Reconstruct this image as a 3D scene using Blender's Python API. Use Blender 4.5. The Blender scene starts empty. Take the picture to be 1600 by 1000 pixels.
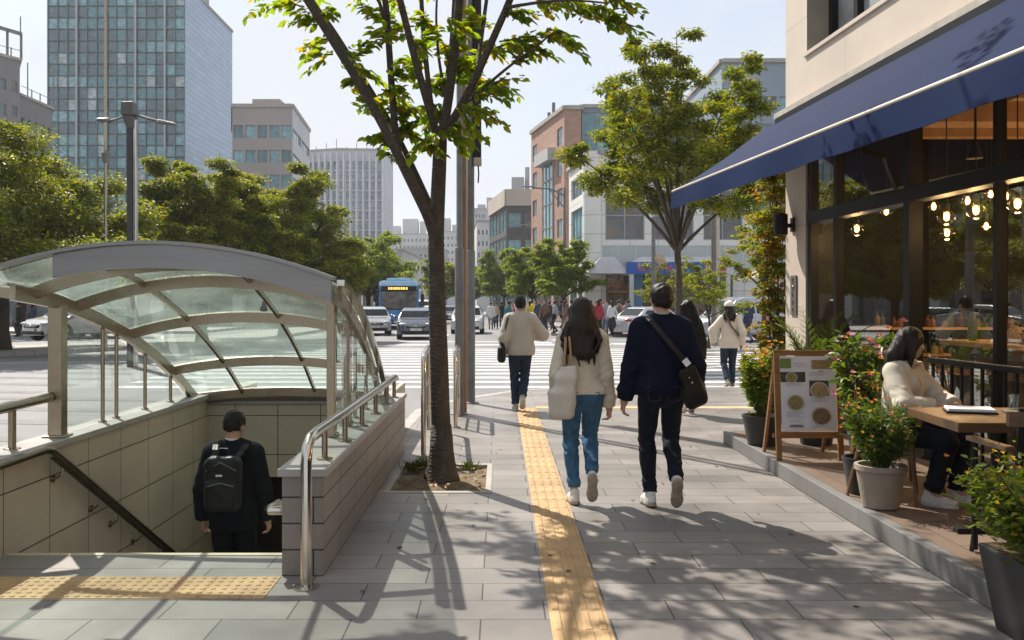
import bpy, bmesh, math, random
import numpy as np
from mathutils import Vector, Matrix
from mathutils.geometry import tessellate_polygon
R = math.radians
rng = np.random.default_rng(11); random.seed(11)
scene = bpy.context.scene; COL = scene.collection
# camera constants: focal length in pixels of the 1600 px frame, vanishing point, eye height
F, CX, CY, EYE = 1435., 782., 474., 1.61
def P(x, y, Y): return Vector(((x-CX)/F*Y, Y, EYE-(y-CY)/F*Y))
def G(x, y, z=0.):
    Y = (EYE-z)*F/(y-CY); return Vector(((x-CX)/F*Y, Y, z))
V = Vector

# ---------------------------------------------------------------- materials
def _nt(name):
    m = bpy.data.materials.new(name); m.use_nodes = True
    nt = m.node_tree; nt.nodes.clear()
    out = nt.nodes.new('ShaderNodeOutputMaterial')
    return m, nt, out
def N(nt, t, **kw):
    n = nt.nodes.new('ShaderNode'+t)
    for k, v in kw.items():
        if k.startswith('i_'):
            n.inputs[k[2:].replace('_', ' ')].default_value = v
        else: setattr(n, k, v)
    return n
def ramp(nt, fac, stops, interp='LINEAR'):
    r = nt.nodes.new('ShaderNodeValToRGB'); r.color_ramp.interpolation = interp
    e = r.color_ramp.elements
    e[0].position = stops[0][0]; e[0].color = (*stops[0][1], 1)
    e[1].position = stops[-1][0]; e[1].color = (*stops[-1][1], 1)
    for p, c in stops[1:-1]:
        q = e.new(p); q.color = (*c, 1)
    if fac is not None: nt.links.new(fac, r.inputs[0])
    return r
def mul(c, k): return tuple(max(0., min(1., x*k)) for x in c)
MC = {}
def mat(name, c, rough=.6, metal=0., var=.15, vs=5., bump=0., bs=60., spec=.5, c2=None, stretch=None, coat=0., sheen=0.):
    if name in MC: return MC[name]
    m, nt, out = _nt(name); L = nt.links.new
    tc = N(nt, 'TexCoord'); src = tc.outputs['Object']
    if stretch:
        mp = N(nt, 'Mapping'); mp.inputs['Scale'].default_value = stretch; L(src, mp.inputs[0]); src = mp.outputs[0]
    no = N(nt, 'TexNoise', i_Scale=vs, i_Detail=5., i_Roughness=.6); L(src, no.inputs['Vector'])
    r = ramp(nt, no.outputs['Fac'], [(.3, mul(c, 1-var)), (.7, c2 or mul(c, 1+var))])
    b = N(nt, 'BsdfPrincipled', i_Metallic=metal)
    b.inputs['Specular IOR Level'].default_value = spec
    b.inputs['Coat Weight'].default_value = coat
    b.inputs['Sheen Weight'].default_value = sheen
    L(r.outputs[0], b.inputs['Base Color'])
    mr = N(nt, 'MapRange'); mr.inputs['To Min'].default_value = max(0.02, rough-.08); mr.inputs['To Max'].default_value = min(1, rough+.08)
    L(no.outputs['Fac'], mr.inputs['Value']); L(mr.outputs[0], b.inputs['Roughness'])
    if bump:
        n2 = N(nt, 'TexNoise', i_Scale=bs, i_Detail=4.); L(src, n2.inputs['Vector'])
        bp = N(nt, 'Bump', i_Strength=min(1., bump), i_Distance=.01); L(n2.outputs['Fac'], bp.inputs['Height']); L(bp.outputs[0], b.inputs['Normal'])
    L(b.outputs[0], out.inputs[0]); MC[name] = m
    return m
def m_emit(name, c, s):
    m, nt, out = _nt(name)
    tc = N(nt, 'TexCoord'); no = N(nt, 'TexNoise', i_Scale=9.); nt.links.new(tc.outputs['Object'], no.inputs['Vector'])
    r = ramp(nt, no.outputs['Fac'], [(.3, mul(c, .9)), (.7, c)])
    e = N(nt, 'Emission', i_Strength=s); nt.links.new(r.outputs[0], e.inputs[0]); nt.links.new(e.outputs[0], out.inputs[0])
    return m
def m_glass(name, tint, refl=.07, edge=.7, rough=.0, haze=0., hazec=(.7, .76, .74), power=3., mottle=0.):
    """thin sheet glass: clear transmission, mirror reflection growing towards grazing, and a share of dusty scatter"""
    m, nt, out = _nt(name); L = nt.links.new
    lw = N(nt, 'LayerWeight'); lw.inputs['Blend'].default_value = .5
    pw = N(nt, 'Math', operation='POWER'); L(lw.outputs['Facing'], pw.inputs[0]); pw.inputs[1].default_value = power
    mr = N(nt, 'MapRange'); mr.inputs['To Min'].default_value = refl; mr.inputs['To Max'].default_value = edge; L(pw.outputs[0], mr.inputs['Value'])
    tr = N(nt, 'BsdfTransparent'); tr.inputs[0].default_value = (*tint, 1)
    gl = N(nt, 'BsdfGlossy', i_Roughness=rough); gl.inputs[0].default_value = (.95, .97, .97, 1)
    base = tr.outputs[0]
    if haze:
        tl = N(nt, 'BsdfTranslucent'); tl.inputs[0].default_value = (*hazec, 1)
        df = N(nt, 'BsdfDiffuse'); df.inputs[0].default_value = (*hazec, 1)
        mx0 = N(nt, 'MixShader', i_Fac=.5); L(tl.outputs[0], mx0.inputs[1]); L(df.outputs[0], mx0.inputs[2])
        tc = N(nt, 'TexCoord'); no = N(nt, 'TexNoise', i_Scale=2.2, i_Detail=5.); L(tc.outputs['Object'], no.inputs['Vector'])
        mh = N(nt, 'MapRange'); mh.inputs['From Min'].default_value = .3; mh.inputs['From Max'].default_value = .7
        mh.inputs['To Min'].default_value = haze*(1-mottle); mh.inputs['To Max'].default_value = haze*(1+mottle); L(no.outputs['Fac'], mh.inputs['Value'])
        mx1 = N(nt, 'MixShader'); L(mh.outputs[0], mx1.inputs[0]); L(tr.outputs[0], mx1.inputs[1]); L(mx0.outputs[0], mx1.inputs[2]); base = mx1.outputs[0]
    mx = N(nt, 'MixShader'); L(mr.outputs[0], mx.inputs[0]); L(base, mx.inputs[1]); L(gl.outputs[0], mx.inputs[2])
    L(mx.outputs[0], out.inputs[0]); return m
def m_leaf(name, cols, trans=.45, rough=.5):
    m, nt, out = _nt(name); L = nt.links.new
    g = N(nt, 'NewGeometry')
    st = [(i/(max(1, len(cols)-1)), c) for i, c in enumerate(cols)]
    r = ramp(nt, g.outputs['Random Per Island'], st)
    d = N(nt, 'BsdfPrincipled', i_Roughness=rough); d.inputs['Specular IOR Level'].default_value = .35
    t = N(nt, 'BsdfTranslucent')
    hs = N(nt, 'HueSaturation', i_Saturation=1.12, i_Value=1.7, i_Hue=.488); L(r.outputs[0], hs.inputs['Color'])
    L(r.outputs[0], d.inputs['Base Color']); L(hs.outputs[0], t.inputs[0])
    mx = N(nt, 'MixShader', i_Fac=trans); L(d.outputs[0], mx.inputs[1]); L(t.outputs[0], mx.inputs[2]); L(mx.outputs[0], out.inputs[0])
    return m
def m_slabs(name, c, bw, rh, mortar=.004, var=.12, joint=(.05, .05, .048), axis='XY', rough=.65, offset=.5, speckle=.14, bias=0., stain=.16, msm=0.1, bump=.35, warm=None, loc=(0,0,0), spots=False):
    """coursed slabs/tiles with thin joints; axis picks the plane of the pattern"""
    m, nt, out = _nt(name); L = nt.links.new
    tc = N(nt, 'TexCoord'); sx = N(nt, 'SeparateXYZ'); L(tc.outputs['Object'], sx.inputs[0]); cb = N(nt, 'CombineXYZ')
    L(sx.outputs[axis[0]], cb.inputs[0]); L(sx.outputs[axis[1]], cb.inputs[1])
    mp = N(nt, 'Mapping'); mp.inputs['Location'].default_value = loc; L(cb.outputs[0], mp.inputs[0])
    br = N(nt, 'TexBrick', offset=offset, offset_frequency=2, squash=1.)
    L(mp.outputs[0], br.inputs['Vector'])
    br.inputs['Color1'].default_value = (*mul(c, 1-var), 1); br.inputs['Color2'].default_value = (*(warm or mul(c, 1+var)), 1)
    br.inputs['Mortar'].default_value = (*joint, 1); br.inputs['Scale'].default_value = 1.
    br.inputs['Mortar Size'].default_value = mortar; br.inputs['Mortar Smooth'].default_value = msm; br.inputs['Bias'].default_value = bias
    br.inputs['Brick Width'].default_value = bw; br.inputs['Row Height'].default_value = rh
    n1 = N(nt, 'TexNoise', i_Scale=190., i_Detail=3.); L(tc.outputs['Object'], n1.inputs['Vector'])
    n2 = N(nt, 'TexNoise', i_Scale=1.1, i_Detail=6., i_Roughness=.65); L(tc.outputs['Object'], n2.inputs['Vector'])
    r1 = ramp(nt, n1.outputs['Fac'], [(.3, (1-speckle,)*3), (.7, (1+speckle,)*3 if speckle < 0 else (1.,)*3)])
    r2 = ramp(nt, n2.outputs['Fac'], [(.32, (1-stain,)*3), (.62, (1.,)*3)])
    m1 = N(nt, 'Mix', data_type='RGBA', blend_type='MULTIPLY'); m1.inputs[0].default_value = 1
    m2 = N(nt, 'Mix', data_type='RGBA', blend_type='MULTIPLY'); m2.inputs[0].default_value = 1
    L(br.outputs['Color'], m1.inputs[6]); L(r1.outputs[0], m1.inputs[7]); L(m1.outputs[2], m2.inputs[6]); L(r2.outputs[0], m2.inputs[7])
    b = N(nt, 'BsdfPrincipled', i_Roughness=rough); b.inputs['Specular IOR Level'].default_value = .4
    fin = m2.outputs[2]
    if spots:
        n3 = N(nt, 'TexNoise', i_Scale=9., i_Detail=2.); L(tc.outputs['Object'], n3.inputs['Vector'])
        vo = N(nt, 'TexVoronoi', i_Scale=2.6, i_Randomness=1.); ds = N(nt, 'Mix', data_type='VECTOR', i_Factor=.06) if False else None; L(tc.outputs['Object'], vo.inputs['Vector'])
        ad3 = N(nt, 'Math', operation='MULTIPLY_ADD'); ad3.inputs[1].default_value = .035; L(n3.outputs['Fac'], ad3.inputs[0]); L(vo.outputs['Distance'], ad3.inputs[2])
        r3 = ramp(nt, ad3.outputs[0], [(.030, (.62,)*3), (.046, (1.,)*3)])
        n4 = N(nt, 'TexNoise', i_Scale=.45, i_Detail=8., i_Roughness=.7); L(tc.outputs['Object'], n4.inputs['Vector']); r4 = ramp(nt, n4.outputs['Fac'], [(.38, (.76, .77, .78)), (.56, (1, 1, 1))])
        for rr_ in (r3, r4):
            mm = N(nt, 'Mix', data_type='RGBA', blend_type='MULTIPLY'); mm.inputs[0].default_value = 1; L(fin, mm.inputs[6]); L(rr_.outputs[0], mm.inputs[7]); fin = mm.outputs[2]
    L(fin, b.inputs['Base Color'])
    mr = N(nt, 'MapRange'); mr.inputs['To Min'].default_value = rough-.15; mr.inputs['To Max'].default_value = rough+.15; L(n2.outputs['Fac'], mr.inputs['Value']); L(mr.outputs[0], b.inputs['Roughness'])
    inv = N(nt, 'Math', operation='MULTIPLY_ADD'); inv.inputs[1].default_value = -1.; L(br.outputs['Fac'], inv.inputs[0])
    ad = N(nt, 'Math', operation='MULTIPLY'); ad.inputs[1].default_value = .12; L(n1.outputs['Fac'], ad.inputs[0]); L(ad.outputs[0], inv.inputs[2])
    bp = N(nt, 'Bump', i_Strength=bump, i_Distance=.004); L(inv.outputs[0], bp.inputs['Height']); L(bp.outputs[0], b.inputs['Normal'])
    L(b.outputs[0], out.inputs[0]); return m
def m_asphalt(name, c=(.075, .076, .08)):
    m, nt, out = _nt(name); L = nt.links.new
    tc = N(nt, 'TexCoord')
    n1 = N(nt, 'TexNoise', i_Scale=.12, i_Detail=7., i_Roughness=.6); L(tc.outputs['Object'], n1.inputs['Vector'])
    mp = N(nt, 'Mapping'); mp.inputs['Scale'].default_value = (1.2, .07, 1); L(tc.outputs['Object'], mp.inputs[0])
    n3 = N(nt, 'TexNoise', i_Scale=1., i_Detail=3.); L(mp.outputs[0], n3.inputs['Vector'])
    n2 = N(nt, 'TexNoise', i_Scale=120., i_Detail=2.); L(tc.outputs['Object'], n2.inputs['Vector'])
    r1 = ramp(nt, n1.outputs['Fac'], [(.3, mul(c, .8)), (.7, mul(c, 1.35))])
    r2 = ramp(nt, n2.outputs['Fac'], [(.3, (.7,)*3), (.7, (1.,)*3)]); r3 = ramp(nt, n3.outputs['Fac'], [(.35, (.82,)*3), (.65, (1.,)*3)])
    m1 = N(nt, 'Mix', data_type='RGBA', blend_type='MULTIPLY'); m1.inputs[0].default_value = 1
    m2 = N(nt, 'Mix', data_type='RGBA', blend_type='MULTIPLY'); m2.inputs[0].default_value = 1
    L(r1.outputs[0], m1.inputs[6]); L(r2.outputs[0], m1.inputs[7]); L(m1.outputs[2], m2.inputs[6]); L(r3.outputs[0], m2.inputs[7])
    b = N(nt, 'BsdfPrincipled', i_Roughness=.75); L(m2.outputs[2], b.inputs['Base Color'])
    bp = N(nt, 'Bump', i_Strength=.3, i_Distance=.004); L(n2.outputs['Fac'], bp.inputs['Height']); L(bp.outputs[0], b.inputs['Normal'])
    L(b.outputs[0], out.inputs[0]); return m
def m_paint(name, c=(.72, .72, .70)):
    """worn road paint: flakes show the asphalt"""
    m, nt, out = _nt(name); L = nt.links.new
    tc = N(nt, 'TexCoord'); n1 = N(nt, 'TexNoise', i_Scale=3.5, i_Detail=9., i_Roughness=.75); L(tc.outputs['Object'], n1.inputs['Vector'])
    r1 = ramp(nt, n1.outputs['Fac'], [(.34, (.16, .16, .165)), (.44, mul(c, .8)), (.62, c)])
    b = N(nt, 'BsdfPrincipled', i_Roughness=.8); b.inputs['Specular IOR Level'].default_value = .15; L(r1.outputs[0], b.inputs['Base Color']); L(b.outputs[0], out.inputs[0]); return m
def m_bark(name, c=(.06, .048, .037)):
    m, nt, out = _nt(name); L = nt.links.new
    tc = N(nt, 'TexCoord'); mp = N(nt, 'Mapping'); mp.inputs['Scale'].default_value = (1, 1, .35); L(tc.outputs['Object'], mp.inputs[0])
    n1 = N(nt, 'TexNoise', i_Scale=22., i_Detail=8., i_Roughness=.7); L(mp.outputs[0], n1.inputs['Vector'])
    n2 = N(nt, 'TexNoise', i_Scale=3., i_Detail=4.); L(tc.outputs['Object'], n2.inputs['Vector'])
    vo = N(nt, 'TexVoronoi', i_Scale=30.); mp2 = N(nt, 'Mapping'); mp2.inputs['Scale'].default_value = (.5, .5, 1.6); L(tc.outputs['Object'], mp2.inputs[0]); L(mp2.outputs[0], vo.inputs['Vector'])
    r1 = ramp(nt, n1.outputs['Fac'], [(.3, mul(c, .55)), (.55, c), (.75, mul(c, 1.9))]); r2 = ramp(nt, n2.outputs['Fac'], [(.3, (.72, .75, .72)), (.7, (1, .97, .92))])
    mx = N(nt, 'Mix', data_type='RGBA', blend_type='MULTIPLY'); mx.inputs[0].default_value = 1; L(r1.outputs[0], mx.inputs[6]); L(r2.outputs[0], mx.inputs[7])
    b = N(nt, 'BsdfPrincipled', i_Roughness=.85); L(mx.outputs[2], b.inputs['Base Color'])
    ad = N(nt, 'Math', operation='ADD'); L(n1.outputs['Fac'], ad.inputs[0]); L(vo.outputs['Distance'], ad.inputs[1])
    bp = N(nt, 'Bump', i_Strength=.8, i_Distance=.02); L(ad.outputs[0], bp.inputs['Height']); L(bp.outputs[0], b.inputs['Normal'])
    L(b.outputs[0], out.inputs[0]); return m
def m_fibre(name, c, c2, scale=(60, 60, 4), rough=.45, bump=.5, sheen=.0, spec=.5):
    """hair, brushed or woven surfaces: noise stretched along one axis"""
    if name in MC: return MC[name]
    m, nt, out = _nt(name); L = nt.links.new
    tc = N(nt, 'TexCoord'); mp = N(nt, 'Mapping'); mp.inputs['Scale'].default_value = scale; L(tc.outputs['Object'], mp.inputs[0])
    n1 = N(nt, 'TexNoise', i_Scale=1., i_Detail=5., i_Roughness=.7); L(mp.outputs[0], n1.inputs['Vector'])
    r1 = ramp(nt, n1.outputs['Fac'], [(.32, c), (.68, c2)])
    b = N(nt, 'BsdfPrincipled', i_Roughness=rough); b.inputs['Specular IOR Level'].default_value = spec; b.inputs['Sheen Weight'].default_value = sheen; L(r1.outputs[0], b.inputs['Base Color'])
    bp = N(nt, 'Bump', i_Strength=bump, i_Distance=.006); L(n1.outputs['Fac'], bp.inputs['Height']); L(bp.outputs[0], b.inputs['Normal'])
    L(b.outputs[0], out.inputs[0]); MC[name] = m; return m

# ---------------------------------------------------------------- mesh building
ORG = {}
def origin(o):
    while o is not None:
        if o.name in ORG: return ORG[o.name]
        o = o.parent
    return V((0, 0, 0))
def tagp(o, label=None, cat=None, group=None, kind=None):
    if label: o['label'] = label
    if cat: o['category'] = cat
    if group: o['group'] = group
    if kind: o['kind'] = kind
    return o
def thing(name, label, cat, loc=(0, 0, 0), rz=0., group=None, local=False):
    o = bpy.data.objects.new(name, None); COL.objects.link(o); o.empty_display_size = .2
    o.location = loc; o.rotation_euler = (0, 0, rz)
    ORG[o.name] = V((0, 0, 0)) if local else V(loc)
    return tagp(o, label, cat, group)
def link_mesh(name, me, mats, parent=None, loc=None, smooth=False, angle=38, bevel=0):
    for m in (mats if isinstance(mats, (list, tuple)) else [mats]): me.materials.append(m)
    o = bpy.data.objects.new(name, me); COL.objects.link(o)
    if parent is not None: o.parent = parent
    elif loc is not None:
        o.location = loc
    if smooth:
        me.polygons.foreach_set('use_smooth', [True]*len(me.polygons))
        if angle: me.set_sharp_from_angle(angle=R(angle))
    if bevel:
        b = o.modifiers.new('bevel', 'BEVEL'); b.width = bevel; b.segments = 2; b.limit_method = 'ANGLE'; b.angle_limit = R(40)
    return o
class MB:
    def __init__(s): s.v = []; s.f = []; s.m = []
    def add(s, vs, fs, m=0):
        o = len(s.v); s.v += [tuple(v) for v in vs]
        for f in fs: s.f.append([i+o for i in f]); s.m.append(m)
        return s
    def poly(s, pts, m=0): return s.add(pts, [list(range(len(pts)))], m)
    def hexa(s, p, m=0):
        return s.add(p, [(0, 3, 2, 1), (4, 5, 6, 7), (0, 1, 5, 4), (1, 2, 6, 5), (2, 3, 7, 6), (3, 0, 4, 7)], m)
    def box(s, c, d, m=0, rot=None):
        c = V(c); h = V(d)*.5; pts = []
        for z in (-1, 1):
            for x, y in ((-1, -1), (1, -1), (1, 1), (-1, 1)):
                p = V((x*h.x, y*h.y, z*h.z)); pts.append(c+(rot @ p if rot else p))
        return s.hexa(pts, m)
    def span(s, a, b, m=0):
        a, b = V(a), V(b); return s.box((a+b)/2, (abs(b.x-a.x), abs(b.y-a.y), abs(b.z-a.z)), m)
    def bar(s, a, b, w, h, m=0, up=(0, 0, 1)):
        a, b = V(a), V(b); d = (b-a).normalized(); u = V(up)
        if abs(d.dot(u)) > .98: u = V((0, 1, 0))
        sd = d.cross(u).normalized(); u = sd.cross(d)
        p = []
        for q in (a, b):
            for i, j in ((-1, -1), (1, -1), (1, 1), (-1, 1)): p.append(q+sd*(i*w/2)+u*(j*h/2))
        return s.hexa(p, m)
    def tube(s, pts, r, n=8, m=0, cap=True):
        pts = [V(p) for p in pts]; k = len(pts)
        rs = r if isinstance(r, (list, tuple, np.ndarray)) else [r]*k
        t0 = (pts[1]-pts[0]).normalized(); u = t0.orthogonal().normalized(); o = len(s.v)
        for i in range(k):
            t = (pts[min(i+1, k-1)]-pts[max(i-1, 0)]).normalized()
            u = (u-t*u.dot(t)); u = u.normalized() if u.length > 1e-6 else t.orthogonal().normalized(); w = t.cross(u)
            for j in range(n):
                a = 2*math.pi*j/n; s.v.append(tuple(pts[i]+(u*math.cos(a)+w*math.sin(a))*rs[i]))
        for i in range(k-1):
            for j in range(n):
                s.f.append([o+i*n+j, o+i*n+(j+1) % n, o+(i+1)*n+(j+1) % n, o+(i+1)*n+j]); s.m.append(m)
        if cap:
            s.f.append([o+j for j in range(n)][::-1]); s.m.append(m); s.f.append([o+(k-1)*n+j for j in range(n)]); s.m.append(m)
        return s
    def lathe(s, prof, c=(0, 0, 0), n=24, m=0, axis='Z', sx=1., sy=1., ph=0.):
        c = V(c); o = len(s.v); k = len(prof)
        for r, z in prof:
            for j in range(n):
                a = 2*math.pi*j/n+ph; x, y = r*math.cos(a)*sx, r*math.sin(a)*sy
                p = {'Z': (x, y, z), 'X': (z, x, y), 'Y': (x, z, y)}[axis]; s.v.append(tuple(c+V(p)))
        for i in range(k-1):
            for j in range(n):
                s.f.append([o+i*n+j, o+i*n+(j+1) % n, o+(i+1)*n+(j+1) % n, o+(i+1)*n+j]); s.m.append(m)
        s.f.append([o+j for j in range(n)][::-1]); s.m.append(m); s.f.append([o+(k-1)*n+j for j in range(n)]); s.m.append(m)
        return s
    def prism(s, pts, z0, z1, m=0):
        n = len(pts); lo = [(p[0], p[1], z0) for p in pts]; hi = [(p[0], p[1], z1) for p in pts]
        return s.add(lo+hi, [list(range(n))[::-1], list(range(n, 2*n))]+[[i, (i+1) % n, n+(i+1) % n, n+i] for i in range(n)], m)
    def build(s, name, mats, parent=None, loc=None, smooth=False, angle=38, bevel=0, weld=False):
        if parent is not None: o = origin(parent)
        else: o = V(loc) if loc is not None else V((0, 0, 0))
        me = bpy.data.meshes.new(name)
        me.from_pydata([(x-o.x, y-o.y, z-o.z) for x, y, z in s.v], [], s.f)
        if isinstance(mats, (list, tuple)) and len(mats) > 1: me.polygons.foreach_set('material_index', s.m)
        me.update()
        if weld:
            bm = bmesh.new(); bm.from_mesh(me); bmesh.ops.remove_doubles(bm, verts=bm.verts, dist=2e-4); bmesh.ops.recalc_face_normals(bm, faces=bm.faces); bm.to_mesh(me); bm.free()
        return link_mesh(name, me, mats, parent, loc, smooth, angle, bevel)
def text_mesh(name, s, size, mat_, parent, origin_, xdir, up, ext=.004, align='LEFT', squash=1.):
    cu = bpy.data.curves.new(name, 'FONT'); cu.body = s; cu.size = size; cu.extrude = ext; cu.align_x = align; cu.resolution_u = 3
    t = bpy.data.objects.new(name, cu); COL.objects.link(t)
    me = bpy.data.meshes.new_from_object(t.evaluated_get(bpy.context.evaluated_depsgraph_get()))
    bpy.data.objects.remove(t); bpy.data.curves.remove(cu)
    x = V(xdir).normalized(); u = V(up).normalized(); n = x.cross(u); o = origin(parent) if parent else V((0, 0, 0))
    for v in me.vertices:
        c = v.co.copy(); v.co = V(origin_)-o+x*(c.x*squash)+u*c.y+n*c.z
    me.name = name
    return link_mesh(name, me, mat_, parent)
def raw_mesh(name, verts, faces_flat, loop_totals, mats, parent=None, loc=None, mi=None, smooth=False, angle=0):
    me = bpy.data.meshes.new(name); nv = len(verts); nf = len(loop_totals)
    me.vertices.add(nv); me.vertices.foreach_set('co', np.ascontiguousarray(verts, dtype=np.float32).ravel())
    me.loops.add(len(faces_flat)); me.loops.foreach_set('vertex_index', np.ascontiguousarray(faces_flat, dtype=np.int32))
    me.polygons.add(nf); st = np.zeros(nf, np.int32); st[1:] = np.cumsum(loop_totals)[:-1]
    me.polygons.foreach_set('loop_start', st); me.polygons.foreach_set('loop_total', np.asarray(loop_totals, np.int32))
    if mi is not None: me.polygons.foreach_set('material_index', np.asarray(mi, np.int32))
    me.update(calc_edges=True); me.validate()
    return link_mesh(name, me, mats, parent, loc, smooth, angle)

# ---------------------------------------------------------------- signed distance modelling (bodies, clothes, cars)
class SDF:
    def __init__(s, lo, hi, h):
        s.h = h; lo = np.array(lo, float)-3*h; hi = np.array(hi, float)+3*h
        n = np.ceil((hi-lo)/h).astype(int)+1; s.ax = [(lo[i]+h*np.arange(n[i])).astype(np.float32) for i in range(3)]
        s.F = np.full(n, 5., np.float32); s.M = np.zeros(n, np.int8)
    def sl(s, lo, hi, pad):
        q = []
        for i in range(3):
            a = max(0, int((lo[i]-pad-s.ax[i][0])/s.h)); b = min(len(s.ax[i]), int((hi[i]+pad-s.ax[i][0])/s.h)+2); q.append(slice(a, max(a, b)))
        return tuple(q), s.ax[0][q[0]][:, None, None], s.ax[1][q[1]][None, :, None], s.ax[2][q[2]][None, None, :]
    def put(s, q, d, k, m, op):
        f = s.F[q]
        if f.size == 0: return
        if op == 'u':
            if m is not None: s.M[q] = np.where(d < f, m, s.M[q])
            if k > 0:
                t = np.clip(.5+.5*(f-d)/k, 0, 1); s.F[q] = f*(1-t)+d*t-k*t*(1-t)
            else: s.F[q] = np.minimum(f, d)
        elif op == 's':
            d = -d
            if k > 0:
                t = np.clip(.5-.5*(f-d)/k, 0, 1); s.F[q] = f*(1-t)+d*t+k*t*(1-t)
            else: s.F[q] = np.maximum(f, d)
        elif op == 'm': s.M[q] = np.where(d < 0, m, s.M[q])
    def cap(s, a, b, ra, rb=None, k=.02, m=0, sq=1., flat=False, op='u', sx=1.):
        rb = ra if rb is None else rb; a = np.array(a, np.float32); b = np.array(b, np.float32)
        rr = max(ra, rb)*max(1, sq, sx); q, x, y, z = s.sl(np.minimum(a, b)-rr, np.maximum(a, b)+rr, k+3*s.h)
        ab = b-a; w = np.array([1/sx, 1/sq, 1], np.float32); abw = ab*w; L2 = float((abw**2).sum())+1e-9
        px, py, pz = (x-a[0])*w[0], (y-a[1])*w[1], (z-a[2])
        tr = (px*abw[0]+py*abw[1]+pz*abw[2])/L2; t = np.clip(tr, 0, 1)
        d = np.sqrt((px-t*abw[0])**2+(py-t*abw[1])**2+(pz-t*abw[2])**2)-(ra+t*(rb-ra))
        d = d*min(1., (1+min(sq, sx))/2)
        if flat: L = math.sqrt(L2); d = np.maximum(d, np.maximum(-tr, tr-1)*L)
        s.put(q, d, k, m, op); return s
    def ell(s, c, r, rot=None, k=.02, m=0, op='u'):
        c = np.array(c, np.float32); r = np.array(r, np.float32); rm = float(r.max())
        q, x, y, z = s.sl(c-rm, c+rm, k+3*s.h); p = [x-c[0], y-c[1], z-c[2]]
        if rot is not None: p = [p[0]*rot[0][i]+p[1]*rot[1][i]+p[2]*rot[2][i] for i in range(3)]
        n = np.sqrt((p[0]/r[0])**2+(p[1]/r[1])**2+(p[2]/r[2])**2); n2 = np.sqrt((p[0]/r[0]**2)**2+(p[1]/r[1]**2)**2+(p[2]/r[2]**2)**2)+1e-6
        s.put(q, n*(n-1)/n2, k, m, op); return s
    def box(s, c, h, r=.01, rot=None, k=.01, m=0, op='u'):
        c = np.array(c, np.float32); rm = float(np.linalg.norm(h)); q, x, y, z = s.sl(c-rm, c+rm, k+3*s.h); p = [x-c[0], y-c[1], z-c[2]]
        if rot is not None: p = [p[0]*rot[0][i]+p[1]*rot[1][i]+p[2]*rot[2][i] for i in range(3)]
        e = [np.abs(p[i])-(h[i]-r) for i in range(3)]
        d = np.sqrt(np.maximum(e[0], 0)**2+np.maximum(e[1], 0)**2+np.maximum(e[2], 0)**2)+np.minimum(np.maximum(np.maximum(e[0], e[1]), e[2]), 0)-r
        s.put(q, d, k, m, op); return s
    def cut(s, n, c, k=0., lo=None, hi=None):
        n = np.array(n, np.float32)
        if lo is None: lo = [a[0] for a in s.ax]; hi = [a[-1] for a in s.ax]
        q, x, y, z = s.sl(lo, hi, 0); d = (x-c[0])*n[0]+(y-c[1])*n[1]+(z-c[2])*n[2]
        s.F[q] = np.maximum(s.F[q], d); return s
    def fold(s, amp, fr, seed=0, lo=None, hi=None, sc=(1, 1, 1)):
        r = np.random.default_rng(seed)
        if lo is None: lo = [a[0] for a in s.ax]; hi = [a[-1] for a in s.ax]
        q, x, y, z = s.sl(lo, hi, 0); t = 0
        for i in range(5):
            w = r.normal(size=3)*np.array(sc)*fr*(.6+.35*i); w2 = r.normal(size=3)*np.array(sc)*fr*.5
            t = t+np.sin(w[0]*x+w[1]*y+w[2]*z+r.uniform(0, 6)+1.6*np.sin(w2[0]*x+w2[1]*y+w2[2]*z+r.uniform(0, 6)))/(1+.4*i)
        s.F[q] += (amp*t*.5).astype(np.float32); return s
    def extract(s):
        Fv = s.F; n = np.array(Fv.shape); ins = Fv < 0
        c = [ins[dx:n[0]-1+dx, dy:n[1]-1+dy, dz:n[2]-1+dz] for dx in (0, 1) for dy in (0, 1) for dz in (0, 1)]
        tot = sum(a.astype(np.int8) for a in c); act = (tot > 0) & (tot < 8)
        I = np.argwhere(act); nid = np.full(act.shape, -1, np.int32); nid[act] = np.arange(len(I))
        offs = np.array([(dx, dy, dz) for dx in (0, 1) for dy in (0, 1) for dz in (0, 1)])
        vals = np.stack([Fv[I[:, 0]+o[0], I[:, 1]+o[1], I[:, 2]+o[2]] for o in offs], 1)
        acc = np.zeros((len(I), 3)); cnt = np.zeros(len(I))
        for a in range(8):
            for ax, bit in ((0, 4), (1, 2), (2, 1)):
                if a & bit: continue
                b = a | bit; va, vb = vals[:, a], vals[:, b]; cr = (va < 0) != (vb < 0)
                t = np.where(cr, va/np.where(cr, va-vb, 1), 0); p = np.repeat(offs[a][None].astype(float), len(I), 0); p[:, ax] += t
                acc[cr] += p[cr]; cnt += cr
        pos = (I+acc/cnt[:, None])*s.h+np.array([a[0] for a in s.ax])
        vm = s.M[I[:, 0], I[:, 1], I[:, 2]]
        quads = []
        for ax in range(3):
            u, w = [(1, 2), (2, 0), (0, 1)][ax]
            lo = [slice(None)]*3; hi = [slice(None)]*3; lo[ax] = slice(0, -1); hi[ax] = slice(1, None)
            A = ins[tuple(lo)]; B = ins[tuple(hi)]; E = np.argwhere(A != B)
            E = E[(E[:, u] > 0) & (E[:, w] > 0) & (E[:, u] < n[u]-1) & (E[:, w] < n[w]-1)]
            if not len(E): continue
            flip = A[E[:, 0], E[:, 1], E[:, 2]]
            def at(du, dw):
                e = E.copy(); e[:, u] -= du; e[:, w] -= dw; return nid[e[:, 0], e[:, 1], e[:, 2]]
            qd = np.stack([at(1, 1), at(0, 1), at(0, 0), at(1, 0)], 1); qd[~flip] = qd[~flip][:, ::-1]; quads.append(qd)
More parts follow.
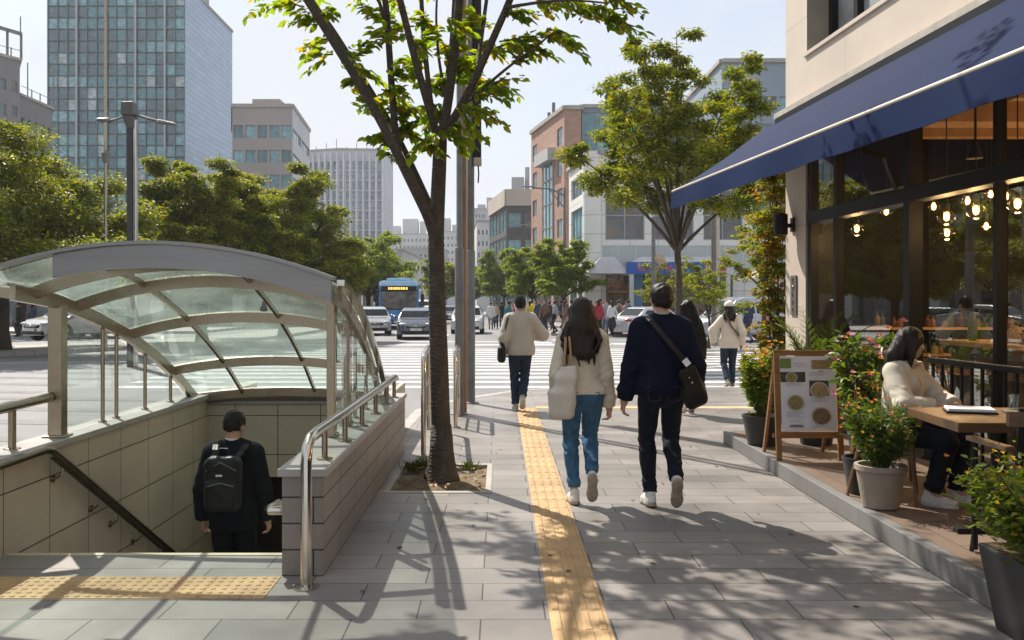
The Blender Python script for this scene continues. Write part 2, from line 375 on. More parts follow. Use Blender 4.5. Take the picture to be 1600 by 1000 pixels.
        Q = np.concatenate(quads) if quads else np.zeros((0, 4), int)
        return pos, Q, vm
    def mesh(s, name, mats, parent=None, scale=1., smooth_it=0, disp=None, loc=None, org=None):
        pos, Q, vm = s.extract()
        for _ in range(smooth_it):
            acc = np.zeros_like(pos); cnt = np.zeros(len(pos))
            for a in range(4):
                for b in (1, 3):
                    np.add.at(acc, Q[:, a], pos[Q[:, (a+b) % 4]]); np.add.at(cnt, Q[:, a], 1)
            pos = .5*pos+.5*acc/np.maximum(cnt, 1)[:, None]
        if org is not None: pos = pos-np.array(org)
        mi = vm[Q[:, 0]] if isinstance(mats, (list, tuple)) and len(mats) > 1 else None
        return raw_mesh(name, pos*scale, Q.ravel(), np.full(len(Q), 4), mats, parent, loc, mi, smooth=True)
def sd_poly(px, py, pts):
    """signed distance to a 2D polygon, arrays broadcast"""
    d = None; inside = False; n = len(pts)
    for i in range(n):
        a, b = pts[i], pts[(i+1) % n]; ex, ey = b[0]-a[0], b[1]-a[1]; wx, wy = px-a[0], py-a[1]
        t = np.clip((wx*ex+wy*ey)/(ex*ex+ey*ey), 0, 1); q = (wx-ex*t)**2+(wy-ey*t)**2
        d = q if d is None else np.minimum(d, q)
        if a[1] != b[1]:
            c = ((a[1] > py) != (b[1] > py)) & (px < (b[0]-a[0])*(py-a[1])/(b[1]-a[1])+a[0]); inside = inside ^ c
    return np.where(inside, -1, 1)*np.sqrt(d)
def smax(a, b, k): t = np.clip(.5-.5*(b-a)/k, 0, 1); return b*(1-t)+a*t+k*t*(1-t)

# ---------------------------------------------------------------- foliage
def leaves_mesh(name, pos, dr, up, L, W, mats, parent=None, loc=None, fold=.18, mi=None, droop=.12):
    n = len(pos); pos = np.asarray(pos, float); dr = np.asarray(dr, float); up = np.asarray(up, float)
    dr /= np.linalg.norm(dr, axis=1)[:, None]+1e-9
    sd = np.cross(dr, up); sd /= np.linalg.norm(sd, axis=1)[:, None]+1e-9; nn = np.cross(sd, dr)
    L = np.broadcast_to(L, (n,))[:, None]; W = np.broadcast_to(W, (n,))[:, None]
    b = pos; t = pos+dr*L-nn*L*droop
    l1 = pos+dr*L*.32+sd*W*.5+nn*W*fold; l2 = pos+dr*L*.68+sd*W*.40+nn*W*fold-nn*L*droop*.4
    r1 = pos+dr*L*.32-sd*W*.5+nn*W*fold; r2 = pos+dr*L*.68-sd*W*.40+nn*W*fold-nn*L*droop*.4
    v = np.stack([b, l1, l2, t, r2, r1], 1).reshape(-1, 3)
    base = (np.arange(n)*6)[:, None]; f = np.concatenate([base+np.array([[0, 1, 2, 3]]), base+np.array([[0, 3, 4, 5]])], 1).reshape(-1)
    o = np.array(origin(parent)) if parent is not None else (np.array(loc) if loc is not None else 0)
    mm = None if mi is None else np.repeat(mi, 2)
    return raw_mesh(name, v-o, f, np.full(2*n, 4), mats, parent, loc, mm)
def unit(v): v = np.asarray(v, float); return v/(np.linalg.norm(v)+1e-9)
class Leafer:
    def __init__(s): s.p = []; s.d = []; s.u = []; s.L = []
    def twig(s, p, d, ln, n, size, droop=.25, spread=.9, mb=None, r=.004):
        """leaves set alternately along a twig"""
        p = np.asarray(p, float); d = unit(d); side = unit(np.cross(d, (0, 0, 1))); q = p.copy(); pts = [p.copy()]
        for i in range(n):
            f = (i+.6)/n; q = p+d*ln*f+np.array((0, 0, -droop*ln*f*f)); pts.append(q.copy())
            sg = 1 if i % 2 else -1
            ld = d*rng.uniform(.35, .8)+side*sg*spread*rng.uniform(.6, 1.1)+np.array((0, 0, rng.uniform(-.75, .05)))
            s.p.append(q+rng.normal(size=3)*size*.12); s.d.append(ld); s.u.append(np.array((0, 0, 1.))+rng.normal(size=3)*.45); s.L.append(size*rng.uniform(.7, 1.2))
        if mb is not None: mb.tube([pts[0], pts[len(pts)//2], pts[-1]], [r*1.4, r, r*.5], 4, cap=False)
    def cloud(s, c, r, n, size, flat=.35, drop=-.3):
        c = np.asarray(c, float)
        v = rng.normal(size=(n, 3)); v /= np.linalg.norm(v, axis=1)[:, None]; v *= rng.uniform(.2, 1, n)[:, None]**.6
        pp = c+v*np.array((r, r, r*flat)); dd = v+rng.normal(size=(n, 3))*.5; dd[:, 2] = dd[:, 2]*.4+drop*rng.uniform(0, 1, n)
        uu = np.array((0, 0, 1.))+rng.normal(size=(n, 3))*.3
        s.p += list(pp); s.d += list(dd); s.u += list(uu); s.L += list(size*rng.uniform(.5, 1.45, n))
    def mesh(s, name, mat_, parent, ratio=.48, fold=.18, mi=None):
        L = np.array(s.L); return leaves_mesh(name, s.p, s.d, s.u, L, L*ratio, mat_, parent, fold=fold, mi=mi)
def bez(a, b, c, n=7):
    a, b, c = (np.asarray(q, float) for q in (a, b, c)); t = np.linspace(0, 1, n)[:, None]
    return a*(1-t)**2+2*b*t*(1-t)+c*t*t
def make_tree(name, label, base, height, crown_r, fork, trunk_r, leaf_mat, bark, size=.13, limbs=8, sec=8, cl=5, per=16, group=None, cat='tree', flat=.34, low=.25, lean=(0, 0), cr=.5, seed=0, zs=1., tmin=.3):
    """broadleaf street tree: limbs sweep up and out of the fork, side branches carry flat layered sprays"""
    global rng
    rng = np.random.default_rng(100+seed)
    root = thing(name, label, cat, base, group=group)
    b = np.array(base, float); w = MB(); lf = Leafer(); fk = b+np.array((lean[0]*.3, lean[1]*.3, fork))
    tp = [b+np.array((0, 0, -.1)), b+np.array((lean[0]*.08, lean[1]*.08, fork*.3)), b+np.array((lean[0]*.2+.03, lean[1]*.2, fork*.7)), fk]
    w.tube(tp, [trunk_r*1.5, trunk_r, trunk_r*.92, trunk_r*.85], 10)
    ch = height-fork; top = np.array((b[0]+lean[0], b[1]+lean[1], 0))
    for i in range(limbs):
        az = 2*math.pi*(i+rng.uniform(-.3, .3))/limbs; el = [.18, .5, .8, .95][i % 4]+rng.uniform(-.08, .08)
        rad = crown_r*math.sqrt(max(.05, 1-(el*.93)**2))*rng.uniform(.82, 1.02)
        end = top+np.array((math.cos(az)*rad, math.sin(az)*rad, b[2]+fork+ch*(low+(1-low)*el)*rng.uniform(.92, 1.02)))
        mid = fk*.5+end*.5+np.array((math.cos(az)*rad*-.12, math.sin(az)*rad*-.12, ch*.08)); mid[2] = fk[2]*.45+end[2]*.55
        pts = bez(fk, mid, end, 8); w.tube(pts, list(np.linspace(trunk_r*.55, trunk_r*.08, 8)), 6, cap=False)
        for j in range(sec):
            t = tmin+(1-tmin)*(j+.5)/sec; p = pts[min(7, int(t*7))]*(1-(t*7 % 1))+pts[min(7, int(t*7)+1)]*(t*7 % 1)
            a2 = az+rng.uniform(-1.5, 1.5)+(math.pi if rng.uniform() < .15 else 0); ln = crown_r*cr*(1.05-.55*t)*rng.uniform(.6, 1.1)
            d = np.array((math.cos(a2), math.sin(a2), rng.uniform(-.12, .3))); q = p+d*ln; mdl = (p+q)/2+np.array((0, 0, ln*.12))
            w.tube([p, mdl, q], [trunk_r*.13, trunk_r*.09, trunk_r*.04], 4, cap=False)
            for k in range(cl):
                u = rng.uniform(.35, 1.05); c = p*(1-u)**2+2*mdl*u*(1-u)+q*u*u+rng.normal(size=3)*ln*.12*np.array((1, 1, .6))
                lf.cloud(c, ln*rng.uniform(.28, .46)*zs, int(per*rng.uniform(.6, 1.3)), size, flat)
    w.build('trunk', bark, root, smooth=True, angle=0)
    lf.mesh('crown', leaf_mat, root)
    return root
# ---------------------------------------------------------------- camera, sky, sun
cam = bpy.data.cameras.new('camera'); co = bpy.data.objects.new('camera', cam); COL.objects.link(co)
co.location = (0, 0, EYE); co.rotation_euler = (R(90), 0, 0); cam.sensor_width = 36.; cam.lens = 36*F/1600
cam.shift_x = (800-CX)/1600; cam.shift_y = -(500-CY)/1600; cam.clip_start = .05; cam.clip_end = 4000
scene.camera = co
scene.view_settings.view_transform = 'Standard'; scene.view_settings.look = 'None'; scene.view_settings.exposure = 0.6; scene.view_settings.gamma = 1
SUNV = V((-.487, .727, 1.)).normalized()       # towards the sun
EL = math.asin(SUNV.z); AZ = math.atan2(SUNV.x, SUNV.y)
w = bpy.data.worlds.new('World'); scene.world = w; w.use_nodes = True; nt = w.node_tree; nt.nodes.clear()
sky = N(nt, 'TexSky', sky_type='NISHITA', sun_disc=False, sun_elevation=EL, sun_rotation=AZ, air_density=1.0, dust_density=1.4, ozone_density=1.)
tc = N(nt, 'TexCoord'); mp = N(nt, 'Mapping'); mp.inputs['Scale'].default_value = (1, 1, 2.6); nt.links.new(tc.outputs['Generated'], mp.inputs[0])
n1 = N(nt, 'TexNoise', i_Scale=1.9, i_Detail=7., i_Roughness=.55); nt.links.new(mp.outputs[0], n1.inputs['Vector'])
cl = ramp(nt, n1.outputs['Fac'], [(.36, (.36, .36, .36)), (.58, (.97, .97, .97))])
mx = N(nt, 'Mix', data_type='RGBA'); nt.links.new(cl.outputs[0], mx.inputs[0]); nt.links.new(sky.outputs[0], mx.inputs[6]); mx.inputs[7].default_value = (5.5, 5.75, 6.15, 1)
bg = N(nt, 'Background', i_Strength=.1); nt.links.new(mx.outputs[2], bg.inputs[0]); ow = N(nt, 'OutputWorld'); nt.links.new(bg.outputs[0], ow.inputs[0])
sl = bpy.data.lights.new('sun', 'SUN'); sl.energy = 5.0; sl.angle = R(.55); sl.color = (1., .93, .83)
so = bpy.data.objects.new('sun', sl); COL.objects.link(so); so.rotation_euler = (-SUNV).to_track_quat('-Z', 'Y').to_euler(); so.location = (-30, 40, 60)
cy = scene.cycles; cy.max_bounces = 9; cy.transparent_max_bounces = 24; cy.diffuse_bounces = 4; cy.glossy_bounces = 4; cy.transmission_bounces = 6
cy.use_denoising = True; cy.caustics_reflective = False; cy.caustics_refractive = False; cy.sample_clamp_indirect = 6.

# ---------------------------------------------------------------- shared materials
PAVE = m_slabs('pave', (.305, .278, .255), .66, .3, mortar=.004, var=.17, joint=(.055, .05, .047), rough=.46, speckle=.28, stain=.18, loc=(.1, .12, 0), spots=True)
ASPH = m_asphalt('asphalt', (.215, .21, .212)); PAINT = m_paint('road_paint', (.66, .66, .65))
YEL = mat('tactile', (.42, .27, .125), .7, var=.2, vs=3, bump=.2, bs=120, c2=(.57, .37, .175))
STEEL = mat('steel', (.62, .58, .52), .17, 1., var=.05, vs=8); STEELB = mat('steel_brushed', (.36, .305, .225), .27, 1., var=.06, vs=5)
FASC = m_fibre('steel_fascia', (.235, .23, .226), (.285, .278, .27), (.9, 8, 10), .34, .02, spec=.5); FASC.node_tree.nodes['Principled BSDF'].inputs['Metallic'].default_value = .9
TILE = m_slabs('wall_tile', (.58, .50, .39), .6, .42, mortar=.005, var=.04, joint=(.10, .085, .06), axis='YZ', offset=0., rough=.4, speckle=.05, stain=.22, loc=(.18, .02, 0))
TILEB = m_slabs('wall_tile_back', (.58, .50, .39), .46, .42, mortar=.005, var=.04, joint=(.10, .085, .06), axis='XZ', offset=0., rough=.4, speckle=.05, stain=.22, loc=(.2, .02, 0))
GRAN = m_slabs('wall_granite', (.36, .335, .31), .6, .155, mortar=.005, var=.08, joint=(.06, .055, .05), axis='YZ', offset=0., rough=.5, speckle=.4, stain=.25, loc=(0, .0, 0))
GRANF = m_slabs('wall_granite_end', (.33, .305, .275), .3, .155, mortar=.005, var=.08, joint=(.04, .04, .04), axis='XZ', offset=.35, rough=.5, speckle=.4, stain=.25)
CAP = m_slabs('cap_stone', (.46, .43, .40), 5., 1.05, mortar=.004, var=.04, joint=(.15, .14, .13), axis='XY', offset=0., rough=.4, speckle=.2, stain=.2)
CONC = mat('concrete', (.36, .34, .31), .8, var=.18, vs=2.5, bump=.3, bs=40)
DARK = mat('dark_void', (.012, .011, .010), .8)
BLACK = mat('black_metal', (.010, .010, .011), .45, var=.3, vs=6, spec=.3)
GREYM = mat('grey_metal', (.17, .17, .165), .45, .6, var=.2, vs=4)
SOIL = mat('soil', (.13, .09, .05), .95, var=.5, vs=14, bump=1., bs=50, c2=(.24, .17, .09))
WOOD = m_fibre('wood', (.17, .075, .022), (.30, .145, .05), (3, 3, 40), .45, .2); WOODX = m_fibre('wood_top', (.085, .042, .018), (.15, .078, .034), (4, 60, 20), .35, .15)
BARK = m_bark('bark', (.085, .066, .05)); BARK2 = m_bark('bark_far', (.075, .058, .042))
GREENS = [(.035, .062, .012), (.055, .088, .016), (.085, .115, .018), (.14, .13, .022), (.20, .14, .03)]
LEAFH = m_leaf('leaf_near', [(.075, .135, .016), (.11, .18, .02), (.15, .225, .026), (.20, .24, .03), (.32, .24, .036)], .74, .42)
LEAFM = m_leaf('leaf_mid', [(.05, .094, .012), (.09, .143, .016), (.16, .205, .02), (.26, .265, .027), (.34, .275, .035)], .44, .5)
LEAFF = m_leaf('leaf_far', [(.075, .13, .024), (.125, .19, .03), (.19, .24, .036), (.27, .26, .045)], .46, .55)

# ---------------------------------------------------------------- ground, road, pavement
ZR = -.05
PIT = [(-3.15, 5.89), (-1.29, 5.89), (-1.29, 9.9), (-3.15, 9.9)]
def sheet(name, outer, holes, z, m, side=None, kind='structure', zlow=None):
    rings = [[V((x, y, 0)) for x, y in outer]]+[[V((x, y, 0)) for x, y in h] for h in holes]
    tris = tessellate_polygon(rings); mb = MB(); pts = [p for r in rings for p in r]
    mb.add([(p.x, p.y, z) for p in pts], [list(t) for t in tris])
    if zlow is not None:
        for i in range(len(outer)):
            a, b = outer[i], outer[(i+1) % len(outer)]; mb.poly([(*a, zlow), (*b, zlow), (*b, z), (*a, z)], 1)
    o = mb.build(name, [m, side or m]); tagp(o, kind=kind); return o
S = 1500
big_hole = [(-3.38, 4.6), (-1.06, 4.6), (-1.06, 12.4), (-3.38, 12.4)]
sheet('road', [(-S, -S), (S, -S), (S, S), (-S, S)], [big_hole], ZR, ASPH)
KERB = [(-3.95, -8), (-3.95, 10.75), (-2.4, 11.0), (-1.34, 11.6), (-1.28, 13.9), (-1.0, 14.9), (-.45, 15.9), (.25, 17.0), (1.1, 17.5), (2.2, 17.7), (14, 17.7), (14, -8)]
tree_pit = [(-.95, 7.86), (-.13, 7.86), (-.13, 9.13), (-.95, 9.13)]
sheet('pavement', KERB, [PIT, tree_pit], 0., PAVE, CONC, zlow=ZR-.03)
kb = MB()
for i in range(1, 10):
    a, b = V((*KERB[i], 0)), V((*KERB[i+1], 0)); d = (b-a).normalized(); n = V((d.y, -d.x, 0))
    kb.hexa([a+V((0, 0, -.06)), b+V((0, 0, -.06)), b+n*.16+V((0, 0, -.06)), a+n*.16+V((0, 0, -.06)), a+V((0, 0, .004)), b+V((0, 0, .004)), b+n*.16+V((0, 0, .004)), a+n*.16+V((0, 0, .004))])
tagp(kb.build('kerb', CONC), kind='structure')
# soil bed of the near tree, granite frame and fallen bits
s_ = MB(); nx_ = 14
for i in range(nx_):
    for j in range(nx_):
        x0, x1 = -.95+.82*i/nx_, -.95+.82*(i+1)/nx_; y0, y1 = 7.86+1.27*j/nx_, 7.86+1.27*(j+1)/nx_
        hz = lambda x, y: -.03+.03*math.sin(x*9+y*5)*math.sin(y*7-x*3)+.035*math.exp(-((x+.54)**2+(y-8.43)**2)/.06)
        s_.poly([(x0, y0, hz(x0, y0)), (x1, y0, hz(x1, y0)), (x1, y1, hz(x1, y1)), (x0, y1, hz(x0, y1))])
tagp(s_.build('soil_bed', SOIL, smooth=True, weld=True), kind='structure')
fr = MB()
for a, b in (((-1.0, 7.78), (-.08, 7.86)), ((-1.0, 9.13), (-.08, 9.21)), ((-1.0, 7.86), (-.95, 9.13)), ((-.13, 7.86), (-.08, 9.13))): fr.span((*a, -.05), (*b, .006))
tagp(fr.build('pit_frame', CONC), kind='structure')
lf = Leafer()
for _ in range(60):
    p = np.array((rng.uniform(-.92, -.16), rng.uniform(7.9, 9.1), .02)); lf.p.append(p); lf.d.append(rng.normal(size=3)*np.array((1, 1, .1))); lf.u.append(np.array((0, 0, 1.))+rng.normal(size=3)*.3); lf.L.append(rng.uniform(.04, .07))
for _ in range(26):
    p = np.array((rng.uniform(-.9, 2.4), rng.uniform(4.6, 12), .008)); lf.p.append(p); lf.d.append(rng.normal(size=3)*np.array((1, 1, .1))); lf.u.append(np.array((0, 0, 1.))+rng.normal(size=3)*.2); lf.L.append(rng.uniform(.03, .06))
LITTER = m_leaf('dry_leaf', [(.14, .08, .03), (.22, .13, .05), (.30, .20, .07)], .15)
o = leaves_mesh('fallen_leaves', lf.p, lf.d, lf.u, np.array(lf.L), np.array(lf.L)*.5, LITTER); tagp(o, kind='stuff')
gl = Leafer()
for c in ((-.80, 9.0), (-.74, 9.05), (-.3, 8.95), (-.86, 8.9)):
    for _ in range(70):
        p = np.array((c[0]+rng.normal()*.05, c[1]+rng.normal()*.04, -.02)); gl.p.append(p); gl.d.append(np.array((rng.normal()*.35, rng.normal()*.35, 1.))); gl.u.append(rng.normal(size=3)); gl.L.append(rng.uniform(.05, .13))
GRASS = m_leaf('grass', [(.05, .08, .015), (.09, .12, .025)], .3)
o = leaves_mesh('grass', gl.p, gl.d, gl.u, np.array(gl.L), np.array(gl.L)*.1, GRASS); tagp(o, kind='stuff')
# tactile guiding strip: tiles with four raised bars
t = MB(); y = 3.0
while y < 14.0:
    t.span((.252, y+.0015, -.02), (.548, y+.2985, .004))
    for k in range(4):
        x = .252+.037+.074*k
        t.hexa([(x-.021, y+.012, .004), (x+.021, y+.012, .004), (x+.021, y+.288, .004), (x-.021, y+.288, .004), (x-.014, y+.02, .0095), (x+.014, y+.02, .0095), (x+.014, y+.28, .0095), (x-.014, y+.28, .0095)])
    y += .3
tagp(t.build('tactile_strip', YEL), kind='structure')
def dots(x0, x1, y0, y1, p, name):
    t = MB(); nx = max(1, round((x1-x0)/.4)); 
    for i in range(nx): t.span((x0+(x1-x0)*i/nx+.0015, y0, -.02), (x0+(x1-x0)*(i+1)/nx-.0015, y1, .004))
    ix, iy = int((x1-x0)/p), int((y1-y0)/p)
    for i in range(ix):
        for j in range(iy): t.lathe([(.017, .004), (.014, .008), (.008, .0095)], (x0+(i+.5)*(x1-x0)/ix, y0+(j+.5)*(y1-y0)/iy, 0), 8)
    tagp(t.build(name, YEL, smooth=True), kind='structure')
dots(-3.12, -1.29, 5.0, 5.4, .058, 'tactile_warning')
YELF = mat('tactile_faded', (.50, .36, .20), .75, var=.2, vs=6)
t = MB(); t.span((.55, 14.05, -.02), (4.6, 14.33, .004)); tagp(t.build('tactile_strip', YELF), kind='structure')
# zebra crossings and lane markings: sheets 4 mm above the asphalt
z = MB(); Z = ZR+.004
y = 17.95; k = 0
while y < 34:
    x1 = 10.5+(y-17)*.15; z.poly([(-7.6-.1*(y-18), y, Z), (x1, y, Z), (x1, y+.48, Z), (-7.6-.1*(y-18), y+.48, Z)]); y += 1.16
tagp(z.build('crossing_stripes', PAINT), kind='structure')
z = MB()
for i in range(9):                              # the worn crossing left of the stairs
    yy = 11.2+1.5*i; z.poly([(-15.5, yy+.9, Z), (-8.6 if yy > 16.5 else -4.8, yy-.3, Z), (-8.6 if yy > 16.5 else -4.8, yy+.12, Z), (-15.5, yy+1.35, Z)])
PAINTW = m_paint('road_paint_worn', (.25, .25, .245)); tagp(z.build('crossing_stripes', PAINTW), kind='structure')
z = MB()
for x in (-9.6, -6.0, -2.8, 1.6):
    y = 46.
    while y < 150:
        z.poly([(x-.09, y, Z), (x+.09, y, Z), (x+.09, y+3.2, Z), (x-.09, y+3.2, Z)]); y += 6.5
z.poly([(-9.6, 39.6, Z), (1.6, 39.6, Z), (1.6, 40.1, Z), (-9.6, 40.1, Z)])
for x0 in (-8, -4.6, -1.2, .8, 2.6): z.poly([(x0, 36.2, Z), (x0+1.7, 36.2, Z), (x0+1.9, 37.1, Z), (x0+.1, 37.1, Z)])
for a, b in (((-22, 23.5), (-9, 26.4)), ((-22, 21.0), (-12, 22.6))): z.poly([(*a, Z), (*b, Z), (b[0], b[1]+.2, Z), (a[0], a[1]+.2, Z)])
for x0, y0 in ((1.2, 38), (2.4, 41), (3.0, 34.6), (4.6, 37)): z.poly([(x0, y0, Z), (x0+1.0, y0, Z), (x0+.9, y0+1.1, Z), (x0-.1, y0+1.1, Z)])
tagp(z.build('lane_markings', PAINT), kind='structure')
# far pavements: left island, left plaza, right corner
def slab(name, pts, z1, m=None): o = MB().prism(pts, ZR-.02, z1).build(name, m or CONC2); tagp(o, kind='structure'); return o
CONC2 = m_slabs('pave_far', (.36, .33, .30), .6, .6, mortar=.01, var=.1, joint=(.12, .11, .10), rough=.7, speckle=.1, stain=.2)
slab('pavement', [(-40, 18.9), (-16.2, 27.0), (-11.0, 36.7), (-10.4, 44), (-10.4, 200), (-13.2, 200), (-13.2, 45), (-14.2, 38.5), (-18.9, 30.3), (-40, 23)], .10)
slab('pavement', [(-80, 50), (-16.5, 50), (-16.5, 200), (-80, 200)], .10)
slab('pavement', [(2.6, 47), (7, 45.4), (60, 45.4), (60, 59.5), (4.6, 59.5), (3.4, 90), (-.6, 132), (-1.4, 132), (1.6, 70)], .08)
o = MB().lathe([(.42, ZR+.001), (.42, ZR+.006), (.36, ZR+.008), (.0, ZR+.008)], (6.7, 29.6, 0), 28).build('manhole_cover', mat('rust_iron', (.16, .09, .05), .7, .3, var=.3), loc=(6.7, 29.6, ZR)); tagp(o, 'round rust brown manhole cover in the road beyond the crossing', 'manhole cover')

# ---------------------------------------------------------------- subway entrance
XL, XR, YB = -3.15, -1.29, 9.9
st = MB(); n = 0; yy, zz = 5.89, 0.
while yy < YB+1.6:
    zz -= .165; st.hexa([(XL, yy, zz-.3), (XR, yy, zz-.3), (XR, yy+.29, zz-.3), (XL, yy+.29, zz-.3), (XL, yy, zz), (XR, yy, zz), (XR, yy+.29, zz), (XL, yy+.29, zz)]); yy += .29
st.poly([(XL, 5.888, -.5), (XR, 5.888, -.5), (XR, 5.888, -.002), (XL, 5.888, -.002)])
ent = thing('subway_entrance', 'tiled subway stairwell with granite side wall going down under the glass canopy', 'subway entrance', (-2.2, 6, 0))
st.build('stairs', CONC, ent)
no_ = MB(); no_.span((XL, 5.86, -.03), (XR, 5.91, .005)); no_.build('nosing', mat('nosing', (.55, .47, .32), .5, var=.1), ent)
wl = MB(); wl.span((-3.36, 4.7, -4), (XL, 11.9, .585)); wl.build('left_wall', TILE, ent)
wr = MB(); wr.span((XR, 5.44, -4), (-1.235, YB+2, .585)); wr.build('inner_wall', TILE, ent)
wo = MB(); wo.span((-1.233, 5.44, -.02), (-1.045, 9.97, .585)); wo.build('side_wall', [GRAN], ent)
we = MB(); we.span((-1.29, 5.423, -.01), (-1.045, 5.438, .585)); we.build('end_face', [GRANF], ent)
wb = MB(); wb.span((XL, YB, -.26), (XR, YB+.25, .515)); wb.build('back_wall', TILEB, ent)
cp = MB(); cp.span((-3.40, 4.68, .587), (-3.12, 10.16, .635)); cp.span((-1.315, 5.405, .587), (-1.02, 10.0, .635)); cp.span((-3.118, YB-.02, .52), (-1.317, YB+.27, .565)); cp.build('coping', CAP, ent, bevel=.006)
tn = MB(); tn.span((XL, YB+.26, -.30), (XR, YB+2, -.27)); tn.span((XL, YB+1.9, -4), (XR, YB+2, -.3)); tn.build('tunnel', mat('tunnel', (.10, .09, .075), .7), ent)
# handrails
hr = thing('handrail', 'bright stainless tube handrail along the granite wall top', 'handrail', (-1.10, 7, 0))
xr = -1.10; rz = .84
mb = MB(); mb.tube([(xr, 5.2, 0), (xr, 5.2, .70), (xr, 5.23, .79), (xr, 5.32, .832), (xr, 5.5, rz), (xr, 9.55, rz), (xr, 9.66, rz-.02)], .032, 12); mb.tube([(xr, 9.55, rz), (xr-.25, 9.75, rz)], .022, 8); mb.build('rail', STEEL, hr, smooth=True)
for y in (5.75, 6.5, 7.3, 8.1, 8.9, 9.5):
    mb = MB(); mb.tube([(xr, y, .635), (xr, y, rz-.02)], .019, 10); mb.lathe([(.05, .635), (.05, .643), (.02, .65)], (xr, y, 0), 12); mb.build('post', STEELB, hr, smooth=True)
mb = MB(); mb.lathe([(.075, 0), (.075, .008), (.035, .014)], (xr, 5.2, 0), 18); mb.build('base_plate', STEEL, hr, smooth=True)
hr = thing('handrail', 'short steel stair rail looping out at the right side of the stair top', 'handrail', (-1.36, 5.6, 0))
xs = -1.345; sl_ = .57
mb = MB(); mb.tube([(xs+.05, 5.6, -.02), (xs+.05, 5.6, .35)], .028, 10); mb.build('post', STEEL, hr, smooth=True)
mb = MB(); mb.tube([(xs+.05, 5.50, .37), (xs-.03, 5.47, .375), (xs-.05, 5.53, .37), (xs-.045, 5.75, .36), (xs-.04, 6.2, .13), (xs-.04, 9.6, .13-3.4*sl_)], .026, 10); mb.tube([(xs+.05, 5.50, .37), (xs+.055, 5.62, .37)], .026, 10); mb.build('rail', STEEL, hr, smooth=True)
hr = thing('handrail', 'dark steel handrail sloping down the left tiled stair wall', 'handrail', (-3.07, 7, 0))
xa = XL+.075; mb = MB(); pts = [(xa, 4.9, .60), (xa, 6.2, .62), (xa, 6.3, .60)]+[(xa, 6.3+q, .60-q*.575) for q in (.1, .8, 1.6, 2.4, 3.3)]
mb.tube(pts, .026, 10); mb.tube([(p[0]+.0, p[1], p[2]-.05) for p in pts[2:]], .012, 8); mb.build('rail', mat('steel_dark', (.20, .16, .11), .3, 1.), hr, smooth=True)
for q in (.15, .75, 1.1, 1.55, 2.0, 2.7):
    y, z_ = 6.3+q, .60-q*.575; mb = MB(); mb.tube([(xa, y, z_-.03), (xa-.005, y, z_-.10), (xa-.04, y, z_-.13), (XL, y, z_-.135)], .009, 6); mb.lathe([(.028, 0), (.028, .012)], (XL, y, z_-.135), 12, axis='X'); mb.build('bracket', STEELB, hr, smooth=True)
hr = thing('handrail', 'steel tube rail on short posts along the left wall top', 'handrail', (-3.27, 6, .63))
mb = MB(); mb.tube([(-3.27, 4.7, .90), (-3.27, 6.66, .93)], .036, 12); mb.build('rail', STEELB, hr, smooth=True)
for y in (5.1, 6.15): mb = MB(); mb.tube([(-3.27, y, .635), (-3.27, y, .91)], .026, 10); mb.lathe([(.055, .635), (.055, .642), (.03, .648)], (-3.27, y, 0), 12); mb.build('post', STEELB, hr, smooth=True)
# glass canopy: a roof that arches across and falls in a quarter curve to the back wall
can = thing('glass_canopy', 'arched steel and glass canopy roof over the subway stairs', 'canopy', (-2.2, 7, .63))
XC, HW = -2.16, 1.12
def xe(u, y): xr_ = -1.045-.20*max(0, (y-5.7)/4.2)**.7; xl_ = -3.28; return xl_+(xr_-xl_)*(u+1)/2
def prof(y):                                   # eave height along the stair
    pts = [(5.6, 1.745), (6.1, 1.735), (6.7, 1.68), (7.3, 1.565), (8.0, 1.39), (8.7, 1.15), (9.3, .90), (10.0, .545)]
    for (a, b), (c, d) in zip(pts, pts[1:]):
        if y <= c: return b+(d-b)*(y-a)/(c-a)
    return pts[-1][1]
def rise(y): return .215*(1-max(0, (y-6.6)/3.4)**1.2*.72)
def roof(x, y, off=0.):
    u = (x-XC)/HW; return V((xe(u, y), y, prof(y)+rise(y)*(1-u*u)+off))
def rz_(x, y, off):
    xr_ = xe(1, y); u = (x+3.28)/(xr_+3.28)*2-1; return prof(y)+rise(y)*max(0, 1-u*u)+off
GLR = m_glass('canopy_glass', (.74, .84, .80), .06, .6, .02, haze=.30, hazec=(.60, .76, .69), mottle=.5)
GLS = m_glass('canopy_side_glass', (.80, .88, .86), .05, .5, .0, haze=.05)
ribsY = [5.72, 6.36, 7.02, 8.05, 9.12, 9.82]; xs_ = [XC-HW*1.03, XC-.55, XC+.30, XC+HW*1.0]
def arch(mb, y, x0, x1, h, d, n=14, off=0.):
    for i in range(n):
        xa_, xb_ = x0+(x1-x0)*i/n, x0+(x1-x0)*(i+1)/n; a, b = roof(xa_, y, off), roof(xb_, y, off)
        mb.hexa([a+V((0, 0, -h)), b+V((0, 0, -h)), b+V((0, d, -h)), a+V((0, d, -h)), a, b, b+V((0, d, 0)), a+V((0, d, 0))])
mb = MB(); arch(mb, 5.66, XC-.60, XC+HW, .142, .035, off=.012); mb.build('fascia', FASC, can, smooth=True)
mb = MB(); arch(mb, 5.62, XC-HW*1.06, XC+HW*1.02, .022, .10, 18, off=.036); mb.build('front_edge', FASC, can, smooth=True)
for y in ribsY[1:]:
    mb = MB(); arch(mb, y, XC-HW, XC+HW, .088, .035); mb.build('cross_rib', STEELB, can, smooth=True)
for x in xs_[1:3]:
    mb = MB(); yy = [5.7+i*(9.85-5.7)/16 for i in range(17)]
    for a, b in zip(yy, yy[1:]): mb.bar(roof(x, a, -.02), roof(x, b, -.02), .026, .04)
    mb.build('purlin', STEELB, can)
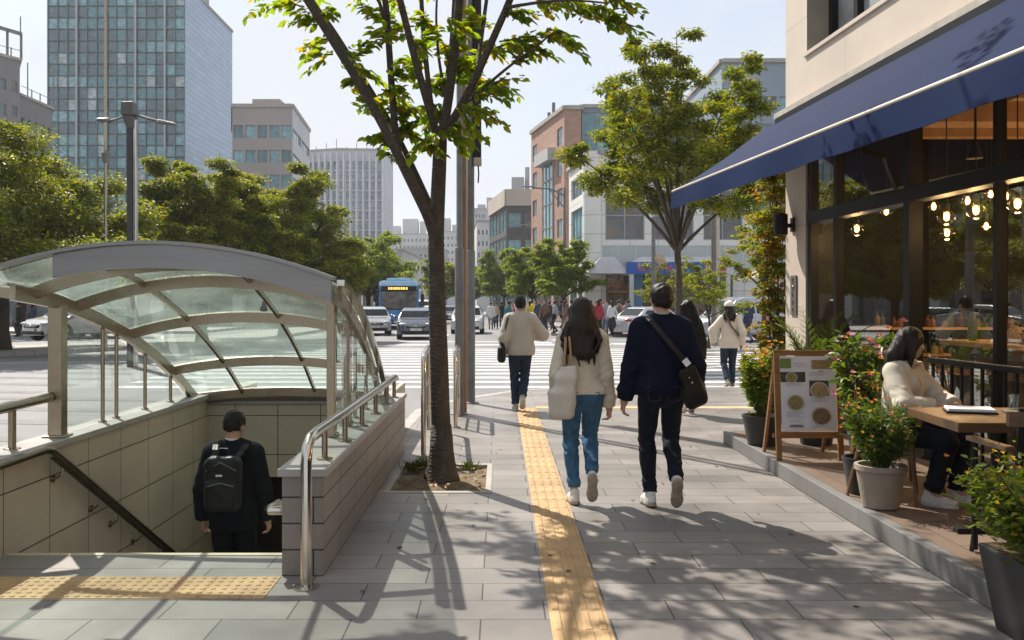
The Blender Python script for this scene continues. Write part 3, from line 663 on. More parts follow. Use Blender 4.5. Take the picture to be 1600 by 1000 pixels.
for sgn in (-1, 1):
    mb = MB(); yy = [6.1+i*(9.95-6.1)/18 for i in range(19)]
    for a, b in zip(yy, yy[1:]): mb.bar(roof(XC+sgn*HW*.965, a, -.07), roof(XC+sgn*HW*.965, b, -.07), .04, .10)
    mb.build('edge_beam', STEELB, can, smooth=True)
    mb = MB()
    for a, b in zip(yy, yy[1:]): mb.bar(roof(XC+sgn*HW*1.02, a, .02), roof(XC+sgn*HW*1.02, b, .02), .05, .04)
    mb.build('edge_trim', STEEL, can, smooth=True)
for i in range(5):
    for j in range(3):
        mb = MB(); y0, y1 = ribsY[i]+(.0 if i else -.02), ribsY[i+1]; x0, x1 = xs_[j]+.01, xs_[j+1]-.01
        for a in range(4):
            for b in range(5):
                q = [(x0+(x1-x0)*(b+u)/5, y0+(y1-y0)*(a+v_)/4) for u, v_ in ((0, 0), (1, 0), (1, 1), (0, 1))]; mb.poly([roof(x, y, .008) for x, y in q])
        mb.build('roof_pane', GLR, can, smooth=True, angle=0, weld=True)
# cantilever beam to the left eave
mb = MB(); mb.bar((-3.28, 6.72, 1.63), (-3.95, 6.55, 1.76), .05, .08); mb.bar((-3.7, 6.6, 1.71), (-3.66, 6.0, 1.80), .04, .05); mb.build('bracket_arm', STEELB, can)
mb = MB(); mb.poly([(-3.28, 5.66, 1.80), (-3.95, 5.7, 1.70), (-3.95, 6.7, 1.68), (-3.28, 6.7, 1.74)]); mb.build('eave_pane', GLR, can)
xp = -3.24; xq = -1.238
for x, ys in ((xp, (6.72,)), (xq, (6.72, 7.35))):
    for y in ys:
        top = rz_(x, y, -.1); mb = MB(); wd = .10 if x == xp else .06
        mb.span((x-wd/2, y-wd/2, .637), (x+wd/2, y+wd/2, top)); mb.span((x-wd*.8, y-wd*.8, .637), (x+wd*.8, y+wd*.8, .65)); mb.build('post', STEELB, can, bevel=.004)
for y in (6.86, 7.55, 7.82, 8.45, 9.1, 9.65):
    for x, s2 in ((-3.27, 1), (xq, 1)):
        mb = MB(); mb.tube([(x, y, .637), (x, y, rz_(x, y, -.1))], .017, 8); mb.lathe([(.034, .637), (.034, .646), (.018, .65)], (x, y, 0), 10); mb.build('mullion', STEELB, can, smooth=True)
for x in (-3.285, xq+.02):
    mb = MB(); yy = [6.8+i*(9.8-6.8)/10 for i in range(11)]
    for a, b in zip(yy, yy[1:]): mb.poly([(x, a, .64), (x, b, .64), V((x, b, rz_(x, b, -.12))), V((x, a, rz_(x, a, -.12)))])
    mb.build('side_pane', GLS, can)
mb = MB(); q = roof(XC+.30, 7.5, -.12); mb.lathe([(.0, -.025), (.028, -.02), (.032, .0), (.02, .03), (.012, .06)], q, 12); mb.build('canopy_lamp', GREYM, can, smooth=True)
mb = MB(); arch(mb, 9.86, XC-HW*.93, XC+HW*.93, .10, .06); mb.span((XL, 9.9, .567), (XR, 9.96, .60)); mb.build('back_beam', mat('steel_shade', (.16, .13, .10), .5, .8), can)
# guard rails by the road, signal poles
def hoop(name, label, pts, h, r=.028):
    t_ = thing(name, label, 'guard rail', (pts[0][0], pts[0][1], 0)); (xa_, ya), (xb_, yb) = pts; d = V((xb_-xa_, yb-ya, 0)).normalized()*.09
    mb = MB(); mb.tube([(xa_, ya, 0), (xa_, ya, h-.09), (xa_+d.x*.3, ya+d.y*.3, h-.02), (xa_+d.x, ya+d.y, h), (xb_-d.x, yb-d.y, h), (xb_-d.x*.3, yb-d.y*.3, h-.02), (xb_, yb, h-.09), (xb_, yb, 0)], r, 10); mb.build('frame', STEEL, t_, smooth=True)
    mb = MB(); mb.tube([(xa_, ya, h*.62), (xb_, yb, h*.62)], r*.6, 8); mb.tube([(xa_, ya, h*.3), (xb_, yb, h*.3)], r*.6, 8)
    for f in (.33, .66): mb.tube([(xa_+(xb_-xa_)*f, ya+(yb-ya)*f, h*.3), (xa_+(xb_-xa_)*f, ya+(yb-ya)*f, h)], r*.5, 8)
    mb.build('infill', STEELB, t_, smooth=True)
    for x, y in pts: MB().lathe([(.07, 0), (.07, .01), (.03, .016)], (x, y, 0), 14).build('foot_plate', STEELB, t_, smooth=True)
hoop('guard_rail', 'stainless hoop guard rail just left of the near tree trunk', [(-.81, 9.67), (-.92, 11.75)], 1.06)
hoop('guard_rail', 'stainless hoop guard rail behind the near tree, right beside the grey poles', [(-.585, 11.9), (-.60, 13.1)], 1.0)
def pole(name, label, x, y, rs, hs, rl, h, extra):
    t_ = thing(name, label, 'pole', (x, y, 0)); mb = MB(); mb.lathe([(rs*1.0, 0), (rs, hs), (rs*.8, hs+.02), (rl, hs+.03), (rl*.9, h)], (x, y, 0), 16); mb.build('shaft', GREYM, t_, smooth=True)
    mb = MB(); mb.lathe([(rs*1.9, 0), (rs*1.9, .015), (rs*1.1, .03)], (x, y, 0), 18); mb.build('base_plate', GREYM, t_, smooth=True); extra(t_); return t_
def ex1(t_):
    mb = MB(); mb.tube([(-.53, 13.42, 0), (-.53, 13.42, 7.6)], .04, 10); mb.build('conduit', mat('copper_pipe', (.30, .19, .12), .5, .6), t_, smooth=True)
    for z_ in (4.4, 6.2): MB().lathe([(.062, -.02), (.062, .02)], (-.595, 13.3, z_), 14).build('clamp', GREYM, t_, smooth=True)
def ex2(t_):
    mb = MB(); mb.span((-.425, 14.7, 3.95), (-.31, 14.9, 7.0)); mb.build('signal_box', BLACK, t_, bevel=.01)
    mb = MB(); mb.span((-.43, 14.69, 3.83), (-.305, 14.91, 3.945)); mb.build('box_foot', mat('beige_plastic', (.38, .33, .27), .6), t_, bevel=.01); mb = MB(); mb.tube([(-.36, 14.8, 3.83), (-.35, 14.78, 3.7), (-.36, 14.8, 3.55)], .012, 6); mb.build('cable', BLACK, t_)
    for z_ in (4.2, 5.6): MB().span((-.47, 14.77, z_), (-.42, 14.83, z_+.06)).build('clamp', GREYM, t_)
pole('traffic_pole', 'tall grey roadside pole with a brown conduit, left of a pair', -.595, 13.3, .066, 2.4, .045, 7.6, ex1)
pole('traffic_pole', 'tall grey roadside pole with a dark signal box, right of a pair', -.48, 14.8, .072, 2.45, .06, 7.6, ex2)

hz = MB(); hz.span((-1560, -1560, -6), (1560, 1560, 75)); ho = hz.build('haze', []); 
hm = bpy.data.materials.new('haze_air'); hm.use_nodes = True; hn = hm.node_tree; hn.nodes.clear(); hv = hn.nodes.new('ShaderNodeVolumePrincipled'); hv.inputs['Color'].default_value = (.93, .95, 1, 1); hv.inputs['Density'].default_value = .00036; hv.inputs['Anisotropy'].default_value = .25
hn.links.new(hv.outputs[0], hn.nodes.new('ShaderNodeOutputMaterial').inputs['Volume']); ho.data.materials.append(hm); tagp(ho, kind='stuff')
# ---------------------------------------------------------------- people
SKIN = mat('skin', (.50, .29, .195), .5, var=.08, vs=12, bump=.1, bs=180); LIP = mat('lips', (.40, .14, .11), .45); EYE_M = mat('eye_dark', (.02, .014, .012), .2)
HAIR = m_fibre('hair_black', (.005, .0045, .004), (.018, .014, .012), (150, 150, 9), .45, .5, 0., .22); HAIRB = m_fibre('hair_brown', (.007, .005, .004), (.034, .020, .012), (150, 150, 9), .42, .6, 0., .25)
def denim(n, c): return m_fibre(n, mul(c, .65), mul(c, 1.45), (26, 26, 7), .85, .35, sheen=.02, spec=.12)
def knit(n, c, k=1.2, sh=.15): return m_fibre(n, mul(c, .86), mul(c, k), (55, 55, 130), .9, .35, sheen=sh*.5, spec=.1)
WSHOE = mat('white_shoe', (.66, .64, .60), .5, var=.08, vs=20); SOLE = mat('tan_sole', (.34, .29, .23), .75, var=.2, vs=25, bump=.4, bs=120); SOLEW = mat('pale_sole', (.60, .56, .50), .6)
def v3(*a): return np.array(a, float)
def ik(a, c, l1, l2, hint):
    a, c = np.asarray(a, float), np.asarray(c, float); d = c-a; L = np.linalg.norm(d); d = d/L; L = min(L, (l1+l2)*.999)
    x = (l1*l1-l2*l2+L*L)/(2*L); hgt = math.sqrt(max(0, l1*l1-x*x)); h = np.asarray(hint, float); h = h-d*h.dot(d); h /= np.linalg.norm(h)+1e-9
    return a+d*x+h*hgt
def frame(u, w):
    u = unit(u); r = unit(np.cross(u, w)); w = np.cross(r, u); return [r, u, w]      # columns right, forward, up
def rotT(fr): return [[fr[j][i] for j in range(3)] for i in range(3)]
def foot(anx, toe_y, pitch=0., yaw=0., z=0.):
    """ankle and direction of a foot whose toe rests at toe_y"""
    p, q = R(pitch), R(yaw); u = v3(math.sin(q)*math.cos(p), math.cos(q)*math.cos(p), -math.sin(p)); w = v3(math.sin(q)*math.sin(p), math.sin(p)*math.cos(q), math.cos(p))
    toe = v3(anx, toe_y, z+.012+.025*math.sin(p)); return dict(an=toe-u*.195+w*.075, u=u, w=w)
def skel(f=False, feet=None, wr=None, elh=None, lean=0., off=(0, 0, 0), seat=False, head_yaw=0, head_pitch=0, sway=0.):
    sh = .148 if f else .170; o = np.asarray(off, float); J = {}
    J['pel'] = v3(0, 0, .945)+o; ln = lambda z: v3(sway*(z-.94), lean*(z-.94), z)+o
    J['waist'] = ln(1.09); J['chest'] = ln(1.28); J['neck'] = ln(1.465)+v3(0, -.012, 0); J['head'] = ln(1.605)+v3(0, .022, 0)
    for s, q in ((-1, 'L'), (1, 'R')):
        J['sh'+q] = ln(1.372)+v3(s*sh, -.012, 0); J['hip'+q] = v3(s*.088, 0, .905)+o
        w = (wr or {}).get(q, v3(s*(sh+.08), .035, .815)); J['wr'+q] = np.asarray(w, float)+(0 if (wr and q in wr) else o)
        J['el'+q] = ik(J['sh'+q], J['wr'+q], .295, .255, (elh or {}).get(q, v3(s*.35, -1, -.1)))
        ft = (feet or {}).get(q) or foot(s*.1, .15, 0, s*6); J['an'+q] = ft['an']; J['fu'+q] = ft['u']; J['fw'+q] = ft['w']
        J['kn'+q] = ik(J['hip'+q], J['an'+q], .43, .425, ft.get('kh', v3(s*.05, 1, .1)))
    J['hy'] = head_yaw; J['hp'] = head_pitch; J['f'] = f; return J
def hrot(J):
    return np.array(Matrix.Rotation(R(J['hy']), 3, 'Z') @ Matrix.Rotation(R(J['hp']), 3, 'X'))
def hp(J, x, y, z): return J['head']+hrot(J) @ v3(x, y, z)
def hand(S, J, q, m=0, curl=.5, h=.01, n=None, d=None, spread=1.):
    wr = J['wr'+q]; d = unit(wr-J['el'+q]) if d is None else unit(d); s = -1 if q == 'L' else 1
    n = v3(-s, .1, 0) if n is None else np.asarray(n, float)               # palm normal
    n = unit(n-d*n.dot(d)); t = unit(np.cross(d, n)*(-s)); 
    if t[1] < -.2 and abs(t[1]) > .5: t = -t
    S.cap(wr-d*.02, wr+d*.025, .026, .03, .015, m)
    for a in (-1, -.33, .33, 1): S.cap(wr+d*.02+t*a*.014, wr+d*.085+t*a*.027*spread, .015, .0125, .012, m)
    for a, L in ((1, .072), (.33, .08), (-.33, .075), (-1, .058)):
        b = wr+d*.085+t*a*.027*spread; c1 = curl*(1+.25*(.5-a*.4)); p1 = b+(d*math.cos(c1)+n*math.sin(c1))*L*.5; p2 = p1+(d*math.cos(c1*2.1)+n*math.sin(c1*2.1))*L*.5
        S.cap(b, p1, .0105, .0095, .004, m); S.cap(p1, p2, .0095, .0075, .004, m)
    b = wr+d*.03+t*.026; p1 = b+d*.035+t*.02+n*.014; S.cap(b, p1, .014, .0115, .01, m); S.cap(p1, p1+d*.032+n*.012, .0115, .0085, .006, m)
def head_prims(S, J, m=0, detail=True):
    rt = rotT([hrot(J)[:, i] for i in range(3)]); rt = hrot(J).tolist(); f = J['f']; k = .93 if f else 1.
    S.cap(J['neck']-v3(0, .0, .05), hp(J, 0, -.025, -.06), .060*k, .054*k, .02, m)
    S.ell(J['head']+hrot(J) @ v3(0, -.008, .015), (.076*k, .095*k, .105*k), rt, .02, m)
    S.cap(hp(J, 0, .025, -.045), hp(J, 0, .048, -.088), .056*k, .030*k, .03, m)
    S.ell(hp(J, 0, .055, -.045), (.050*k, .04, .062), rt, .02, m)
    if detail:
        S.cap(hp(J, 0, .086, .012), hp(J, 0, .104, -.028), .008, .0125, .012, m); S.ell(hp(J, 0, .09, -.036), (.018, .013, .009), rt, .008, m)
        for s in (-1, 1):
            S.ell(hp(J, s*.077*k, -.008, -.012), (.010, .019, .031), rt, .008, m); S.ell(hp(J, s*.030, .086, .012), (.015, .009, .008), rt, .006, 1)
            S.ell(hp(J, s*.031, .090, .034), (.020, .006, .0045), rt, .004, 2); S.ell(hp(J, s*.036, .068, -.028), (.02, .018, .018), rt, .02, m)
        S.ell(hp(J, 0, .090, -.062), (.021, .008, .008), rt, .005, 3)
def torso(S, J, inf=0., m=0, k=.03):
    f = J['f']; sq = .72
    hw = .082 if not f else .086
    S.cap(J['pel']+v3(-hw, -.012, -.02), J['pel']+v3(hw, -.012, -.02), .094+inf, None, k, m)
    S.cap(J['pel'], J['waist'], (.137 if not f else .138)+inf, (.135 if not f else .113)+inf, k, m, sq=sq)
    S.cap(J['waist'], J['chest'], (.135 if not f else .113)+inf, (.152 if not f else .132)+inf, k, m, sq=sq)
    S.cap(J['chest'], J['neck']-v3(0, 0, .05), (.150 if not f else .13)+inf, .075+inf*.6, k, m, sq=.72)
    S.cap(J['shL']*.82+J['neck']*.18-v3(0, 0, .015), J['shR']*.82+J['neck']*.18-v3(0, 0, .015), (.068 if not f else .058)+inf, None, k, m)
    S.cap(J['neck']-v3(0, 0, .0), J['shL']*.75+J['neck']*.25, .045+inf*.4, .05+inf, k, m); S.cap(J['neck'], J['shR']*.75+J['neck']*.25, .045+inf*.4, .05+inf, k, m)
    if f:
        for s in (-1, 1): S.ell(J['chest']+v3(s*.065, .085, .0), (.06+inf*.5, .05+inf*.6, .06+inf*.5), None, .04, m)
def arm(S, J, q, inf=0., m=0, k=.02, flat=False, cut=0.):
    f = J['f']; a, b, c = J['sh'+q], J['el'+q], J['wr'+q]; g = .86 if f else 1.
    S.cap(a, b, .050*g+inf*.85, .043*g+inf, k, m); e = c+(b-c)*cut
    S.cap(b, e, .043*g+inf, .031*g+inf*.85, k if not flat else .006, m, flat=flat)
    if flat: S.ell(b, (.046*g+inf,)*3, None, .01, m)
def leg(S, J, q, inf=0., m=0, k=.025, flat=False, hem=.06, wide=0.):
    g = 1.03 if J['f'] else 1.; a, b, c = J['hip'+q], J['kn'+q], J['an'+q]
    S.cap(a, b, .088*g+inf, .056*g+inf+wide*.6, k, m); S.cap(a*.8+b*.2+v3(0, -.02, 0), a*.35+b*.65, .076*g+inf, .058*g+inf+wide*.4, k, m)
    e = c+(b-c)*hem
    if flat: S.ell(b, (.058*g+inf+wide*.6,)*3, None, .015, m)
    S.cap(b, e, .055*g+inf+wide*.6, .040*g+inf+wide, k if not flat else .008, m, flat=flat)
    cm = b*.68+c*.32; S.ell(cm+v3(0, -.012, 0), (.05*g+inf, .052*g+inf, .11), None, .03, m)
def shoe(S, J, q, m0=0, m1=1, k=.015):
    an, u, w = J['an'+q], J['fu'+q], J['fw'+q]; fr = frame(u, w); hl = an-w*.045-u*.035; bl = an-w*.052+u*.10; te = an-w*.055+u*.165
    S.cap(hl, bl, .037, .041, k, m0); S.cap(bl, te, .041, .03, k, m0); S.cap(an-w*.05, an+w*.005-u*.012, .042, .040, k, m0); S.cap(an-w*.01, bl, .034, .03, k, m0)
    rr = rotT(fr)
    S.ell(an-w*.08+u*.115, (.050, .085, .017), rr, .006, m1); S.ell(an-w*.08-u*.015, (.041, .062, .017), rr, .02, m1); S.box(an-w*.082+u*.05, (.036, .07, .012), .01, rr, .012, m1)
def fit(lo, hi, pts, pad):
    a = np.min(pts, 0)-pad; b = np.max(pts, 0)+pad; return a, b
def bounds(J, pad=.2, keys=None):
    p = np.array([J[k] for k in J if isinstance(J[k], np.ndarray) and not k.startswith('f')and (keys is None or k in keys)]); return p.min(0)-pad, p.max(0)+pad
def person(label, loc, rz, H, J, o, h=.009, group=None):
    """a whole figure: one continuous body and its clothes and hair as children"""
    s = H/1.725; root = thing('person', label, 'person', loc, R(rz), group, local=True); f = J['f']
    lo, hi = bounds(J, .16); lo[2] = min(lo[2], J['anL'][2]-.1, J['anR'][2]-.1)
    S = SDF(lo, hi, h); torso(S, J, -.012, 0)
    for q in 'LR':
        arm(S, J, q, -.002 if not o.get('bare') else 0, 0); leg(S, J, q, -.010, 0); hand(S, J, q, 0, *o.get('curl'+q, (.5,)), **o.get('hand'+q, {}))
        S.cap(J['an'+q], J['an'+q]-J['fw'+q]*.04+J['fu'+q]*.1, .034, .026, .02, 0)
    head_prims(S, J, 0); S.mesh('body', [SKIN, EYE_M, HAIR, LIP], root, s, 1)
    # trousers or skirt
    b = o['bottom']; lo2, hi2 = bounds(J, .17, ('pel', 'hipL', 'hipR', 'knL', 'knR', 'anL', 'anR', 'waist')); S = SDF(lo2, hi2, h)
    hw = .082; i = b.get('inf', .008); S.cap(J['pel']+v3(-hw, -.012, -.02), J['pel']+v3(hw, -.012, -.02), .098+i, None, .03, 0)
    S.cap(J['pel']-v3(0, 0, .03), J['pel']*.35+J['waist']*.65, .142+i, (.14 if not f else .122)+i, .03, 0, sq=.74)
    if b.get('seat', 1):
        for sgn in (-1, 1): S.ell(J['pel']+v3(sgn*.062, -.058, -.05), (.07+i, .055+i, .08), None, .03, 0)
    for q in 'LR': leg(S, J, q, i, 0, .02, True, b.get('hem', .03), b.get('wide', .012))
    S.fold(b.get('fold', .0042), 17, hash(label[:3]) % 97 if False else len(label), sc=(1, 1, .8))
    for q in 'LR':
        kn = J['kn'+q]; S.fold(.006, 42, 5+len(label), kn-v3(.1, .1, .1), kn+v3(.1, .1, .06), sc=(.5, .5, 1.6)); an = J['an'+q]; S.fold(.007, 55, 9, an-v3(.09, .12, -.02), an+v3(.09, .1, .13), sc=(.4, .4, 1.5))
    tr = S.mesh(b.get('name', 'trousers'), b['mat'], root, s, 1)
    if b.get('pockets'):
        mb = MB(); pm = []
        for sg in (-1, 1):
            c = J['pel']+v3(sg*.075, -.128-i, -.045); 
            for a_, b_ in (((-.05, .045), (.05, .045)), ((-.05, .045), (-.046, -.05)), ((.05, .045), (.046, -.05)), ((-.046, -.05), (0, -.07)), ((.046, -.05), (0, -.07))):
                mb.bar([(c+v3(a_[0], .000, a_[1]))[n_]*s for n_ in range(3)], [(c+v3(b_[0], .000, b_[1]))[n_]*s for n_ in range(3)], .004, .006)
        mb.build('pocket_seam', b['pockets'], tr)
    # top
    t = o['top']; i = t.get('inf', .02); lo2, hi2 = bounds(J, .2, ('pel', 'shL', 'shR', 'elL', 'elR', 'wrL', 'wrR', 'neck', 'hipL')); S = SDF(lo2, hi2, h)
    torso(S, J, i, 0, .03); hz = t['hem']; pl = J['pel']
    S.cap(J['chest'], v3(pl[0], pl[1]-.005, hz-.08), (.145 if not f else .128)+i, t.get('flare', .152)+i, .04, 0, sq=t.get('sq', .74))
    S.fold(t.get('fold', .006), t.get('fr', 13), len(label)+3, sc=(1, 1, .55))
    S.cut((0, 0, -1), (0, 0, hz))
    if t.get('rib'): S.fold(.002, 5, 2)
    if t.get('open'): S.box((t['open'], .25, hz+.2), (.05, .3, .5), .02, None, .01, 0, 's')
    for q in 'LR':
        arm(S, J, q, i+t.get('slv', 0), 0, .03, True, t.get('cuff', -.02)); e = J['el'+q]; S.fold(.005, 36, 4+len(label), e-v3(.11, .11, .13), e+v3(.11, .11, .13))
        if t.get('rib'): wq = J['wr'+q]; dd = unit(J['el'+q]-wq); S.cap(wq+dd*.045, wq+dd*.06, .043+i*.6, .05+i, .012, 0)
    if t.get('collar'): S.cap(J['neck']-v3(0, .0, .02), J['neck']+v3(0, -.006, .035), .071, .066, .012, 0, flat=True)
    S.cap(J['neck']+v3(0, .01, .02), J['neck']+v3(0, .0, .12), .056, .056, .004, 0, op='s')
    S.mesh(t.get('name', 'jacket'), t['mat'], root, s, 1)
    if t.get('shirt'):
        S = SDF(J['neck']-.2, J['neck']+.2, .007); S.cap(J['neck']-v3(0, 0, .05), J['neck']+v3(0, -.008, .043), .066, .062, 0, 0, flat=True); S.cap(J['neck']+v3(0, .01, -.02), J['neck']+v3(0, 0, .12), .055, .055, .004, 0, op='s'); S.mesh('shirt_collar', t['shirt'], root, s, 1)
    # shoes
    for q in 'LR':
        an = J['an'+q]; S = SDF(an-.25, an+.25, .008); shoe(S, J, q); S.mesh('shoe', o.get('shoes', [WSHOE, SOLE]), root, s, 1)
    # hair and hat
    hr_ = o.get('hair', 'short'); hd = J['head']; S = SDF(hd-v3(.3, .35, .62), hd+v3(.3, .3, .2), .008); rt = hrot(J).tolist(); hm = o.get('hairmat', HAIR)
    if hr_ == 'short':
        S.ell(hp(J, 0, -.012, .022), (.088, .106, .108), rt, 0, 0); S.cap(hp(J, 0, -.05, -.03), hp(J, 0, -.045, -.075), .068, .05, .02, 0)
        S.ell(hp(J, 0, .10, -.055), (.085, .085, .10), rt, .02, 0, 's'); S.cap(hp(J, 0, -.02, -.17), hp(J, 0, -.03, -.10), .09, .07, .015, 0, op='s')
        for sg in (-1, 1): S.ell(hp(J, sg*.09, .0, -.035), (.03, .03, .045), rt, .01, 0, 's')
        S.fold(.0035, 60, 3, sc=(1, 1, .5)); S.fold(.003, 120, 4)
    else:
        L = o.get('hairlen', .32); S.ell(hp(J, 0, -.012, .02), (.090, .108, .108), rt, 0, 0); bk = hp(J, 0, -.085, -.13); bt = hd+v3(0, -.165, -L)+v3(*o.get('hairoff', (0, 0, 0)))
        hw_ = o.get('hairw', .10); S.cap(hp(J, 0, -.04, -.02), bk, .098, .10, .03, 0, sq=.85); S.cap(bk, bt, .10, .06, .03, 0, sq=.6, sx=hw_/.08)
        r_ = np.random.default_rng(5)
        for i_ in range(26):
            a = r_.uniform(-1, 1); w_ = o.get('hairw', .10)+.025; p0 = bk+v3(a*w_*.95, r_.uniform(-.03, .05), r_.uniform(-.02, .06)); p2 = bt+v3(a*w_*1.12, r_.uniform(-.03, .05), r_.uniform(-.09, .02)); p1 = (p0+p2)/2+v3(a*.02+r_.uniform(-.02, .02)*(2.2 if o.get('wavy') else 1), -.01, 0); p2 = p2+v3(r_.uniform(-.03, .03), 0, r_.uniform(-.03, .02))*(1 if o.get('wavy') else 0)
            S.cap(p0, p1, .026, .022, .008, 0); S.cap(p1, p2, .021, .005, .008, 0)
        for sg in (-1, 1):
            for i_ in range(o.get('locks', 4)):
                p0 = hp(J, sg*.075, .01+.012*i_, .03); p1 = hp(J, sg*(.092-.004*i_), .0+.016*i_, -.10); p2 = hd+v3(sg*.11, o.get('front', -.02)+.02*i_*(0 if o.get('back') else 1), -L*.85); S.cap(p0, p1, .026, .024, .02, 0); S.cap(p1, p2, .024, .008, .015, 0)
        S.ell(hp(J, 0, .105, -.045), (.058, .075, .085), rt, .015, 0, 's'); S.ell(hp(J, 0, .125, -.02), (.07, .06, .06), rt, .02, 0, 's')
        S.fold(.0035, 46, 3, sc=(1.2, 1.2, .14)); S.fold(.0025, 110, 4, sc=(1, 1, .1))
    S.mesh('hair', hm, root, s, 1)
    if o.get('hat'):
        S = SDF(hd-.3, hd+.3, .008); S.ell(hp(J, 0, -.008, .05), (.102, .12, .098), rt, 0, 0); S.cut((0, 0, -1), hp(J, 0, 0, .03)); S.ell(hp(J, 0, .10, .035), (.085, .095, .014), rt, .012, 0); S.mesh('cap', o['hat'], root, s, 1)
    root['s'] = s; return root, s
def attach(name, label, cat, pr, local=True):
    """a carried thing standing at its bearer's origin and turn"""
    return thing(name, label, cat, pr.location, pr.rotation_euler.z, local=True)
CREAM = knit('cream_knit', (.60, .53, .41)); NAVY = knit('navy_knit', (.007, .009, .020), 1.5, .03); TAUPE = mat('taupe_cloth', (.46, .43, .37), .85, var=.08, vs=7, bump=.3, bs=200)
BLKCL = mat('black_cloth', (.010, .011, .014), .9, spec=.12, var=.25, vs=9, bump=.3, bs=220); OFFW = mat('offwhite_cloth', (.60, .55, .47), .85, var=.07, vs=7, bump=.3, bs=200); OLIVE = mat('dark_olive_cloth', (.034, .032, .025), .9, spec=.12, var=.2, vs=7, bump=.3, bs=160)
BLUEJ = denim('blue_denim', (.050, .125, .215)); DARKJ = denim('dark_denim', (.010, .013, .020)); NAVYJ = denim('navy_denim', (.022, .036, .062)); SEAM = mat('denim_seam', (.05, .08, .12), .8); SEAMD = mat('denim_seam_dark', (.022, .026, .034), .8)
LEATH = mat('black_leather', (.008, .007, .007), .45, spec=.3, var=.3, vs=12, bump=.4, bs=90); CANVAS = mat('canvas', (.60, .55, .47), .9, var=.07, vs=9, bump=.3, bs=260); BRASS = mat('brass', (.55, .36, .16), .3, 1.); SILVER = mat('silver', (.6, .6, .6), .25, 1.)
TANST = mat('tan_strap', (.36, .23, .13), .6)
def kh(d, x=0., z=.1): return dict(d, kh=v3(x, 1, z))

# 1 woman of the pair
J = skel(True, {'L': foot(-.085, .20, 2, -6), 'R': foot(.075, -.06, 66, 5)}, {'L': v3(-.215, .06, .87), 'R': v3(.232, .05, .815)}, sway=.0)
w1, s = person('long haired woman in a cream sweater and blue jeans walking with a tote bag', (.655, 7.36, 0), 2, 1.655, J, dict(
    top=dict(mat=CREAM, hem=.925, inf=.026, flare=.138, fold=.0038, slv=.008, cuff=-.02, name='sweater', rib=1, sq=.8), bottom=dict(mat=BLUEJ, inf=.006, wide=.006, hem=.10, pockets=SEAM, name='jeans'),
    hair='long', hairlen=.335, hairw=.108, wavy=1, hairmat=HAIRB, shoes=[WSHOE, SOLE], curlR=(.7,), curlL=(.8,)), .0075)
t = attach('tote_bag', 'white canvas tote bag hanging from the shoulder of the woman in the cream sweater', 'tote bag', w1)
S = SDF((-.5, -.3, .55), (0, .3, 1.4), .008); c = v3(-.225, -.06, 0)
S.box((-.195, -.165, .86), (.105, .075, .125), .05, None, 0, 0); S.box((-.165, -.165, .97), (.085, .055, .13), .04, None, .05, 0); S.box((-.14, -.165, 1.10), (.060, .022, .06), .012, None, .06, 0); S.fold(.011, 22, 8, sc=(1.2, 1.2, .5)); S.mesh('bag', CANVAS, t, s, 1)
mb = MB()
for dy in (-.09, .07): mb.tube([V((-.14+dy*.35, -.165, 1.13))*s, V((-.135+dy*.3, -.165, 1.26))*s, V((-.135+dy*.2, -.135, 1.385))*s, V((-.135+dy*.2, -.03, 1.44))*s, V((-.14+dy*.2, .06, 1.40))*s, V((-.15, .11, 1.25))*s], .010, 8)
mb.build('strap', TANST, t, smooth=True)
# 2 man of the pair
J = skel(False, {'L': foot(-.10, .27, 3, -8), 'R': foot(.095, -.10, 62, 5)}, {'L': v3(-.275, .05, .835), 'R': v3(.27, .05, .86)}, head_yaw=8)
m1, s = person('man in a navy sweater and dark jeans walking away with a black crossbody bag', (1.262, 7.20, 0), 0, 1.765, J, dict(
    top=dict(mat=NAVY, hem=.875, inf=.030, flare=.128, fold=.0042, slv=.006, cuff=.0, name='sweater', rib=1, collar=1, shirt=mat('grey_tee', (.35, .35, .36), .8), sq=.78), bottom=dict(mat=DARKJ, inf=.004, wide=.010, hem=.03, pockets=SEAMD, fold=.0045, name='jeans'), shoes=[WSHOE, SOLE], curlL=(.55,), curlR=(.6,)), .0075)
t = attach('crossbody_bag', 'black leather crossbody bag with a buckle on the right hip of the man in navy', 'bag', m1)
S = SDF((.0, -.45, .5), (.55, .3, 1.2), .008); a = R(-22); rt = np.array(Matrix.Rotation(a, 3, 'Y') @ Matrix.Rotation(R(18), 3, 'Z')).tolist()
S.box((.19, -.165, .975), (.075, .045, .125), .04, rt, 0, 0); S.box((.215, -.155, .88), (.092, .05, .09), .045, rt, .05, 0); S.box((.18, -.20, 1.02), (.072, .014, .078), .012, rt, .006, 0); S.fold(.003, 20, 3); S.mesh('bag', LEATH, t, s, 1)
path = [(.17, -.19, 1.09), (.155, -.195, 1.13), (.07, -.192, 1.23), (-.03, -.165, 1.35), (-.10, -.115, 1.445), (-.13, -.02, 1.482), (-.11, .06, 1.44), (0, .16, 1.30), (.15, .17, 1.12), (.24, .06, 1.0)]
mb = MB()
for p, q in zip(path, path[1:]): mb.bar(V(p)*s, V(q)*s, .038, .008, up=(0, -1, .3))
mb.build('strap', LEATH, t, smooth=True)
mb = MB(); q = V((.15, -.208, 1.135))*s; mb.box(q, (.052, .008, .058), 0, Matrix.Rotation(R(-38), 3, 'Y')); mb.build('buckle', SILVER, t, bevel=.003)
for q in ((.165, -.218, 1.02), (.19, -.216, .985)): mb = MB(); mb.lathe([(.008, -.004), (.008, .004)], V(q)*s, 10, axis='Y'); mb.build('stud', BRASS, t)
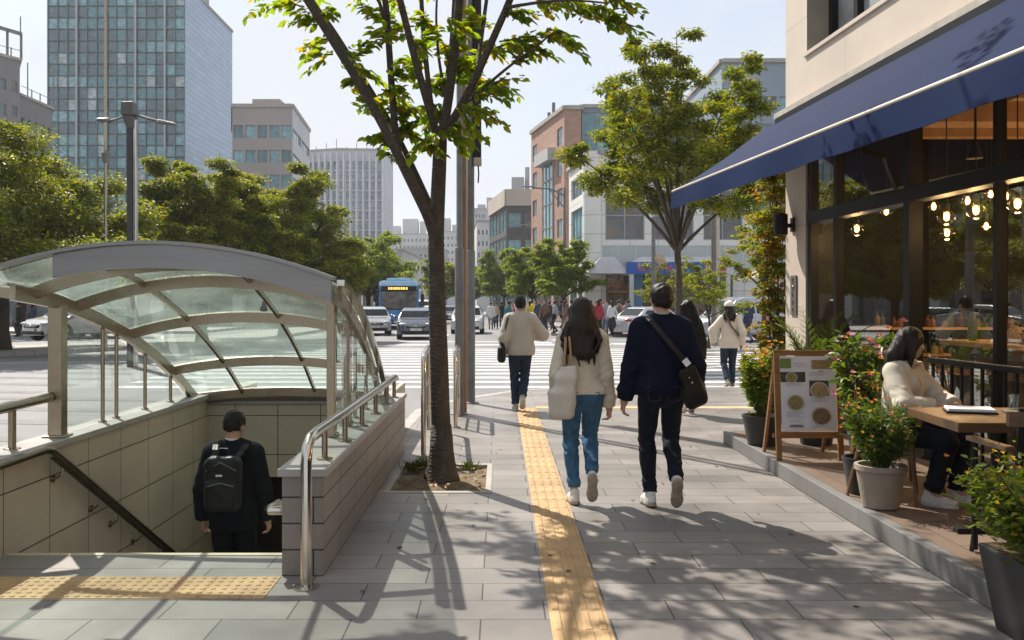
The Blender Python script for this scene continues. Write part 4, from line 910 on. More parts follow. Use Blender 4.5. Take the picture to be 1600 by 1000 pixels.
# 3 commuter on the stairs
J = skel(False, {'L': foot(-.10, .30, 0, -5, -.16), 'R': foot(.10, .02, 8, 5, .0)}, {'L': v3(-.25, .03, .84), 'R': v3(.27, .06, .82)}, head_yaw=-14, head_pitch=-14, lean=.06)
DCL = mat('charcoal_suit', (.012, .013, .017), .85, spec=.12, var=.2, vs=8, bump=.3, bs=240)
m3, s = person('man in a dark suit jacket with a backpack walking down the subway stairs', (-2.19, 7.52, -.975), 3, 1.70, J, dict(
    top=dict(mat=DCL, hem=.76, inf=.032, flare=.165, fold=.006, slv=.012, collar=1, shirt=mat('white_shirt', (.7, .7, .7), .7), sq=.72), bottom=dict(mat=BLKCL, inf=.014, wide=.02), shoes=[LEATH, BLACK], curlR=(.6,), curlL=(.5,)), .0085)
NYL = mat('black_nylon', (.009, .009, .010), .42, var=.3, vs=9, bump=.5, bs=50, spec=.3)
t = attach('backpack', 'black nylon backpack on the back of the man on the subway stairs', 'backpack', m3)
S = SDF((-.3, -.5, .8), (.3, .1, 1.6), .008); yb = -.245
S.box((-.02, yb, 1.17), (.15, .085, .225), .075, None, 0, 0); S.box((-.02, yb-.07, 1.09), (.125, .04, .12), .035, None, .006, 0); S.box((-.02, yb-.03, 1.33), (.12, .06, .07), .05, None, .012, 0); S.fold(.005, 22, 6); S.mesh('pack', NYL, t, s, 1)
mb = MB()
for sg in (-1, 1):
    pp_ = [V((-.02+sg*.075, -.19, 1.34)), V((sg*.108, -.135, 1.42)), V((sg*.122, -.05, 1.453)), V((sg*.13, .06, 1.42)), V((sg*.15, .12, 1.25)), V((sg*.17, .0, 1.05))]
    mb = MB()
    for a_, b_ in zip(pp_, pp_[1:]): mb.bar(a_*s, b_*s, .055, .018, up=(0, -.4, 1))
    mb.build('shoulder_strap', NYL, t, smooth=True)
mb = MB(); mb.tube([V((-.06, yb+.02, 1.39))*s, V((-.05, yb+.02, 1.45))*s, V((.01, yb+.02, 1.45))*s, V((.02, yb+.02, 1.39))*s], .010, 8); mb.build('grab_handle', NYL, t, smooth=True)
mb = MB(); mb.tube([V((-.13, yb-.113, 1.17))*s, V((-.02, yb-.12, 1.2))*s, V((.09, yb-.113, 1.17))*s], .004, 6); mb.tube([V((-.14, yb-.08, 1.29))*s, V((-.02, yb-.095, 1.36))*s, V((.10, yb-.08, 1.29))*s], .004, 6); mb.build('zip', GREYM, t, smooth=True)
mb = MB(); mb.box(V((-.03, yb-.098, 1.255))*s, (.05, .004, .016)); mb.build('badge', SILVER, t)
# 4 man with taupe jacket on the tactile strip
J = skel(False, {'L': foot(-.09, .24, 0, -5), 'R': foot(.03, .02, 40, 0)}, {'L': v3(-.23, .06, .90), 'R': v3(.20, .27, 1.12)}, {'R': v3(.9, -.6, -.5)}, head_yaw=-4)
m4, s = person('man in a pale taupe jacket and navy trousers on the yellow strip', (.30, 13.75, 0), 0, 1.72, J, dict(
    top=dict(mat=TAUPE, hem=.84, inf=.036, flare=.165, fold=.007, slv=.014, collar=1, sq=.75), bottom=dict(mat=NAVYJ, inf=.010, wide=.012, fold=.005), shoes=[mat('beige_shoe', (.42, .37, .30), .7), SOLEW], curlR=(.9,)), .011)
t = attach('shoulder_bag', 'black shoulder bag at the left side of the man in the taupe jacket', 'bag', m4)
S = SDF((-.6, -.4, .6), (0, .3, 1.3), .011); S.box((-.285, -.06, .85), (.06, .15, .12), .05, None, 0, 0); S.box((-.27, -.06, 1.0), (.03, .10, .09), .03, None, .06, 0); S.fold(.006, 16, 2); S.mesh('bag', LEATH, t, s, 1)
mb = MB()
for p, q in zip([(-.26, -.10, 1.04), (-.235, -.15, 1.22), (-.19, -.125, 1.40), (-.165, -.02, 1.475), (-.18, .07, 1.40)], [(-.235, -.15, 1.22), (-.19, -.125, 1.40), (-.165, -.02, 1.475), (-.18, .07, 1.40), (-.26, .05, 1.05)]): mb.bar(V(p)*s, V(q)*s, .03, .008, up=(-1, -1, .2))
mb.build('strap', LEATH, t, smooth=True)
# 5 woman half hidden behind the man in navy
J = skel(True, {'L': foot(-.08, -.02, 35, -5), 'R': foot(.09, .25, 0, 5)}, {'R': v3(.235, .04, .84), 'L': v3(-.22, .1, .9)}, head_yaw=42)
w5, s = person('black haired woman in dark olive jacket half hidden behind the man in navy', (2.71, 13.3, 0), 4, 1.66, J, dict(
    top=dict(mat=OLIVE, hem=.70, inf=.03, flare=.17, fold=.007, slv=.01, collar=1), bottom=dict(mat=BLKCL, inf=.008, wide=.012, hem=.25), hair='long', hairlen=.34, hairw=.085, shoes=[mat('brown_shoe', (.10, .06, .04), .5), SOLEW], curlR=(.5,)), .011)
# 6 woman with a pale cap stepping on to the crossing
J = skel(True, {'L': foot(-.08, -.02, 25, -3), 'R': foot(.07, .22, 0, 3)}, {'L': v3(-.30, .10, .92), 'R': v3(.235, -.06, .88)}, {'L': v3(-1, -.4, 0)}, head_yaw=-6)
w6, s = person('woman in a cream jacket and pale cap stepping on to the crossing', (4.50, 18.05, ZR), -2, 1.69, J, dict(
    top=dict(mat=OFFW, hem=.80, inf=.034, flare=.175, fold=.008, slv=.012, collar=1, sq=.78), bottom=dict(mat=NAVYJ, inf=.006, wide=.010), hair='long', hairlen=.20, hairw=.075, hat=mat('cap_cloth', (.62, .58, .53), .85), shoes=[mat('brown_shoe', (.10, .06, .04), .5), SOLEW], curlL=(.35,), curlR=(.5,)), .011)
t = attach('sling_bag', 'brown sling bag worn across the back of the woman in the pale cap', 'bag', w6)
mb = MB()
for p, q in zip([(-.10, -.12, 1.46), (-.06, -.165, 1.38), (-.01, -.19, 1.25), (.10, -.19, 1.12)], [(-.06, -.165, 1.38), (-.01, -.19, 1.25), (.10, -.19, 1.12), (.20, -.12, 1.02)]): mb.bar(V(p)*s, V(q)*s, .035, .01, up=(0, -1, 0))
mb.build('strap', mat('brown_shoe', (.10, .06, .04), .5), t)
S = SDF((.0, -.4, .7), (.5, .3, 1.2), .012); S.box((.235, .0, .95), (.05, .12, .08), .03, None, 0, 0); S.mesh('bag', mat('brown_shoe', (.10, .06, .04), .5), t, s, 1)
# 7 seated woman at the cafe table (faces +Y in her own frame)
J = skel(True, {'L': dict(foot(-.07, .60, 0, 4), kh=v3(-.05, 1, .6)), 'R': dict(foot(.11, .50, 0, -6), kh=v3(.05, 1, .6))}, {'L': v3(-.05, .42, .745), 'R': v3(.10, .36, .745)}, {'L': v3(-1, -.3, -.6), 'R': v3(1, -.3, -.6)}, off=(0, 0, -.385), lean=.10, head_yaw=44, head_pitch=-8)
w7, s = person('woman in a cream blazer seated at the cafe table, looking away to the right', (3.03, 6.98, .14), -139, 1.66, J, dict(
    top=dict(mat=mat('ecru_cloth', (.58, .52, .42), .85, var=.07, vs=7, bump=.3, bs=200), hem=.33, inf=.034, flare=.165, fold=.007, slv=.012, collar=1, sq=.85, open=.0, cuff=.16, name='blazer'), bottom=dict(mat=DARKJ, inf=.010, wide=.014, hem=.06, seat=0), hair='long', hairlen=.36, hairw=.085, hairmat=HAIRB, front=-.01, locks=1,
    shoes=[WSHOE, SOLEW], curlL=(.25,), curlR=(.3,), handL=dict(n=(0, .1, -1)), handR=dict(n=(0, .1, -1))), .008)
S = SDF((-.3, -.3, .5), (.3, .35, 1.2), .008); torso(S, J, .040, 0); S.cut((0, -1, 0), (0, .03, 0)); S.cut((0, 0, 1), (0, 0, 1.06))
for sg in (-1, 1): S.cut((sg, 0, -.20), (0, 0, .62))
S.mesh('shirt', mat('patterned_top', (.30, .27, .24), .8, var=.6, vs=70), w7, s, 1)
for sg in (-1, 1):
    S = SDF((-.3, -.3, .5), (.3, .35, 1.2), .008); torso(S, J, .050, 0); S.cut((0, -1, 0), (0, .03, 0)); S.cut((0, 0, 1), (0, 0, 1.07)); S.cut((-sg, 0, .20), (0, 0, .62)); S.cut((sg, 0, -.34), (sg*.006, 0, .62)); S.mesh('lapel', MC['ecru_cloth'], w7, s, 1)

# ---------------------------------------------------------------- far pedestrians: one mesh each
CMAT = {}
def cm(n, c): 
    if n not in CMAT: CMAT[n] = mat('cloth_'+n, c, .85, var=.15, vs=6)
    return CMAT[n]
TOPS = {'red': (.34, .03, .05), 'grey': (.26, .27, .29), 'white': (.60, .60, .60), 'black': (.02, .02, .022), 'navy': (.03, .045, .09), 'pale blue': (.30, .38, .50), 'beige': (.42, .35, .26), 'olive': (.10, .10, .05), 'yellow': (.55, .42, .04), 'lilac': (.33, .28, .42), 'brown': (.14, .08, .05), 'pink': (.55, .26, .28), 'teal': (.04, .16, .18)}
BOTS = {'black': (.018, .018, .02), 'navy': (.025, .035, .07), 'grey': (.16, .16, .17), 'beige': (.36, .29, .21), 'blue': (.06, .12, .22)}
def walker(label, loc, rz, H, f, top, bot, ph=0., skirt=False, bag=None, group='distant pedestrians by the crossing', h=.024, cat='person'):
    d = .22*math.sin(ph); J = skel(f, {'L': foot(-.09, .14+d, 0 if d > -.02 else 25, 0), 'R': foot(.09, .14-d, 0 if d < .02 else 25, 0)}, {'L': v3(-.24, .04-d*.6, .86), 'R': v3(.24, .04+d*.6, .86)})
    lo, hi = bounds(J, .18); lo[2] = -.03; S = SDF(lo, hi, h); torso(S, J, .02, 1)
    S.cap(J['chest'], v3(0, 0, .85), .15, .155, .03, 1, sq=.74)
    for q in 'LR':
        leg(S, J, q, .012, 2); arm(S, J, q, .018, 1); S.cap(J['wr'+q], J['wr'+q]+unit(J['wr'+q]-J['el'+q])*.13, .034, .022, .01, 0); shoe(S, J, q, 4, 4)
    if skirt: S.cap((0, 0, .95), (0, 0, .52), .15, .24, .02, 2, sq=.8)
    head_prims(S, J, 0, False); S.ell(hp(J, 0, -.02, .03), (.088, .10, .10), None, 0, 3)
    if f: S.cap(hp(J, 0, -.05, 0), hp(J, 0, -.09, -.22), .085, .07, .03, 3, sq=.6)
    if bag: S.box((-.25, -.02, .9), (.06, .13, .13), .03, None, 0, 5)
    o = S.mesh('person', [SKIN, cm(top, TOPS[top]), cm(bot+'_b', BOTS[bot]), HAIR, WSHOE if ph > 3 else LEATH, LEATH], None, H/1.725, 1, loc=loc); o.rotation_euler = (0, 0, R(rz)); return tagp(o, label, cat, group)
# ---------------------------------------------------------------- trees
# near tree: limbs laid out one by one
tr = thing('street_tree', 'near street tree with forking dark trunk standing in the square soil bed', 'tree', (-.54, 8.43, 0))
TY = 8.43
w_ = MB()
def px(pts, dy0=0., dy1=0.):
    n = len(pts); return [P(x, y, TY+dy0+(dy1-dy0)*i/max(1, n-1)) for i, (x, y) in enumerate(pts)]
def limb(pts, r0, r1, dy0=0., dy1=0., n=9, ext=None):
    q = px(pts, dy0, dy1)
    if ext: q += [q[-1]+V(e) for e in ext]
    # smooth the polyline
    for _ in range(2):
        z = [q[0]]
        for a, b in zip(q, q[1:]): z += [a*.75+b*.25, a*.25+b*.75]
        z.append(q[-1]); q = z
    k = len(q); w_.tube(q, [r0+(r1-r0)*(i/(k-1))**.85 for i in range(k)], n); return q
T = limb([(692, 764), (691, 735), (690, 700), (688, 640), (686, 560), (683, 480), (682, 420), (681, 380), (683, 330), (686, 270), (688, 215)], .105, .062, n=14)
w_.tube([(-.545, 8.43, -.08), (-.54, 8.43, .02), (-.54, 8.43, .10), (-.54, 8.43, .26), (-.545, 8.43, .5)], [.20, .165, .135, .112, .095], 14)
limbs = []
limbs.append(limb([(683, 390), (672, 345), (655, 310), (640, 280), (612, 222), (590, 180), (560, 128), (530, 80), (480, 0)], .054, .030, 0, -.5, ext=[(-.35, -.2, .55), (-.75, -.3, 1.5)]))
limbs.append(limb([(681, 345), (668, 312), (648, 268), (625, 220), (600, 175), (560, 110), (520, 45), (490, 5)], .034, .018, 0, .6, ext=[(-.3, .3, .5), (-.6, .6, 1.4)]))
limbs.append(limb([(622, 240), (617, 205), (613, 150), (608, 80), (603, 0)], .036, .026, -.1, -.1, ext=[(-.1, -.2, .6), (-.25, -.4, 2.0)]))
limbs.append(limb([(606, 60), (598, 20), (590, -5)], .02, .011, -.1, -.4, ext=[(-.4, -.4, .5)]))
limbs.append(limb([(688, 225), (678, 195), (662, 140), (645, 80), (628, 10)], .040, .025, 0, -.6, ext=[(-.2, -.5, .8), (-.4, -.9, 2.2)]))
limbs.append(limb([(676, 185), (668, 120), (662, 60), (658, 0)], .028, .019, .1, .5, ext=[(-.05, .3, .8), (-.1, .6, 2.4)]))
limbs.append(limb([(688, 225), (700, 160), (711, 70), (718, -5)], .050, .034, 0, .1, ext=[(.08, .1, .9), (.15, .2, 2.6)]))
limbs.append(limb([(690, 215), (712, 180), (732, 145), (755, 95), (775, 50), (797, 0)], .042, .027, 0, -.4, ext=[(.3, -.3, .7), (.7, -.7, 1.9)]))
limbs.append(limb([(745, 122), (752, 60), (760, 0)], .023, .014, -.2, .3, ext=[(.1, .3, .8), (.2, .5, 1.6)]))
limbs.append(limb([(694, 150), (701, 100), (706, 55), (709, 0)], .022, .013, .25, .7, ext=[(.0, .5, .8), (.1, .9, 1.6)]))
limbs.append(limb([(690, 120), (684, 80), (681, 30), (683, -10)], .016, .009, .2, .6, ext=[(0, .4, .5)]))
lf = Leafer(); rng = np.random.default_rng(21)
# visible sprays: start pixel, end pixel, depth offsets, leaf count
SP = [((520, 85), (478, 86), -.3), ((545, 95), (605, 48), -.2), ((533, 98), (598, 118), .2), ((500, 30), (450, 30), -.4), ((470, 10), (440, -2), -.5), ((490, 25), (520, 20), .1), ((512, 60), (470, 70), .3),
 ((560, 130), (541, 125), -.2), ((585, 165), (558, 142), 0), ((600, 185), (560, 160), .3), ((605, 190), (640, 165), .2), ((590, 150), (628, 130), .4), ((596, 140), (640, 145), -.3), ((617, 160), (655, 178), .1), ((612, 120), (640, 95), -.3), ((608, 70), (585, 40), -.4), ((607, 60), (640, 30), .2),
 ((616, 210), (575, 212), -.2), ((628, 245), (578, 208), -.1), ((640, 200), (600, 215), .2), ((650, 215), (690, 232), -.3), ((630, 200), (665, 222), .4), ((655, 190), (618, 195), .2),
 ((690, 205), (640, 235), -.5), ((692, 200), (735, 222), -.3), ((700, 190), (752, 210), .2), ((706, 195), (725, 232), .1), ((735, 150), (800, 125), -.4), ((738, 148), (790, 150), .2), ((740, 140), (822, 108), -.1), ((720, 165), (790, 185), -.5), ((725, 165), (770, 175), .3), ((742, 130), (812, 140), .4),
 ((775, 75), (830, 50), -.3), ((780, 65), (880, 45), -.6), ((850, 55), (915, 80), -.7), ((820, 75), (870, 85), -.5), ((860, 45), (900, 60), -.9), ((800, 90), (850, 78), -.2), ((790, 20), (850, 15), -.5), ((850, 5), (940, 15), -.8), ((900, 5), (1000, 32), -1.), ((930, 10), (985, 42), -1.1), ((880, -5), (950, 20), -.7), ((950, -5), (1003, 8), -1.), ((830, -10), (880, 10), -.3),
 ((660, 60), (690, 40), .4), ((665, 90), (640, 110), .5), ((700, 90), (735, 70), .5), ((712, 80), (680, 60), .6), ((705, 120), (670, 140), .5), ((715, 100), (755, 110), .7), ((650, 100), (620, 85), .6), ((675, 40), (640, 20), .3), ((720, 40), (770, 30), .5), ((760, 30), (730, 10), .2), ((640, 60), (670, 75), -.4), ((700, 30), (735, 45), -.3), ((690, 140), (655, 120), .8), ((680, 165), (640, 170), .6), ((690, 170), (665, 200), .4), ((712, 130), (750, 65), .8), ((625, 40), (590, 20), .3), ((600, 20), (555, 0), -.3), ((735, 95), (700, 110), .4), ((745, 70), (785, 85), .5)]
for a, b, dy in SP:
    p0 = np.array(P(a[0], a[1], TY+dy*.5)); p1 = np.array(P(b[0], b[1], TY+dy)); ln = np.linalg.norm(p1-p0)
    d = p1-p0
    for j in range(3):
        dd = d+rng.normal(size=3)*ln*.16*(j > 0); lf.twig(p0+rng.normal(size=3)*.03*(j > 0), dd+np.array((0, 0, .08*ln)), ln*(1 if j == 0 else rng.uniform(.5, .85)), int(8+ln*18), .105, .22, .7, w_ if j == 0 else None, .006)
# two thin side boughs carrying the long right hand sprays
limb([(738, 150), (770, 125), (800, 100), (835, 75), (865, 50)], .018, .007, -.2, -.6, 6); limb([(790, 12), (850, 2), (900, 0), (950, 5)], .018, .006, -.4, -1., 6); limb([(722, 165), (752, 145), (790, 120)], .014, .006, 0, -.3, 6)
# crown above the frame: boughs and sprays that dapple the pavement
for i in range(30):
    q = limbs[i % len(limbs)]; t = q[int(len(q)*rng.uniform(.70, .98))]; az = rng.uniform(0, 2*math.pi); ln = rng.uniform(.7, 1.75)
    if t.z < 4.9: t = t+V((0, 0, 4.9-t.z+rng.uniform(0, .6)))
    e = V((t.x+math.cos(az)*ln, t.y+math.sin(az)*ln, max(5.0, t.z+rng.uniform(-.2, .9)))); m_ = (t+e)/2+V((0, 0, .15)); w_.tube([t, m_, e], [.02, .013, .006], 5, cap=False)
    for j in range(8):
        u = rng.uniform(.2, 1); c = np.array(t*(1-u)**2+m_*2*u*(1-u)+e*u*u); a2 = az+rng.uniform(-1.3, 1.3)
        if c[2] < 4.75: c[2] = 4.75
        lf.twig(c, (math.cos(a2), math.sin(a2), .05), rng.uniform(.35, .6), int(rng.uniform(12, 20)), .105, .2, .8)
w_.build('trunk', BARK, tr, smooth=True, angle=0)
lf.mesh('crown', LEAFH, tr, .5)
# right hand tree beyond the crossing
make_tree('street_tree', 'tall airy street tree on the right in front of the white corner building', (4.85, 25, -.05), 9.3, 3.0, 3.05, .105, LEAFM, BARK2, .10, 15, 12, 9, 42, flat=.5, low=.24, lean=(-.1, 0), seed=1, cr=.38, tmin=.42, zs=1.1)
def tree(lbl, x, Y, H, r, fork, tr_, sz, seed, lm=None, kw=None, z=0.): make_tree('street_tree', lbl, (x, Y, z), H, r, fork, tr_, lm or LEAFM, BARK2, sz, seed=seed, **(kw or {}))
K1 = dict(limbs=17, sec=12, cl=10, per=85, flat=.5, low=.08, cr=.44, zs=1.35)
tree('broad dense street tree at the left edge behind the canopy', -16.3, 30, 6.9, 4.9, 2.0, .24, .115, 2, kw=K1, z=.1)
K2 = dict(limbs=17, sec=12, cl=10, per=85, flat=.5, low=.02, cr=.44, zs=1.35)
tree('large dense street tree right of the grey street lamp', -11.7, 36, 7.4, 3.2, 1.6, .2, .12, 3, kw=K2, z=.1)
tree('dense rounded street tree above the right end of the canopy roof', -9.7, 41, 7.7, 3.9, 1.6, .2, .125, 4, kw=K2, z=.1)
K3 = dict(limbs=12, sec=9, cl=7, per=20, flat=.45, low=.1, cr=.5)
tree('paler street tree behind and left of the blue bus', -8.95, 62, 6.5, 3.1, 1.9, .16, .22, 5, LEAFF, K3, .1)
tree('street tree far behind the blue bus on the left kerb', -10.5, 78, 7, 3.6, 2, .16, .26, 6, LEAFF, K3, .1)
tree('small far tree seen just left of the near trunk', -6.4, 105, 6.6, 3.2, 2, .16, .3, 7, LEAFF, K3)
tree('small far tree seen between near trunk and grey poles', -3.5, 120, 7, 3.6, 2, .16, .32, 8, LEAFF, K3)
tree('mid street tree left of the arm lamp on the right pavement', 2.15, 62, 5.6, 2.4, 1.8, .13, .2, 9, LEAFF, K3, .08)
tree('mid street tree in front of the white building corner', 3.85, 56, 5.7, 2.2, 1.9, .13, .2, 10, LEAFF, K3, .08)
tree('far street tree at the foot of the grey beige building', .35, 92, 7.2, 3.0, 2.1, .15, .28, 12, LEAFF, K3, .08)
tree('young yellow green tree beside the white sedan', 7.6, 33.5, 3.6, 1.55, 1.1, .05, .10, 13, LEAFM, dict(limbs=8, sec=6, cl=4, per=26, flat=.4, low=.1), .0)
tree('low yellow green tree below the blue shop sign', 9.0, 49, 4.2, 2.0, 1.2, .07, .12, 14, LEAFM, dict(limbs=8, sec=7, cl=4, per=28, flat=.4, low=.1), .08)
tree('street tree beyond the cafe corner, partly behind its awning', 8.3, 29, 5.4, 1.3, 2.0, .08, .11, 15, LEAFM, dict(limbs=8, sec=7, cl=4, per=26, flat=.4, low=.1), .0)
tree('leafy tree on the far left plaza behind the parked cars', -25, 48, 8, 4.5, 2, .2, .26, 16, LEAFM, K3, .1)
# ---------------------------------------------------------------- buildings
def pane_mat(n, c, rough=.04, ior=1.9, c2=None, var=.35, vs=.35):
    m, nt, out = _nt(n); L = nt.links.new
    tc = N(nt, 'TexCoord'); mp = N(nt, 'Mapping'); mp.inputs['Scale'].default_value = (1, 1, 1.7); L(tc.outputs['Object'], mp.inputs[0])
    no = N(nt, 'TexNoise', i_Scale=vs*3, i_Detail=4.); L(mp.outputs[0], no.inputs['Vector'])
    r = ramp(nt, no.outputs['Fac'], [(.35, mul(c, 1-var)), (.62, c2 or mul(c, 1+var))]); b = N(nt, 'BsdfPrincipled', i_Roughness=rough, i_IOR=ior); L(r.outputs[0], b.inputs['Base Color'])
    n2 = N(nt, 'TexNoise', i_Scale=.6, i_Detail=1.); L(tc.outputs['Object'], n2.inputs['Vector']); bp = N(nt, 'Bump', i_Strength=.05, i_Distance=.2); L(n2.outputs['Fac'], bp.inputs['Height']); L(bp.outputs[0], b.inputs['Normal'])
    L(b.outputs[0], out.inputs[0]); return m
GT = [pane_mat('glass_teal', (.06, .19, .22)), pane_mat('glass_teal_pale', (.15, .34, .38)), pane_mat('glass_slate', (.035, .10, .125)), pane_mat('glass_blind', (.34, .42, .43), .2)]
GD = [pane_mat('glass_dark', (.03, .04, .045)), pane_mat('glass_dark_warm', (.06, .055, .05)), pane_mat('glass_dark_green', (.04, .08, .08))]
GL = [pane_mat('glass_pale', (.20, .28, .32)), pane_mat('glass_pale_blue', (.13, .19, .25))]
FRM = mat('alu_frame', (.30, .33, .34), .4, .5, vs=1); FRD = mat('dark_frame', (.05, .055, .06), .4, .3, vs=1)
FRML = mat('mullion_pale', (.12, .18, .19), .4, .3, vs=1)
def wallmat(n, c, var=.1, vs=.25, rough=.8): return mat(n, c, rough, var=var, vs=vs, bump=.15, bs=8)
W_CONC = wallmat('wall_concrete', (.34, .31, .29)); W_GREY = wallmat('wall_grey', (.20, .195, .20)); W_WHITE = m_slabs('wall_white', (.80, .79, .76), 1.8, 1.2, mortar=.02, var=.02, joint=(.40, .40, .39), axis='XZ', offset=0, rough=.5, speckle=.04, stain=.1)
W_BRICK = m_slabs('wall_brick', (.44, .265, .20), .5, .15, mortar=.012, var=.12, joint=(.38, .27, .22), axis='YZ', rough=.85, speckle=.1, stain=.15); W_BRICKF = m_slabs('wall_brick_front', (.44, .265, .20), .5, .15, mortar=.012, var=.12, joint=(.38, .27, .22), axis='XZ', rough=.85, speckle=.1, stain=.15)
W_PALE = wallmat('wall_pale', (.42, .42, .43)); W_BEIGE = wallmat('wall_beige', (.50, .43, .37)); W_DKPAN = wallmat('wall_dark_panel', (.10, .095, .095)); W_BLUE = m_slabs('cladding_blue', (.33, .45, .60), 3.2, .95, mortar=.05, var=.09, joint=(.16, .20, .26), axis='YZ', offset=.5, rough=.35, speckle=.03, stain=.1)
W_TEAL = wallmat('wall_steel', (.24, .27, .30), rough=.5)
def facade(wall, root, p0, p1, z0, z1, nx, nz, ww=.7, wh=.6, dep=.15, pm=GD, frame=FRM, nb=1, hb=0, lim=[100], zo=.5, name='window', rest=None, skip=None, wm=0, fw=.05, pick=None):
    p0, p1 = V((*p0, 0)), V((*p1, 0)); d = (p1-p0); Lh = d.length; d.normalize(); n = V((d.y, -d.x, 0)); cw, chh = Lh/nx, (z1-z0)/nz
    def pt(s, z, o=0): q = p0+d*s+n*o; return V((q.x, q.y, z))
    for j in range(nz):
        for i in range(nx):
            a0, a1, c0, c1 = i*cw, (i+1)*cw, z0+j*chh, z0+(j+1)*chh
            if skip and skip(i, j): wall.poly([pt(a0, c0), pt(a1, c0), pt(a1, c1), pt(a0, c1)], wm); continue
            s0, s1 = a0+cw*(1-ww)/2, a1-cw*(1-ww)/2; t0 = c0+chh*(1-wh)*zo; t1 = t0+chh*wh
            O = [pt(a0, c0), pt(a1, c0), pt(a1, c1), pt(a0, c1)]; I = [pt(s0, t0), pt(s1, t0), pt(s1, t1), pt(s0, t1)]; D = [pt(s0, t0, -dep), pt(s1, t0, -dep), pt(s1, t1, -dep), pt(s0, t1, -dep)]
            for k in range(4):
                q = (k+1) % 4; wall.poly([O[k], O[q], I[q], I[k]], wm); wall.poly([I[k], I[q], D[q], D[k]], wm)
            big = lim[0] > 0; lim[0] -= 1; mb = MB() if big else rest
            pi = pick(i, j) if pick else int(rng.integers(len(pm))); mb.poly(D, pi)
            if frame:
                fm = len(pm)
                for k in range(nb+1):
                    s = s0+(s1-s0)*k/nb; mb.bar(pt(min(max(s, s0+fw/2), s1-fw/2), t0+.001, -dep+fw*.55), pt(min(max(s, s0+fw/2), s1-fw/2), t1-.001, -dep+fw*.55), fw, fw, fm, up=n)
                for k in range(hb+2):
                    t = t0+(t1-t0)*k/(hb+1); t = min(max(t, t0+fw/2), t1-fw/2); mb.bar(pt(s0+fw, t, -dep+fw*.5), pt(s1-fw, t, -dep+fw*.5), fw, fw, fm, up=(0, 0, 1))
            if big: mb.build(name, list(pm)+([frame] if frame else []), root)
def building(name, label, foot, z1, wm, faces, roofm=None, coping=None, cat='building', z0=0, extra_mats=()):
    """foot: polygon counter-clockwise seen from above; faces: edge index -> facade keywords"""
    c = sum((V((*p, 0)) for p in foot), V())/len(foot); root = thing(name, label, cat, (c.x, c.y, z0)); wall = MB(); rest = MB(); lim = [100]; rm = None
    for i in range(len(foot)):
        a, b = foot[i], foot[(i+1) % len(foot)]
        if isinstance(faces.get(i), (dict, list)):
            segs = faces[i] if isinstance(faces[i], list) else [faces[i]]
            zc = z0
            for k in segs:
                k = dict(k); za, zb = k.pop('z0'), k.pop('z1')
                if za > zc: wall.poly([(*a, zc), (*b, zc), (*b, za), (*a, za)], k.get('wm', 0))
                rm = (list(k.get('pm', GD))+[k.get('frame', FRM)]) if rm is None else rm
                facade(wall, root, a, b, za, zb, k.pop('nx'), k.pop('nz'), lim=lim, rest=rest, **k); zc = zb
            if zc < z1: wall.poly([(*a, zc), (*b, zc), (*b, z1), (*a, z1)], segs[-1].get('wm', 0))
        else: wall.poly([(*a, z0), (*b, z0), (*b, z1), (*a, z1)], (faces.get(i) or 0) if isinstance(faces.get(i), int) else 0)
    wall.build('wall', [wm]+list(extra_mats), root)
    r = MB(); r.poly([(*p, z1-.3) for p in foot]); r.build('roof', roofm or CONC, root)
    if coping:
        cp = MB()
        for i in range(len(foot)):
            a, b = V((*foot[i], z1)), V((*foot[(i+1) % len(foot)], z1)); d = (b-a).normalized(); n = V((d.y, -d.x, 0)); cp.bar(a+n*.03+V((0, 0, .002)), b+n*.03+V((0, 0, .002)), .35, coping)
        cp.build('coping', roofm or CONC, root)
    if rest.f: tagp(rest.build('window', rm, root), kind='stuff')
    return root
def X(x, Y): return (x-CX)/F*Y
def Zp(y, Y): return EYE-(y-CY)/F*Y
# glass office tower
rt_ = np.random.default_rng(8); TG = {}
def tpick(i, j):
    k = (max(0, (i-1)//3 if i < 13 else 4), j)
    if k not in TG: TG[k] = int(rt_.choice([0, 1, 2], p=[.5, .2, .3] if j % 2 else [.42, .38, .2]))
    return int(rt_.choice([TG[k], 0, 3, 2], p=[.76, .10, .07, .07]))
Y = 150; x0, x1 = X(75, Y), X(289, Y); Y2 = 177
b = building('office_tower', 'tall glass office tower with teal curtain wall and blue metal side', [(x0, Y), (x1, Y), (X(363, Y2), Y2), (x0, Y2)], 54, W_TEAL,
    {0: dict(z0=16., z1=54., nx=14, nz=20, ww=.95, wh=.93, dep=.12, pm=GT, frame=None, pick=tpick), 1: 1}, extra_mats=[W_BLUE], coping=.4)
mb = MB()
for i in range(15): xx = x0+(x1-x0)*i/14; mb.span((xx-.07, Y-.16, 16), (xx+.07, Y-.01, 54))
mb.build('mullions', FRML, b)
mb = MB()
for i in (3, 6, 9, 12): xx = x0+(x1-x0)*i/14; mb.span((xx-.16, Y-.4, 16), (xx+.16, Y-.17, 54))
mb.build('fins', mat('fin_alu', (.36, .38, .38), .4, .4), b)
mb = MB(); mb.span((X(322, 163), 160, 53.9), (X(326, 163)+.1, 163, 57)); mb.build('roof_plant', W_TEAL, b)
mb = MB()
for k in range(21): z = 16+k*1.9; mb.span((x0, Y-.1, z-.06), (x1, Y-.02, z+.06))
mb.build('transoms', FRD, b)
